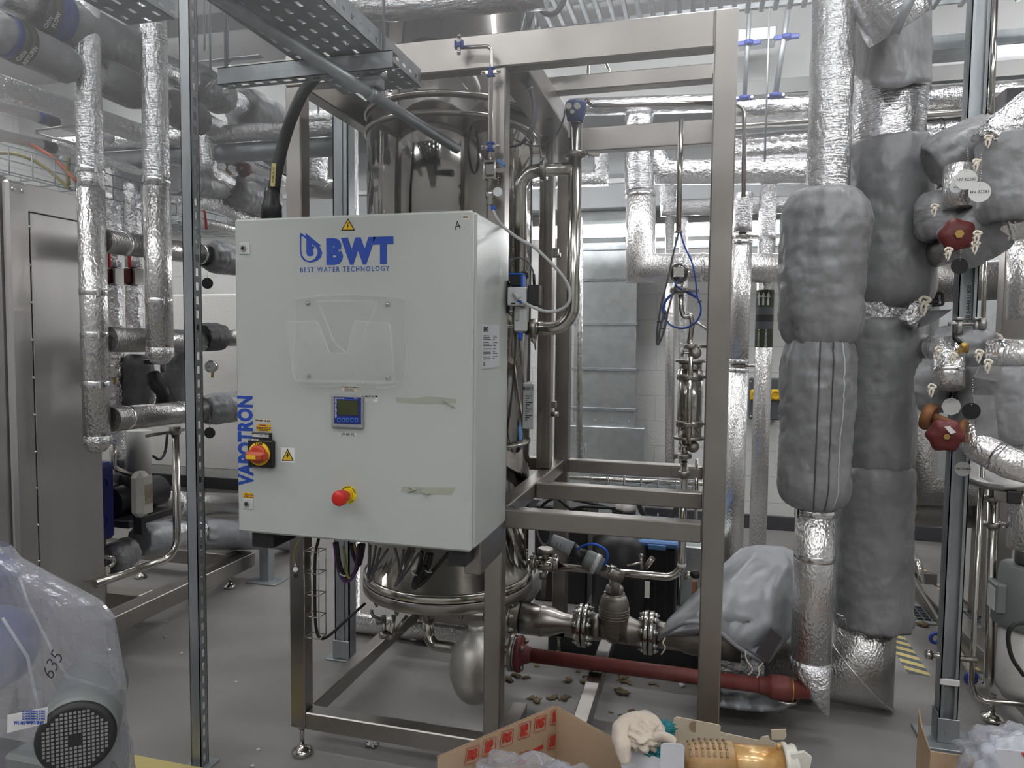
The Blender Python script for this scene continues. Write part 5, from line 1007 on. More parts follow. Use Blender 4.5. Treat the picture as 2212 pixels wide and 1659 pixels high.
one('tie_cord','white tie cord loop over the foil tuft','cord',knot(A(1996,650,3.15),.02),'rope')
# draped fabric and foil elbow at the top of the rear riser
def drape(u,v):
    px=1838+u*172; hem=190-38*abs(2*u-1)**2.2-((u>.8)*(u-.8)*-140); y=-40+(hem+40)*v
    b=3.32-.20*math.sin(PI*min(1,max(0,u)))+.02*math.sin(9*u+3*v); return A(px,y,b)
one('fabric_drape','matt grey insulation apron draped over the rear riser top','jacket',MB().grid(drape,30,16),'jacket',solid=.012)
g=MB().grid(lambda u,v:A(1958+u*52+6*math.sin(v*7)*u,70+v*118+(8*u*v),3.42+.03*math.sin(6*u)),8,8); one('fabric_flap','striped shadowed fabric flap hanging right of the apron','flap',g,'jacket',solid=.006)
ipipe('wrinkled foil pipe end dropping through the apron at the top edge',[A(1870,-120,2.95),A(1925,20,3.0),A(1945,60,3.02)],.115,'foil',wrk=.04)
one('support_tube','pale galvanised tube end slanting over the apron','conduit',MB().cyl(A(1985,-45,2.75),A(1934,72,2.8),.017,18),'galv')
# loose light jackets heaped on the floor pipe
def heap(u,v):
    a=-.25+u*1.5*PI*.78; 
    x=-.14+v*.80; top=.50-.10*abs(v-.55)*2+.05*math.sin(v*4+1); 
    ry=.17+.03*math.sin(v*5); c=noise.noise(Vector((u*3,v*4,2)))*.03+noise.noise(Vector((u*8,v*8,5)))*.012
    return Vector((x,3.32-math.cos(a)*(ry+c),.22+math.sin(a)*((top-.22)*(.35+.65*math.sin(PI*min(1,.18+v*.8))))+c))
t=T('loose_jacket','light grey padded jacket lying loose over the floor valve pipe','jacket',(.2,3.3,.1),'loose jackets on the floor')
def lj(P,hh):     # quilted sheet through photo outline: rows of points
    def f(u,v):
        n=len(P)-1; i=min(int(v*n),n-1); q=v*n-i; row=[a.lerp(b,q) for a,b in zip(P[i],P[i+1])]; m=len(row)-1; j=min(int(u*m),m-1); s=u*m-j
        s2=s*s*(3-2*s); p=row[j].lerp(row[j+1],s); return p+Vector((0,-1,.3))*(noise.noise(Vector((u*5,v*5,hh)))*.03+noise.noise(Vector((u*13,v*9,hh+4)))*.010)
    return MB().grid(f,60,48)
rows=[[A(1600,1190,3.75),A(1640,1183,3.75),A(1690,1186,3.72),A(1722,1200,3.7)],
 [A(1560,1230,3.6),A(1625,1210,3.45),A(1690,1225,3.45),A(1735,1245,3.5)],
 [A(1500,1290,3.35),A(1580,1265,3.2),A(1670,1275,3.2),A(1725,1315,3.3)],
 [A(1445,1345,3.25),A(1555,1325,3.05),A(1655,1345,3.08),A(1700,1372,3.2)],
 [A(1425,1378,3.22),A(1545,1358,3.02),A(1600,1395,3.05),A(1655,1430,3.1)]]
t.p('quilted_shell',lj(rows,1),'jacket_light',solid=.03)
t.p('hem',MB().sweep(smooth_path([A(1422,1380,3.2),A(1440,1366,3.1),A(1480,1346,3.02),A(1515,1345,3.0),A(1550,1362,2.99),A(1595,1398,3.03),A(1650,1432,3.07)],5),.009,8),'jacket_light')
for a,b in(((1437,1378),(1437,1400)),((1610,1405),(1625,1445)),((1648,1432),(1640,1455))): t.p('tie_cord',MB().sweep(smooth_path([A(*a,3.02),A((a[0]+b[0])/2-5,(a[1]+b[1])/2,3.0),A(*b,3.0),A(b[0]-9,b[1]+14,3.0)],5),.003,6),'rope')
one('jacket_flap','dark square flap hanging on the light loose jacket','flap',MB().prism([A(1665,1357,3.0),A(1690,1378,3.02),A(1660,1430,3.04),A(1632,1412,3.02)],(0,.006,0)),'jacket_dark')
def lower(u,v): 
    px=1555+u*162; y=1478+v*45+10*math.sin(u*2.6)-(u>.8)*(u-.8)*90; return A(px,y,3.2-.2*v+.02*math.sin(u*20))
one('loose_jacket','crumpled silver grey jacket lying under the red pipe','jacket',MB().grid(lower,30,8),'foil_crinkle',solid=.02,group='loose jackets on the floor'); bpy.data.objects['loose_jacket.001'].data.materials[0]=M['jacket_light']
ipipe('crinkled foil floor pipe under the loose jacket',[A(1545,1420,3.36),A(1640,1440,3.37),A(1760,1462,3.38)],.105,'foil_crinkle',wrk=.09)
# red pipe with flange and coupling
YR=3.0
t=T('red_pipe','dark red painted floor pipe with round flange crossing the frame','pipe',A(1430,1450,YR)); ra,rb=A(1122,1412,YR),A(1748,1494,YR)
t.p('pipe',MB().cyl(ra,rb,.0305,28),'red_pipe')
ax=(rb-ra).normalized()
t.p('flange',MB().lathe([(.077,-.012),(.079,-.008),(.079,.008),(.075,.012),(.045,.014),(.036,.04),(.031,.055)],ra,ax,36),'red_pipe')
t.p('gasket',MB().lathe([(.07,-.02),(.07,-.012)],ra,ax,32),'white_label'); t.p('steel_flange',MB().lathe([(.079,-.04),(.08,-.036),(.08,-.024),(.077,-.021)],ra,ax,36),'steel')
for k in range(4): a=PI/4+k*PI/2; q=ra+Vector((0,math.cos(a)*.06,math.sin(a)*.06)); t.p('flange_bolt',MB().cyl(q-ax*.055,q+ax*.03,.007,8).cyl(q+ax*.012,q+ax*.026,.012,6),'steel_dull')
ca=A(1642,1480,YR-.0);cb=A(1704,1490,YR-.0)
t.p('coupling',MB().lathe([(.031,-.01),(.036,0),(.036,.03),(.046,.035),(.048,.05),(.048,.10),(.046,.115),(.037,.12),(.037,.15)],ca,ax,32),'red_pipe')
t.p('band_clamp',MB().torus(ca+ax*.122,ax,.039,.004,28,8),'brass'); t.p('collar_band',MB().torus(ca+ax*.10+Vector((0,0,-.045)),(0,0,1),.035,.008,20,8),'polished')
# ============================================================ stainless flanged pipeline with strainer valve
YV=3.25
pl=lambda x,y:A(x,y,YV)
t=T('flanged_pipeline','stainless flanged floor pipeline with reducers behind the red pipe','pipe',pl(1260,1348)); zV=pl(1260,1350).z; X=lambda px,py=1355:pl(px,py).x
def lx(prof,nm,m_,par=None): return t.p(nm,MB().lathe([(r,x) for x,r in prof],(0,YV,zV),(1,0,0),36),m_,par)
t.p('elbow',MB().sweep([(X(1095)-.10,YV,zV+.0),(X(1125),YV,zV)],.072,32),'cast')
lx([(X(1128),.073),(X(1172),.073),(X(1190),.068),(X(1218),.046),(X(1232),.044),(X(1242),.044)],'reducer','steel'); lx([(X(1170)-.003,.075),(X(1170)+.003,.075)],'weld_seam','cast')
def flange(xc,n=8,R=.1,nm='flange'):
    f=lx([(xc-.020,R-.002),(xc-.018,R),(xc-.003,R),(xc-.002,R-.003)],nm,'polished'); lx([(xc+.003,R-.003),(xc+.004,R),(xc+.020,R),(xc+.022,R-.002)],nm,'polished'); lx([(xc-.004,R*.86),(xc+.004,R*.86)],'gasket','black',f)
    for k in range(n):
        a=2*PI*(k+.5)/n; y,z=YV+math.cos(a)*R*.78,zV+math.sin(a)*R*.78
        t.p('bolt',MB().cyl((xc-.045,y,z),(xc+.045,y,z),.007,8).cyl((xc+.022,y,z),(xc+.036,y,z),.0125,6).cyl((xc-.034,y,z),(xc-.022,y,z),.0125,6),'band',f)
flange(X(1098)); flange(X(1260)); flange(X(1402),8,.098)
lx([(X(1275),.047),(X(1300),.047),(X(1302),.055),(X(1352),.055),(X(1355),.062),(X(1360),.062),(X(1380),.046),(X(1390),.046)],'valve_throat','cast'); lx([(X(1283),.058),(X(1296),.058)],'hex_collar','cast')
lx([(X(1418),.060),(X(1440),.050),(X(1460),.052),(X(1480),.072),(X(1500),.078),(X(1560),.08),(X(1600),.085)],'reducer','cast')
xb=X(1326,1340); zz_=lambda y:pl(1326,y).z
vb=t.p('valve_body',MB().lathe([(.03,zz_(1385)),(.06,zz_(1368)),(.068,zz_(1345)),(.069,zz_(1322)),(.066,zz_(1300)),(.058,zz_(1290)),(.046,zz_(1283))],(xb,YV,0),seg=40),'cast')
for y in(1313,1319,1325,1331): t.p('body_rib',MB().torus((xb,YV,zz_(y)),(0,0,1),.069,.0022,40,6),'cast',vb)
t.p('bonnet_nut',MB().lathe([(.048,zz_(1291)),(.048,zz_(1279))],(xb,YV,0),seg=8).lathe([(.034,zz_(1279)),(.042,zz_(1278)),(.042,zz_(1272)),(.038,zz_(1266)),(.026,zz_(1265))],(xb,YV,0),seg=28),'steel',vb); t.p('riser_stub',MB().cyl((xb,YV,zz_(1270)),(xb-.0,YV,zz_(1240)),.026,24),'polished',vb)
one('drain_cover','round black rubber ring lying under the flanged pipeline','ring',MB().lathe([(.07,0),(.075,.006),(.05,.010),(.045,.004),(.02,.006),(.001,.006)],AZ(1262,1400,0),seg=36),'rubber')
one('shade_channel','dark floor channel standing in for the shade along the frame rear','channel',MB().box((-.75,3.56,0),(.45,3.68,.15),.003),'tape_grey')  # channel enlarged and kept dark to give the shade behind the frame
# dark equipment under the shelf
t=T('black_cylinder','black cylindrical tank with steel neck under the frame shelf','tank',(0,0,0)); c=A(1343,1340,4.2); 
t.p('shell',MB().lathe([(.17,0),(.18,.02),(.18,A(1340,1165,4.2).z),(.1,A(1340,1150,4.2).z+.02)],(c.x,4.2,0.0),seg=36),'black'); t.p('steel_neck',MB().cyl((c.x,4.2,A(1340,1140,4.2).z),(c.x,4.2,A(1340,1078,4.2).z),.066,28),'steel_dull'); t.p('neck_band',MB().cyl((c.x,4.2,A(1340,1110,4.2).z),(c.x,4.2,A(1340,1098,4.2).z),.07,28),'black')
t=T('storage_crate','black storage crate with blue lid beneath the frame shelf','crate',(0,0,0)); p=A(1385,1180,4.1);q=A(1462,1180,4.1)
t.p('crate_body',MB().box((p.x-.12,4.1,.0),(q.x,4.7,p.z),.01),'black'); t.p('blue_lid',MB().box((p.x-.13,4.09,p.z),(q.x+.01,4.71,p.z+.035),.01),'blue_lid'); t.p('lid_latch',MB().box(((p.x+q.x)/2-.06,4.08,p.z-.01),((p.x+q.x)/2+.04,4.095,p.z+.02),.004),'blue_lid')
for k in range(5): xx=p.x-.1+k*(q.x-p.x+.1)/5; t.p('crate_rib',MB().box((xx,4.094,.03),(xx+.008,4.1,p.z-.03)),'dark_plastic')
one('storage_crate','black box standing left behind the black tank','crate',MB().box((c.x-.55,4.25,0),(c.x-.22,4.7,.60),.01),'dark_plastic')
one('dosing_cabinet','grey galvanised cabinet behind the frame post foot','cabinet',MB().box((A(1470,1180,4.4).x,4.4,0),(A(1550,1180,4.4).x,4.8,A(1480,1180,4.4).z),.006),'galv_duct')
mesh_tray('upright wire mesh strip behind the frame shelf',A(1250,1300,3.9).x,A(1250,1300,3.9).x+.02,3.9,3.94,1.0,.04,.02); 
o=one('paper_tag','white paper tag hanging from the drain tube','tag',MB().box(A(1393,1255,3.0),A(1403,1292,3.0)+Vector((0,.002,0))),'white_label')
ipipe('thin grey pipe frame leg standing behind the crate',[A(1500,1255,3.5),A(1500,1330,3.5)],.012,'rust')
g=MB(); 
t=T('black_valve_knob','black knobbed valve by the frame post at drain tube height','valve',A(1500,1240,3.1)); t.p('body',MB().cyl(A(1478,1245,3.1),A(1498,1240,3.1),.018,14),'polished'); t.p('knob',MB().lathe([(.012,0),(.018,.01),(.018,.03),(.012,.035)],A(1493,1241,3.08),(1,0,.1),10),'black')
# lengths of wire mesh tray and hanging cables below the cabinet
mesh_tray('wire mesh cable tray under the control cabinet',A(606,1160,2.2).x,A(1010,1190,2.2).x,2.15,2.25,CZ0-.045,.04,.1,long=.05)
t=T('mesh_tray','upright wire mesh cable ladder fixed beside the left frame post','cable tray',(-1.39,2.33,.6),'wire mesh cable trays'); xa_,xb_=A(667,1300,2.34).x,A(698,1300,2.34).x; zt_,zb_=A(680,1187,2.34).z,A(680,1372,2.34).z; g=MB()
for xx in(xa_,(xa_+xb_)/2,xb_):
    for yy in(2.31,2.36): g.cyl((xx,yy,zb_),(xx,yy,zt_),.0022,6)
for k in range(5):
    z=zt_+(zb_-zt_)*k/4; g.sweep([(xa_,2.31,z),(xb_,2.31,z),(xb_,2.36,z),(xa_,2.36,z)],.0022,6,False,True)
t.p('wires',g,'polished')
cab_c=[('black looping power cable from the mesh ladder to the column foot','rubber',[(688,1165,2.3),(681,1200,2.33),(680,1270,2.33),(682,1350,2.33),(692,1378,2.34),(712,1372,2.4),(745,1342,2.5),(788,1304,2.62)],.006)]
for lab,m_,P,r in cab_c: one('hanging_cable',lab,'cable',MB().sweep(smooth_path([A(*p) for p in P],6),r,8),m_)
U=[((727,1172),(735,1225),(752,1252),(772,1225),(780,1175),'rubber',.0075),((722,1172),(730,1228),(745,1256),(765,1240),(775,1176),'cable_purple',.0055),((765,1175),(772,1205),(768,1232),(752,1246),(742,1180),'cable_yellow',.005),((758,1175),(765,1205),(776,1220),(782,1200),(786,1176),'rubber',.0065),((800,1178),(798,1220),(795,1245),(802,1252),(822,1184),'cable_grey',.005),((812,1180),(806,1215),(800,1240),(812,1225),(838,1186),'cable_grey',.0045),((853,1184),(862,1220),(862,1250),(856,1262),(895,1190),'cable_grey',.005),((872,1188),(866,1230),(858,1260),(868,1250),(905,1196),'cable_grey',.0045),((912,1192),(905,1230),(893,1262),(900,1265),(925,1196),'rubber',.0075),((932,1196),(925,1225),(905,1260),(898,1262),(918,1222),'rubber',.0075),((968,1196),(945,1222),(920,1252),(902,1266),(896,1255),'rubber',.0075)]
nm_=['leftmost black looped cable hanging under the cabinet','purple looped cable hanging leftmost under the cabinet','yellow green earth cable looped under the cabinet','second black looped cable right of the earth cable','grey cable loop under the cabinet near the clear holder line','slim grey cable crossing the grey loop under the cabinet','grey cable loop under cabinet left of the black pair','slim grey cable beside the black pair under the cabinet','black cable of the tied pair hanging lowest under cabinet','second black cable of the tied pair under the cabinet','rightmost black cable slanting to the tied pair']
for k,(a,b,c,d,e,m_,r) in enumerate(U): one('hanging_cable',nm_[k],'cable',MB().sweep(smooth_path([A(*a,2.22),A(*b,2.24),A(*c,2.25),A(*d,2.24),A(*e,2.22)],6),r,8),m_)
for k,(q,m_) in enumerate((((742,1240),'white_label'),((898,1238),'white_label'),((925,1232),'white_label'),((775,1208),'black'))): one('cable_tie','%s cable tie around the hanging cables'%('leftmost white','white lower','rightmost white','black')[k],'cable tie',MB().torus(A(*q,2.24),(0.4,0,1),.013,.0025,16,6),m_,group='cable ties under the cabinet')
t=T('earth_cable','short yellow green earth lead bolted to the left frame post','cable',A(637,1228,2.34)); t.p('lead',MB().sweep(smooth_path([A(648,1166,2.33),A(640,1180,2.33),A(636,1200,2.335),A(637,1222,2.345)],5),.0035,8),'cable_yellow'); t.p('lug_bolt',MB().cyl(A(638,1230,2.352),A(638,1230,2.335),.010,6).cyl(A(638,1215,2.345),A(638,1228,2.345),.005,8),'band')
one('earth_sticker','tiny round yellow and black earth sticker on the left frame post','sticker',MB().lathe([(.009,0),(.009,.0008)],A(639,1244,2.3545),(0,-1,0),20),'olive')
# fittings beneath the column
t=T('drain_fitting','small bent steel drain fittings beneath the column flange','fitting',A(835,1370,2.75)); 
t.p('u_tube',MB().tube([A(829,1330,2.75),A(829,1372,2.75),A(845,1380,2.75),A(850,1330,2.75)],.011,.03,12),'polished'); t.p('slant_tube',MB().cyl(A(855,1362,2.78),A(880,1330,2.82),.009,10),'polished'); clampring(t,A(832,1370,2.74),(0,0,1),.012,(1,0,0)); t.p('hex_joint',MB().cyl(A(820,1335,2.72),A(820,1346,2.72),.018,6),'steel_dull')
t.p('cable_lug',MB().tube([A(802,1318,2.62),A(805,1330,2.62),A(822,1338,2.64)],.007,.01,8),'steel_dull')
# ============================================================ FAR RIGHT GROUP
p=Vector((.976,3.184,0)); hx=.033
t=T('slotted_strut','galvanised channel post with square foot plate on the right','post',p)
t.p('channel',MB().box((p.x-hx,p.y-hx,.01),(p.x-hx+.004,p.y+hx,CEIL)).box((p.x+hx-.004,p.y-hx,.01),(p.x+hx,p.y+hx,CEIL)).box((p.x-hx,p.y-hx+.02,.01),(p.x+hx,p.y-hx+.024,CEIL)).box((p.x-hx,p.y-hx,.01),(p.x-hx+.014,p.y-hx+.004,CEIL)).box((p.x+hx-.014,p.y-hx,.01),(p.x+hx,p.y-hx+.004,CEIL)),'galv')
t.p('foot_plate',MB().box((p.x-.10,p.y-.09,0),(p.x+.11,p.y+.09,.01),.002),'galv'); t.p('foot_bracket',MB().box((p.x-hx-.008,p.y-hx-.008,.01),(p.x+hx+.008,p.y-hx-.003,.11),.002).box((p.x-hx-.008,p.y-hx-.008,.01),(p.x-hx-.003,p.y+hx,.13),.002).cyl((p.x,p.y-hx-.012,.05),(p.x,p.y-hx-.006,.05),.014,14),'galv')
t.p('tape_wrap',MB().box((p.x-hx-.002,p.y-hx-.003,.245),(p.x+hx+.002,p.y-hx+.01,.27),.002),'white_label'); text_mesh('62950 6464651900',.022,(p.x+.008,p.y-hx+.018,1.75),FRONT_UP,'ink','stamped_lettering',t.o,t.loc)
c=A(2040,1425,3.15); t.p('cross_bolt',MB().cyl((p.x-.085,p.y,c.z),(p.x+.10,p.y,c.z),.012,12).lathe([(.018,0),(.018,.02),(.01,.024)],(p.x-.06,p.y,c.z),(-1,0,0),12),'polished')
YG=3.3
_A=A
def A(px,py,Y): return _A(px,py,Y-.28 if Y<3.44 else Y)      # the valve group stands nearer than the channel post
KS=.915
def gp(label,pts,r,m_='stucco',**k): return ipipe(label,[A(*q) for q in pts],r*KS,m_,**k)
gp('clad pipe rising to the right from the red valve at right edge',[(2095,515,3.3),(2170,488,3.25),(2290,452,3.2)],.068,bands=[(1,.1)])
gp('dark clad pipe slanting down left of the red valve',[(1985,562,3.45),(2080,528,3.32)],.058,'stucco_dark',bands=[(0,.08)])
jacket('grey valve jacket around the upper red handwheel with rope knots',A(2045,545,3.33),A(2165,478,3.28),.112*KS,cord=((.55,3.6),(.2,3.4)),ends=(.7,.75),wk=.08,seg=36,group='valve jackets at the right')
hand_valve('large red handwheel with brass hub in front of right valve jacket',A(2066,508,3.12),1.35)
hand_valve('red handwheel half hidden at edge of the rear riser, upper',A(1984,460,3.5),1.1,ax=(-.7,-.7,0)); one('tag_plate','white octagonal tag under the upper half hidden handwheel','tag',MB().box(A(1976,483,3.46),A(1992,468,3.46)+Vector((0,.003,0)),.004),'white_label')
jacket('round cinched grey jacket below the short clad stub',A(2042,520,3.42),A(2048,415,3.42),.125*KS,ends=(.6,.55),wk=.12,cord=((.8,4.0),),group='valve jackets at the right')
gp('short shiny clad stub above the cinched jacket',[(2070,360,3.32),(2070,452,3.30)],.056,bands=[])
gp('dark mirror clad elbow pipe left of the upper valve jacket',[(1998,400,3.5),(2030,372,3.5),(2062,355,3.45)],.058,'mirror',bend=.05)
jacket('grey valve jacket with torn flap and round tags, upper right',A(2010,362,3.4),A(2150,292,3.4),.115*KS,ends=(.7,.8),wk=.09,group='valve jackets at the right')
jacket('tall grey jacket at the right edge under the foil elbow',A(2172,480,3.15),A(2176,292,3.15),.105*KS,ends=(.6,.85),round_=.08,cord=((.94,4.3),),group='valve jackets at the right')
ipipe('crinkled foil pipe rising off the right edge',[A(2140,320,3.15),A(2165,290,3.15),A(2290,195,3.15)],.075,'foil_crinkle',wrk=.04)
for k,(q,r,m_,lab,txt,ch) in enumerate((((2087,388),.033,'white_label','white round tag with black lettering, upper of two UP','HV 32280',.14),((2116,415),.033,'white_label','white round tag with rust streak UP','HV 32281',.1),((2065,405),.02,'silver_label','small oval steel tag on the shiny stub','4128',.03),((2073,575),.027,'black','black oval tag with brown streak on the right post',None,.05),((1997,523),.027,'motor_grey','dark grey round tag below the upper half hidden handwheel',None,.1),((2002,603),.022,'silver_label','small round steel tag under the dark clad pipe','4128',.05),((2080,1013),.026,'white_label','cream round tag hanging below the rusty valve','HV 32280',.12),((2098,888),.028,'black','black oval tag hanging by the flapped jacket',None,.09))):
    tag_disc(lab.replace(' UP',''),A(*q,(2.98,2.96,3.2,3.1,3.47,3.47,3.15,2.98)[k]),r,m_,chain=ch,txt=txt)
for q,lab in(((1974,885),'white octagonal tag left of the rusty valve'),((2055,878),'white octagonal tag above the rusty valve')): tag_disc(lab,A(*q,3.47 if q[0]<2000 else 3.15),.032,'white_label',oct_=True,chain=.1)
# middle tier
gp('clad pipe behind the rope tied jacket, left part',[(1955,748,3.5),(2065,752,3.4)],.056,bands=[(0,.25),(0,.6)])
gp('clad pipe running off the right edge at middle height',[(2125,765,3.2),(2300,772,3.15)],.062,bands=[(0,.2)])
jacket('grey rope tied jacket around the lever valve, middle tier',A(2022,752,3.36),A(2145,765,3.26),.105*KS,ends=(.75,.7),wk=.08,cord=((.05,3.7),(.35,3.6),(.9,3.9)),group='valve jackets at the right')
t=T('lever_valve','white gripped lever of the rope tied valve','valve',A(2068,735,3.15)); t.p('lever',MB().tube([A(2062,700,3.15),A(2062,728,3.15),A(2075,742,3.13)],.008,.02,10),'black'); t.p('grip',MB().box(A(2057,718,3.16),A(2066,693,3.16)+Vector((0,.02,0)),.005),'white_plastic'); t.p('brass_stem',MB().cyl(A(2075,752,3.12),A(2090,752,3.12),.018,10).ball(A(2082,748,3.1),.014,10),'brass')
t=T('bolt_bracket','pair of tall bolts with clamp on the right post','bracket',A(2100,720,3.2)); 
for px in(2073,2110): t.p('bolt',MB().cyl(A(px,722,3.25),A(px,690,3.25),.012,6).cyl(A(px,692,3.25),A(px,685,3.25),.018,6),'steel_dull')
t.p('side_nut',MB().cyl(A(2048,700,3.25),A(2132,700,3.25),.007,8).cyl(A(2115,700,3.24),A(2128,700,3.24),.022,12),'steel_dull')
gp('short clad bend hanging in front of the right post',[(2049,742,3.2),(2050,800,3.14),(2050,838,3.12)],.055,bands=[(1,.05)],bend=0,seg=28)
jacket('round grey jacket beside the small red handwheel',A(1985,835,3.3),A(2055,835,3.25),.105*KS,ends=(.75,.75),wk=.1,cord=((.5,3.6),),group='valve jackets at the right')
hand_valve('small dark red handwheel at edge of the rear riser, middle',A(1968,822,3.5),1.15,ax=(-.8,-.6,0))
jacket('upright grey jacket with square flaps at the right edge',A(2152,955,3.2),A(2152,790,3.2),.145*KS,ends=(.85,.85),wk=.05,group='valve jackets at the right')
for P,lab in((((2118,788),(2166,792),(2157,825),(2106,815)),'square grey fabric flap stitched on the upright jacket, upper'),(((2102,854),(2148,855),(2157,948),(2110,942)),'tall grey fabric flap stitched on the upright jacket, lower')):
    one('fabric_flap',lab,'flap',MB().prism([A(x,y,3.02) for x,y in P],(0,.008,0)),'jacket',group='square flaps at the right')
gp('slim polished horizontal rod across the flapped jacket foot',[(2120,945,3.1),(2290,950,3.1)],.007,'polished'); 
# rusty valve
t=T('rusty_valve','rusty spindle valve with large red handwheel and white strip','valve',A(2045,940,3.0)); t.p('flange',MB().lathe([(.045,-.015),(.05,0),(.045,.02)],A(2005,900,3.12),(1,-.6,-.3),28),'rust'); t.p('spindle',MB().sweep([A(2002,898,3.12),A(2050,915,3.05),A(2078,930,3.05)],[.022,.016,.02],14),'rust'); t.p('rear_flange',MB().lathe([(.035,-.01),(.04,0),(.035,.012)],A(2078,930,3.05),(1,-.5,-.2),24),'rust')
c=A(2042,941,2.98); w=t.p('handwheel',MB().lathe([(.02,-.024),(.05,-.02),(.056,-.004),(.052,.014),(.03,.022),(.012,.024)],c,(-.2,-1,-.1),40,lambda h,a,q:.08*math.cos(a*6)),'valve_red'); t.p('hub_nut',MB().cyl(c+Vector((-.005,-.034,0)),c+Vector((0,-.015,0)),.01,6),'brass',w); t.p('white_strip',MB().prism([A(2040,922,2.93),A(2052,921,2.93),A(2066,934,2.93),A(2054,938,2.93)],(0,.003,0)),'white_label',w)
gp('clad pipe descending to the right from the rusty valve',[(2085,925,3.1),(2120,968,3.05),(2180,1000,3.0),(2300,1030,3.0)],.058,bands=[(1,.6)]); 
gp('thin vertical steel tube crossing in front of the right jackets, upper',[(2150,-20,3.4),(2140,300,3.4)],.011,'polished'); gp('thin copper toned tube beside the galvanised duct',[(2130,500,3.6),(2122,740,3.6)],.011,'polished')
for sub,q in (('large',0),):
    pass
for sub,qs in (('around the upper red handwheel',((2110,505,3.02),(2106,527,3.02),(2048,541,3.04))),('round cinched grey jacket below',((2018,447,3.1),)),('torn flap and round tags',((2134,298,3.05),(2108,350,3.02))),('rope tied jacket around the lever',((2027,755,3.1),(2058,768,3.02),(2114,762,3.0),(2133,783,2.98))),('round grey jacket beside the small',((2012,836,3.02),))):
    for q in qs: jk(sub).p('tie_cord',knot(A(*q),.012),'rope')
A=_A
def gp(label,pts,r,m_='stucco',**k): return ipipe(label,[A(*q) for q in pts],r,m_,**k)
# clad pipes turning right near the wall
for k,(q0,q1,q2,r) in enumerate((((1992,880,4.2),(1990,1062,4.2),(2330,1068,4.2),.072),((1953,940,4.3),(1952,1105,4.3),(2330,1118,4.3),.075))): gp('%s mitred clad pipe turning right behind the channel post'%('upper','lower')[k],[q0,q1,q2],r,'stucco_shaded',group='mitred pipes behind the channel post')
gp('clad horizontal pipe behind the upper right valve jackets',[(1960,615,4.6),(2165,605,4.6)],.11,'stucco_shaded')
gp('clad vertical pipe at the right edge above the clamp',[(2207,690,3.6),(2207,520,3.6)],.055); 
t=T('steel_column','square stainless column behind the right edge pipes','post',A(2180,1400,3.75)); q=A(2180,700,3.9); t.p('tube',MB().box((q.x-.04,3.87,.1),(q.x+.05,3.95,2.4),.004),'steel')
# right skid
sk=T('pump_skid','stainless skid with posts and levelling feet at the right edge','frame',(1.5,3.5,0)); y0=2.2
xr=AZ(2100,1430,.2)
sk.p('side_rail',MB().beam((1.27,4.6,.16),(1.36,2.4,.16),.10,.10),'steel'); sk.p('cross_rail',MB().beam((1.36,3.35,.16),(2.6,3.35,.16),.10,.10),'steel')
def fpost(px0,px1,ztop,Y,nm='post'): a=A(px0,1300,Y);b=A(px1,1300,Y); sk.p(nm,MB().box((a.x,Y,.2),(b.x,Y+(b.x-a.x),ztop),.004),'steel')
fpost(2148,2182,1.02,3.55); fpost(2100,2130,1.0,4.15)
foot(1.225,3.42,.12,sk,.045)
t=T('polished_return_tube','polished tube dropping at right edge and bending back along the floor','pipe',(1.1,3.4,0)); t.p('tube',MB().tube([A(2146,955,3.35),A(2136,1478,3.35),A(2118,1480,3.5),A(1945,1208,5.0)],.0185,.06,16,n=8),'polished')
for q,Y in(((2020,1378),3.95),((2098,1465),3.42)): t.p('blue_clamp',MB().torus(A(*q,Y-.0),(-.35,1,0),.024,.009,20,8),'clamp_blue')
gp('thin polished tube dropping and bending right over the skid',[(2124,975,3.25),(2098,1475,3.25),(2110,1512,3.25),(2300,1530,3.2)],.0105,'polished',bend=.06)
for q in((2160,1075),(2152,1133)): 
    c=A(*q,3.34); clampring(t,A(2143,q[1],3.35),(0,0,1),.02,(1,-.4,0))
one('square_bar','square steel bar stub with black end cap at right','bar',MB().beam(A(2160,1070,3.3),A(2190,1075,3.15),.045,.045),'steel'); one('end_cap','black square end cap on the steel bar stub','cap',MB().beam(A(2190,1075,3.149),A(2191,1075,3.14),.047,.047),'black')
one('deflector_dish','dished steel plate under the descending clad pipe','plate',MB().lathe([(.04,-.05),(.13,-.02),(.15,0),(.13,.012),(.04,.016)],A(2160,1025,3.3),(-.1,-.2,1),32),'steel_dull')
t=T('pump_unit','pump with ribbed grey motor at the right edge','pump',A(2205,1480,3.2)); c=A(2212,1290,3.3)
t.p('motor_body',MB().lathe([(.09,-.12),(.1,-.11),(.1,.12),(.09,.13)],c,(.1,0,1),28,lambda h,a,q:.04*math.cos(a*24)),'motor_grey'); t.p('terminal_box',MB().box(c+Vector((-.12,-.06,-.06)),c+Vector((-.08,.04,.06)),.006),'motor_grey'); t.p('stained_body',MB().lathe([(.06,-.42),(.085,-.36),(.085,-.14),(.06,-.12)],c,(0,0,1),24),'white_skin'); t.p('pipe_neck',MB().cyl(c+Vector((-.01,0,.14)),c+Vector((-.01,0,.36)),.03,18),'steel_dull'); t.p('upper_cladding',MB().cyl(c+Vector((-.01,0,.2)),c+Vector((-.01,0,.5)),.06,20),'stucco')
t.p('rating_plate',MB().box(c+Vector((-.124,-.05,-.05)),c+Vector((-.12,.02,.04))),'silver_label')
one('motor_cable','black motor cable drooping at the right edge','cable',MB().sweep(smooth_path([A(2225,1345,3.15),A(2190,1350,3.1),A(2178,1375,3.1),A(2186,1420,3.1),A(2212,1460,3.1)],6),.008,8),'rubber')
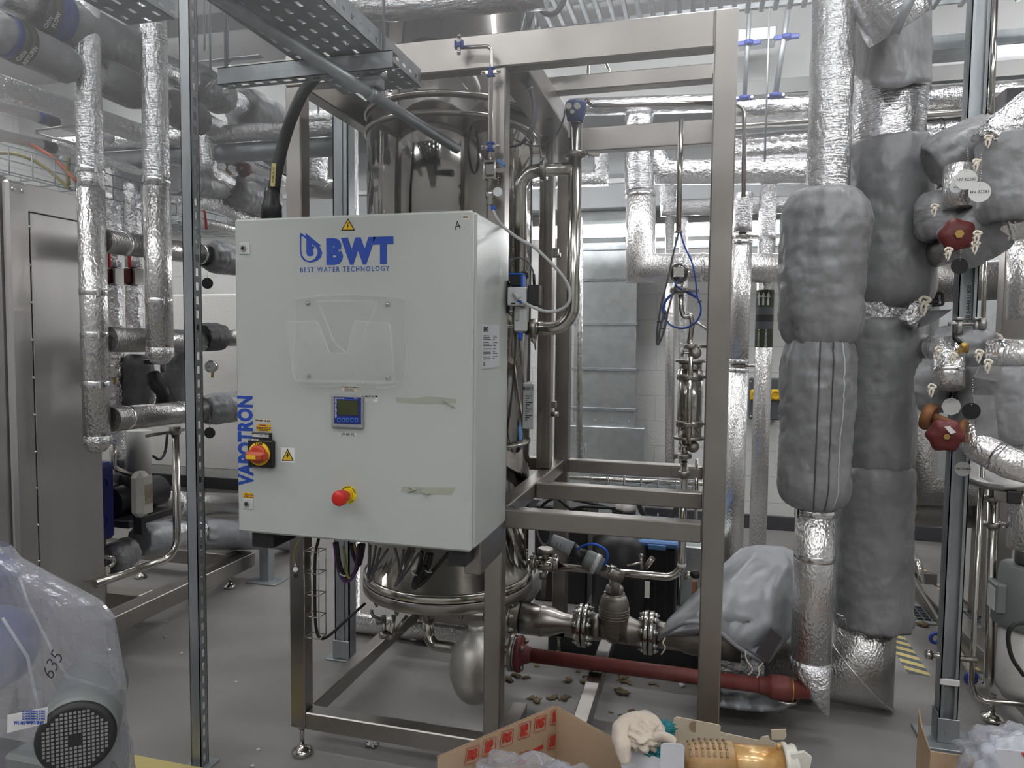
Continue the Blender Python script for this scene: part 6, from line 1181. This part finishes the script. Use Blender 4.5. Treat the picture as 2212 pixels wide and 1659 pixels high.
t=T('covered_bench','white covered bench behind the channel post on the right','bench',(1.9,4.9,0)); q=A(2080,1150,4.9); t.p('top_cover',MB().box((q.x,4.6,.62),(q.x+.7,5.4,.70),.02),'white_paint'); t.p('side_panel',MB().box((q.x+.04,4.65,0.02),(q.x+.66,5.35,.62),.01),'white_skin')
t=T('floor_tube','sloping polished tube with bent end over the floor drain, rear one','pipe',(1.4,5,0.1)); q=AZ(2033,1325,0.02)
t.p('tube',MB().tube([(1.28,6.3,.33),(1.34,4.98,.22),(1.335,4.88,.06)],.022,.08,16),'polished')
t=T('floor_tube','thin sloping polished tube over the drain, nearer the riser','pipe',(1.2,5,.1)); t.p('tube',MB().tube([(1.10,6.1,.28),(1.13,5.0,.20),(1.135,4.92,.05)],.011,.06,12),'polished')
one('tube_support','low steel support bar with clamps under the drain tubes','bar',MB().beam((.9,5.02,.12),(1.45,5.02,.12),.05,.08),'steel')
for i,x in enumerate((1.115,1.335)): one('bar_clamp','small clamp on the low support bar, %s'%('left one','right one')[i],'clamp',MB().cyl((x,5.02,.16),(x,5.02,.19),.012,10).lathe([(.022,-.012),(.03,-.01),(.03,.01),(.022,.012)],(x,5.02,.215),(0,1,0),16).ball((x-.04,5.02,.23),.012,10),'steel_dull',group='clamps on the low support bar')
g=MB(); gx0,gx1,gy0,gy1=.75,2.2,4.55,4.80
for k in range(int((gx1-gx0)/.04)+1): g.box((gx0+k*.04-.002,gy0,.001),(gx0+k*.04+.002,gy1,.008))
for k in range(6): g.box((gx0,gy0+k*.05-.002,.001),(gx1,gy0+k*.05+.002,.0085))
t=T('drain_grating','steel grating over the floor drain on the right','grating',(gx0,gy0,0)); t.p('bars',g,'galv'); t.p('drain_bed',MB().box((gx0,gy0,.0005),(gx1,gy1,.0015)),'black'); t.p('rim',MB().box((gx0-.04,gy0-.04,.0005),(gx1,gy0,.009)).box((gx0-.04,gy1,.0005),(gx1,gy1+.04,.009)),'galv')
def stripes(label,x,y0,y1,w,n,skew):
    t=T('floor_marking',label,'marking',(x,y0,0),'yellow hatched floor lines'); g=MB(); st=(y1-y0)/n
    for k in range(n): y=y0+k*st; g.prism([(x-w/2,y+skew,.0012),(x+w/2,y,.0012),(x+w/2,y+st*.5,.0012),(x-w/2,y+st*.5+skew,.0012)],(0,0,-.001))
    t.p('yellow_hatching',g,'floor_yellow'); t.p('grey_border',MB().box((x-w/2,y0,.0001),(x+w/2,y1+.1,.0005)),'tape_grey')
stripes('yellow hatched floor line from the drain towards the camera',1.045,3.80,4.50,.10,8,.05); stripes('yellow hatched floor line continuing behind the drain',1.50,4.86,6.1,.12,12,.06); stripes('yellow hatched floor line nearest the channel post',1.36,3.9,4.5,.09,7,.05)
# shelf things at the upper right
one('junction_box','dark square box hanging at the upper right edge','box',MB().box(A(2170,250,4.3),A(2215,186,4.3)+Vector((.2,.2,0)),.006),'jacket_dark')
one('cable_channel','grey steel channel under the ladder grille at top right','channel',MB().box((.9,4.4,3.18),(3.5,4.6,3.26),.003),'galv')
# ============================================================ FOREGROUND
def wallplane(p0,p1):     # vertical wall through two floor-plan points; photo pixel -> point on it
    d=Vector((p1[0]-p0[0],p1[1]-p0[1],0)).normalized(); n=Vector((-d.y,d.x,0)); p=Vector((p0[0],p0[1],0))
    def f(px,py,off=0):
        r=_ray(px,py); t_=(p-EYE).dot(n)/r.dot(n); q=EYE+r*t_; return q-n*off if (EYE-p).dot(n)<0 else q+n*off
    return f,d,n
H1=.42; Cc=Vector((-.441,2.225,0)); dL=Vector((-.575,-.818,0)).normalized(); dR=Vector((.818,-.575,0)).normalized()
t=T('cardboard_box','open brown cardboard box printed with red logos inside','box',Cc)
La,Lb=.46,.36; th=.005
def wall(p,q,n_,m_='cardboard',h=H1):
    g=MB(); nn=Vector((-(q-p).y,(q-p).x,0)).normalized()*th; g.prism([p,q,q+nn,p+nn],(0,0,h)); return t.p(n_,g,m_)
cL=Cc+dL*La; cR=Cc+dR*Lb; cF=cL+dR*Lb
wall(Cc,cL,'side_wall'); wall(cR,Cc,'side_wall'); wall(cL,cF,'side_wall',h=H1-.06); wall(cF,cR,'side_wall',h=H1-.06); t.p('base',MB().prism([Cc,cL,cF,cR],(0,0,.006)),'cardboard')
f,d,n=wallplane(Cc,cL)
inn=dR # interior side
def on_wall(px,py,off=.0065): 
    r=_ray(px,py); p0=Cc+inn*off; return EYE+r*((p0-EYE).dot(inn)/r.dot(inn))
xd=-dL; up=Vector((0,0,1)); nrm=inn; m3=Matrix((xd,up,nrm)).transposed()
if m3.determinant()<0: m3=Matrix((-xd,up,nrm)).transposed()
for k,(px,py,rot) in enumerate(((1020,1631,0),(1057,1612,1),(1095,1594,0),(1133,1577,1),(1167,1563,0),(1201,1548,1),(1195,1600,1),(1228,1586,2),(1130,1640,0))):
    c=on_wall(px,py); mr=m3@Matrix.Rotation((0,PI/2,-PI)[rot]-.12,3,'Z'); a=mr@Vector((1,0,0));b=mr@Vector((0,1,0)); s=.024
    lg=t.p('printed_logo',MB().sweep([c+a*s*x+b*s*y for x,y in((-.9,-1),(.9,-1),(1,-.9),(1,.9),(.9,1),(-.9,1),(-1,.9),(-1,-.9))],.0011,6,False,True,flat=.4),'rs_red')
    text_mesh('RS',.038,c+nrm*.0003,mr,'rs_red','logo_lettering',lg,t.loc,bold=.0022,ext=.0003,spacing=.8)
g=MB().prism([on_wall(1115,1638),on_wall(1172,1608),on_wall(1174,1616),on_wall(1116,1647)],nrm*.0006); t.p('printed_strip',g,'rs_red')
t.p('cut_edge',MB().beam(Cc+Vector((0,0,H1)),cL+Vector((0,0,H1)),.007,.003,0).beam(Cc+Vector((0,0,H1)),cR+Vector((0,0,H1)),.007,.003,0),'card_edge')
def crumple(c,rx,ry,rz,seed,nu=46,nv=30,amp=.35,fr=3.2):
    def fn(u,v):
        a=2*PI*u; b=PI*v; d=Vector((math.sin(b)*math.cos(a),math.sin(b)*math.sin(a),math.cos(b)))
        s=1+amp*(abs(noise.noise(d*fr+Vector((seed,0,0))))*1.6-.3)+amp*.5*noise.noise(d*fr*2.7+Vector((0,seed,0)))
        return Vector(c)+Vector((d.x*rx*s,d.y*ry*s,d.z*rz*s))
    return MB().grid(fn,nu,nv)
mid=(cL+cR)/2
for k,(o,rx,ry,rz) in enumerate(((dL*.06-dR*.0,.17,.13,.085),(dR*.09+dL*-.02,.13,.11,.07))): 
    c=mid+o+Vector((0,0,.33)); one('plastic_wrap','%s crumpled clear plastic bag inside the printed cardboard box'%('larger pinkish','smaller glossy')[k],'plastic bag',crumple(c,rx,ry,rz,k*3+1,70,50,.30,1.9),'wrap_film')
t2=T('parcel_filling','packed parts wrapped inside the printed cardboard box','parts',mid); t2.p('bundle',crumple(mid+Vector((0,0,.15)),.15,.13,.14,9,amp=.15),'cloth_cream')
# white tray box with brown lid, coil and cloths
t=T('cardboard_box','white lined box with brown perforated lid flap standing up','box',(.0,2.1,0)); H2=.40
q=[AZ(1340,1606,H2),AZ(1420,1562,H2),AZ(1700,1612,H2)]; b0=Vector((q[0].x,q[0].y,0)); b1=Vector((q[1].x,q[1].y,0)); b2=Vector((.27,2.16,0)); b3=b0+(b2-b1)
b1=Vector((-.15,2.20,0)); b2=Vector((.26,2.13,0)); dv=Vector((-.05,-.30,0)); b0=b1+dv; b3=b2+dv
def w2(p,q,nm,m_,h): 
    nn=Vector((-(q-p).y,(q-p).x,0)).normalized()*.004; return t.p(nm,MB().prism([p,q,q+nn,p+nn],(0,0,h)),m_)
w2(b1,b2,'back_wall','card_light',H2-.01); w2(b1,b0,'side_wall','card_light',H2-.03); w2(b2,b3,'side_wall','card_light',H2-.05); w2(b0,b3,'front_wall','white_card',H2-.05); t.p('base',MB().prism([b0,b1,b2,b3],(0,0,.005)),'card_light')
dd=(b2-b1).normalized(); 
def onb(px,py): r=_ray(px,py); nn=Vector((-dd.y,dd.x,0)); return EYE+r*((b1+nn*.004-EYE).dot(nn)/r.dot(nn))
fl=[(1418,1562),(1453,1563),(1456,1552),(1463,1549),(1552,1566),(1557,1570),(1556,1582),(1640,1600),(1645,1592),(1660,1590),(1664,1600),(1690,1612),(1680,1659),(1400,1620)]
t.p('lid_flap',MB().prism([onb(*p) for p in fl],Vector((0,.004,0))),'card_light'); hc=onb(1501,1570); t.p('hand_hole',MB().lathe([(.017,-.0008),(.017,0)],hc-Vector((0,.0005,0)),(0,-1,0),24),'card_edge')
t.p('corner_tab',MB().prism([onb(1666,1577),onb(1698,1576),onb(1699,1590),onb(1694,1598),onb(1667,1598)],Vector((0,.004,0))),'card_light')
wf=[AZ(1347,1606,.41),AZ(1435,1640,.38),AZ(1445,1659,.37),AZ(1352,1680,.40)]; wf=[A(1336,1601,2.02),A(1425,1640,1.96),A(1432,1690,1.94),A(1346,1690,1.98)]
t.p('white_panel',MB().prism(wf,(0,.004,0)),'white_card'); t.p('white_tab',MB().prism([A(x,y,1.93) for x,y in((1432,1606),(1472,1608),(1479,1615),(1477,1690),(1425,1690),(1427,1612))],(0,.003,0)),'white_card')
t.p('tray_floor',MB().box((b0.x+.02,b0.y+.02,.25),(b2.x-.02,b2.y-.02,.255)),'white_card')
# amber coil assembly
c0=A(1478,1640,1.99); c1=A(1690,1650,2.03); t=T('coil_assembly','amber and brown slotted coil with white plastic end lying in the box','coil',c0)
t.p('slotted_sleeve',MB().sweep([c0,c0.lerp(c1,.1),c0.lerp(c1,.5)],[.03,.046,.052],24),'coil_paper'); t.p('wound_core',MB().sweep([c0.lerp(c1,.42),c1],[.047,.043],24),'coil_amber')
ax=(c1-c0).normalized(); u,w=frame_of(ax)
for k in range(9):
    a=PI/2+.2+k*.22; p=c0.lerp(c1,.44)+(u*math.cos(a*1.0)+w*math.sin(a))*.048; q=c1-ax*.02+(u*math.cos(a)+w*math.sin(a))*.046; t.p('winding_wire',MB().cyl(p,q,.003,6),'coil_amber')
for k in range(7):
    p=c0.lerp(c1,.05+k*.062); R=.047+.0035*min(k,2); g=MB()
    for j in range(5): a=-2.4+j*.36; g.beam(p+(u*math.cos(a)+w*math.sin(a))*R,p+(u*math.cos(a+.25)+w*math.sin(a+.25))*R,.006,.004,0)
    t.p('sleeve_slot',g,'card_edge')
t.p('end_flange',MB().lathe([(.052,0),(.055,.004),(.055,.012),(.048,.016),(.048,.024),(.052,.028),(.05,.036)],c1,ax,28),'ivory_plastic'); t.p('white_cap',MB().prism([A(1708,1630,2.0),A(1738,1626,2.0),A(1754,1638,2.0),A(1750,1659,2.0),A(1725,1672,2.0),A(1704,1665,2.0)],(0,.012,0)),'ivory_plastic'); t.p('rust_tip',MB().cyl(A(1680,1618,2.0),A(1684,1606,2.0),.006,10),'coil_amber')
cA=A(1375,1585,2.03)
g=MB(); P=[A(1352,1650,1.93),A(1345,1612,1.95),A(1345,1580,2.0),A(1370,1562,2.04),A(1400,1562,2.05),A(1420,1578,2.04),A(1425,1590,2.02)]
cl=T('cloth_rag','cream cotton rag or gloves draped over the white box corner','cloth',cA); cl.p('fold',MB().sweep(smooth_path(P,7),[.014+.018*math.sin(PI*k/42) for k in range(43)],18,disp=lambda L,a:.22*wr(L*3,a,2,3)),'cloth_cream')
cl.p('fold',crumple(A(1385,1588,2.0),.055,.05,.034,5,amp=.4,fr=2.2),'cloth_cream'); cl.p('fold',MB().sweep(smooth_path([A(1400,1600,1.98),A(1425,1590,1.97),A(1445,1595,1.97),A(1455,1604,1.97)],6),.013,14,disp=lambda L,a:.25*wr(L*4,a,2,1)),'cloth_cream')
tc=T('rubber_glove','teal rubber gloves bunched under the cream rag','gloves',A(1420,1590,2.05)); tc.p('fold',crumple(A(1435,1573,2.08),.03,.025,.018,2,amp=.5),'cloth_teal'); tc.p('fold',crumple(A(1415,1612,2.02),.05,.04,.026,6,amp=.5),'cloth_teal'); tc.p('fold',MB().box(A(1388,1566,2.12),A(1407,1552,2.12)+Vector((0,.004,0)),.001),'cloth_teal')
# cardboard and sack at the lower right
t=T('cardboard_box','brown open cardboard box with tall flap at the lower right edge','box',(.8,2.55,0)); p0=A(1984,1532,2.68);p1=A(2007,1622,2.56); 
t.p('tall_flap',MB().prism([A(1984,1532,2.70),A(1990,1568,2.66),A(2008,1622,2.58),Vector((A(2008,1622,2.58).x,2.58,0)),Vector((A(1984,1532,2.70).x,2.70,0))],(.004,0,0)),'cardboard')
z=A(2010,1622,2.58).z; xa_=A(2009,1622,2.58).x; xb_=A(2135,1643,2.58).x+.1; t.p('back_wall',MB().box((xa_,2.575,0),(xb_,2.58,z)),'cardboard'); t.p('side_wall',MB().box((xb_-.004,2.2,0),(xb_,2.575,z)),'cardboard'); t.p('base',MB().box((xa_-.1,2.2,0),(xb_,2.575,.005)),'cardboard')
t.p('cut_edge',MB().sweep([A(1984,1532,2.699),A(1990,1568,2.659),A(2008,1622,2.579)],.0028,6),'card_edge')
t=T('plastic_sack','white translucent plastic sack with paper sheet at lower right corner','plastic bag',(1.2,2.5,0)); c=A(2240,1690,2.45)
t.p('sack',crumple(A(2222,1670,2.5),.18,.15,.13,11,amp=.3,fr=2.4),'wrap_film'); t.p('sack_filling',crumple(A(2225,1676,2.55),.15,.13,.11,12,amp=.2),'white_card'); t.p('paper_sheet',MB().prism([A(x,y,2.32) for x,y in((2150,1618),(2230,1625),(2235,1665),(2165,1665))],(0,.003,0)),'white_card'); t.p('red_print',MB().prism([A(x,y,2.317) for x,y in((2206,1626),(2225,1628),(2225,1640),(2213,1637))],(0,.001,0)),'rs_red'); t.p('stand_box',MB().box((A(2180,1670,2.45).x,2.3,0),(A(2180,1670,2.45).x+.5,2.7,A(2180,1700,2.45).z-.06),.005),'cardboard')
# bagged motor at the lower left
YBg=1.55
sil=[(0,1178),(22,1180),(50,1215),(120,1247),(200,1290),(252,1318),(262,1375),(266,1412),(276,1495),(268,1560),(280,1659),(284,1760)]
cx=A(30,1400,YBg).x
sp=[A(x,y,YBg) for x,y in sil]
zs=[q.z for q in sp]; xs_=[q.x for q in sp]
def xr_(z):
    for i in range(len(zs)-1):
        if zs[i]>=z>=zs[i+1]: f=(zs[i]-z)/(zs[i]-zs[i+1]+1e-9); return xs_[i]+(xs_[i+1]-xs_[i])*f
    return xs_[-1] if z<zs[-1] else xs_[0]
def bag(u,v):
    z=zs[1]+(0.02-zs[1])*v; R=max(.02,(xr_(z)-(cx-.12))*.96); a=2*PI*u; d=Vector((math.cos(a),math.sin(a),z*2))
    k=.22*abs(noise.noise(d*1.6))+.10*abs(noise.noise(d*4)); k*=.2+abs(math.sin(a))*1.0
    return Vector((cx-.12+math.cos(a)*R*(1-k*(abs(math.cos(a))<.93)),YBg+math.sin(a)*min(R*.9,.04+.3*v)*(1-k),z))
t=T('plastic_cover','clear crinkled plastic bag with 635 pen mark over the motor','plastic bag',(cx,YBg,0)); t.p('film',MB().grid(bag,44,30,False),'bag_film')
t.p('fold_edge',MB().sweep([A(5,1335,1.2),A(60,1420,1.2),A(88,1560,1.2)],.0035,6).sweep([A(42,1246,1.2),A(60,1300,1.2),A(110,1400,1.2),A(145,1462,1.22),A(225,1485,1.3),A(274,1490,1.5)],.003,6),'bag_film')
g=MB(); 
text_mesh('635',.045,A(115,1436,1.165),FRONT@Matrix.Rotation(1.05,3,'Z'),'ink','pen_writing',t.o,t.loc,bold=-.0008)
lb=t.p('address_label',MB().prism([A(x,y,1.14) for x,y in((16,1545),(102,1528),(100,1562),(15,1584))],(0,.0015,0)),'white_label')
text_mesh('DHS Labels UK Ltd',.010,A(62,1561,1.137),FRONT@Matrix.Rotation(PI+.16,3,'Z'),'logo_blue','label_lettering',lb,t.loc,bold=.0002)
for k in range(4): text_mesh('Unit 4, Trading Estate 0%d'%(k+1),.006,A(72,1553-k*5.5,1.137),FRONT@Matrix.Rotation(PI+.16,3,'Z'),'logo_blue','label_lettering',lb,t.loc)
t=T('electric_motor','grey green electric motor with round dark fan grille under plastic','motor',(cx,YBg,0)); gc=A(165,1592,1.42); axm=Vector((.62,-.78,.05)).normalized(); r=.088
t.p('motor_body',MB().lathe([(r*.8,-.36),(r*1.02,-.34),(r*1.08,-.06),(r*1.07,-.03),(r*1.05,-.0)],gc,axm,40),'motor_grey')
gr=t.p('fan_grille',MB().lathe([(r*1.05,-.002),(r*1.0,.012),(r*.9,.016)],gc,axm,40),'dark_plastic'); u,w=frame_of(axm); g=MB(); m3=Matrix((u,w,axm)).transposed()
for i in range(-8,9):
    for j in range(-8,9):
        if i*i+j*j<60 and i*i+j*j>3: q=gc+u*i*.0098+w*j*.0098+axm*.0162; a_=Matrix(((u.x,w.x,axm.x,q.x),(u.y,w.y,axm.y,q.y),(u.z,w.z,axm.z,q.z),(0,0,0,1))); g.box((-.0032,-.0032,0),(.0032,.0032,.0006),0,a_)
t.p('grille_holes',g,'jacket',gr); t.p('gear_housing',MB().box((cx-.38,YBg-.16,.62),(cx-.1,YBg+.16,.95),.05),'display_blue'); t.p('blue_housing',MB().ball((cx-.06,YBg-.02,.72),.12,24),'display_blue'); t.p('stand',MB().box((cx-.36,YBg-.12,.0),(cx+.10,YBg+.14,.36),.02),'dark_plastic'); t.p('saddle',MB().box((gc.x-.22,gc.y-.02,.34),(gc.x-.02,gc.y+.2,gc.z-.07),.01),'motor_grey'); t.p('lead',MB().sweep(smooth_path([A(208,1600,1.55),A(225,1630,1.55),A(262,1680,1.55)],5),.009,8),'rubber')
one('yellow_board','pale yellow painted board on the floor in front of the bag','board',MB().prism([AZ(278,1628,.03),AZ(455,1662,.03),AZ(470,1850,.03),AZ(240,1850,.03)],(0,0,-.028)),'floor_yellow')
# ---------------------------------------------- debris on the floor
random.seed(21); g0=None
def scrap(x,y,s,m_,lab,gr,sd):
    c=Vector((x,y,s*.35)); g=crumple(c,s,s*.7,s*.3,sd,14,9,1.1,2.2); o=one('floor_scrap',lab,'scrap',g,m_,(x,y,0),gr); return o
spots=[(1100,1400),(1130,1405),(1115,1460),(1135,1465),(1100,1470),(1160,1440),(1228,1470),(1250,1452),(1262,1462),(1300,1455),(1335,1470),(1345,1462),(1352,1475),(1330,1490),(1345,1497),(1365,1535),(1372,1542),(1340,1545),(1220,1510),(1265,1475),(1195,1508),(1208,1511),(1408,1478),(1160,1515),(1320,1540),(1148,1508),(1125,1448),(1110,1440),(1385,1460),(1420,1482)]
first=None
for k,(x,y) in enumerate(spots):
    q=AZ(x,y,0); s=random.choice([.012,.016,.022,.03]) ; s=(.04 if k in(11,14) else s)*.75
    if first is None: first=scrap(q.x,q.y,.018,'wool','brown mineral wool scrap on the floor under the red pipe','mineral wool scraps on the floor',1)
    else:
        o=first.copy(); C.objects.link(o); o.location=(q.x,q.y,0); o.rotation_euler=(0,0,k*1.3); o.scale=(s/.018,s/.018*.9,s/.018*.7)
q=AZ(802,1611,0); scrap(q.x,q.y,.022,'foil_crinkle','crumpled foil scrap on the floor before the frame foot',None,4); q=AZ(1472,1482,0); scrap(q.x,q.y,.016,'silver_label','pale grey round scrap on the floor near frame post',None,6)
for k,(x,y) in enumerate(((488,1276),(360,1344),(357,1377),(510,1474),(545,1655),(392,1412),(558,1620))): q=AZ(x,y,0); scrap(q.x,q.y,.007,'white_label','white paper crumb on the bare floor left of the frame','white crumbs on the floor',k+8)
q=AZ(1992,1352,0); scrap(q.x,q.y,.03,'wool','brown leaf shaped wool scrap on floor by the yellow hatching',None,5)
# things behind at the upper left: basket tray, coloured cables, hanger bracket
xk=-2.95
t=T('mesh_tray','wire basket tray with coloured cables above the steel housing','cable tray',(xk,2.6,2.3),'wire mesh cable trays'); g=MB(); za_,zb_=2.28,2.40
for xx in(-3.3,-3.15,-3.0,-2.85): 
    for z in(za_,): g.cyl((xx,2.3,z),(xx,4.2,z),.003,6)
for xx in(-3.3,-2.85):
    for z in(za_+.06,zb_): g.cyl((xx,2.3,z),(xx,4.2,z),.003,6)
y=2.3
while y<4.2: g.tube([(-3.3,y,zb_),(-3.3,y,za_),(-2.85,y,za_),(-2.85,y,zb_)],.003,0,6); y+=.11
t.p('wires',g,'galv')
for k,(P,m_,lab) in enumerate((([(-10,303),(45,306),(85,322),(120,345),(165,392)],'cable_orange','orange cable arching over the wire basket tray'),([(-10,330),(35,333),(75,348),(110,372),(150,408)],'cable_yellow','olive yellow cable beside the orange one'),([(150,340),(146,370),(148,400)],'cable_yellow','short yellow cable dropping behind the left riser'))): one('tray_cable',lab,'cable',MB().sweep(smooth_path([A(x,y,2.72) for x,y in P],6),.008,8),m_)
one('rod_bracket','bent steel rod bracket beside the left riser near the top','bracket',MB().tube([A(165,270,2.75),A(62,283,2.75),A(165,312,2.75)],.006,.008,8),'steel_dull')
for i,(px,y0_,y1_) in enumerate(((442,60,110),(455,65,165),(493,40,130))): one('drop_rod','threaded rod hanging left of the perforated tray, %s'%('left','middle','right')[i],'rod',MB().cyl((A(px,y1_,3.2).x,3.2,CEIL),A(px,y1_,3.2),.006,8),'galv',group='threaded rods left of the tray')
one('angle_strut','flat slotted steel strut behind the threaded rods','strut',MB().box(A(425,134,3.3),A(560,116,3.3)+Vector((0,.04,0)),.002),'galv')
g=MB().cyl(A(500,128,3.1),A(468,165,3.1),.008,8).cyl(A(466,168,3.1),A(427,212,3.1),.008,8); one('diagonal_brace','thin dark diagonal brace beside the slotted strut','brace',g,'steel_dull')

# thin mist volume added to give the upper view its pale haze
hm=bpy.data.materials.new('veil'); hm.use_nodes=True; nt=hm.node_tree; nt.nodes.remove(nt.nodes['Principled BSDF']); vs=nt.nodes.new('ShaderNodeVolumeScatter'); vs.inputs['Color'].default_value=(1,.98,.98,1); vs.inputs['Density'].default_value=.20; vs.inputs['Anisotropy'].default_value=.0
nt.links.new(vs.outputs[0],nt.nodes['Material Output'].inputs['Volume']); M['veil']=hm
o=MB().box((-3.3,.25,2.10),(.45,3.4,CEIL-.01)).build('veil','veil'); o['kind']='stuff'; o['label']='thin pale mist added to whiten the upper view'; o['category']='veil'
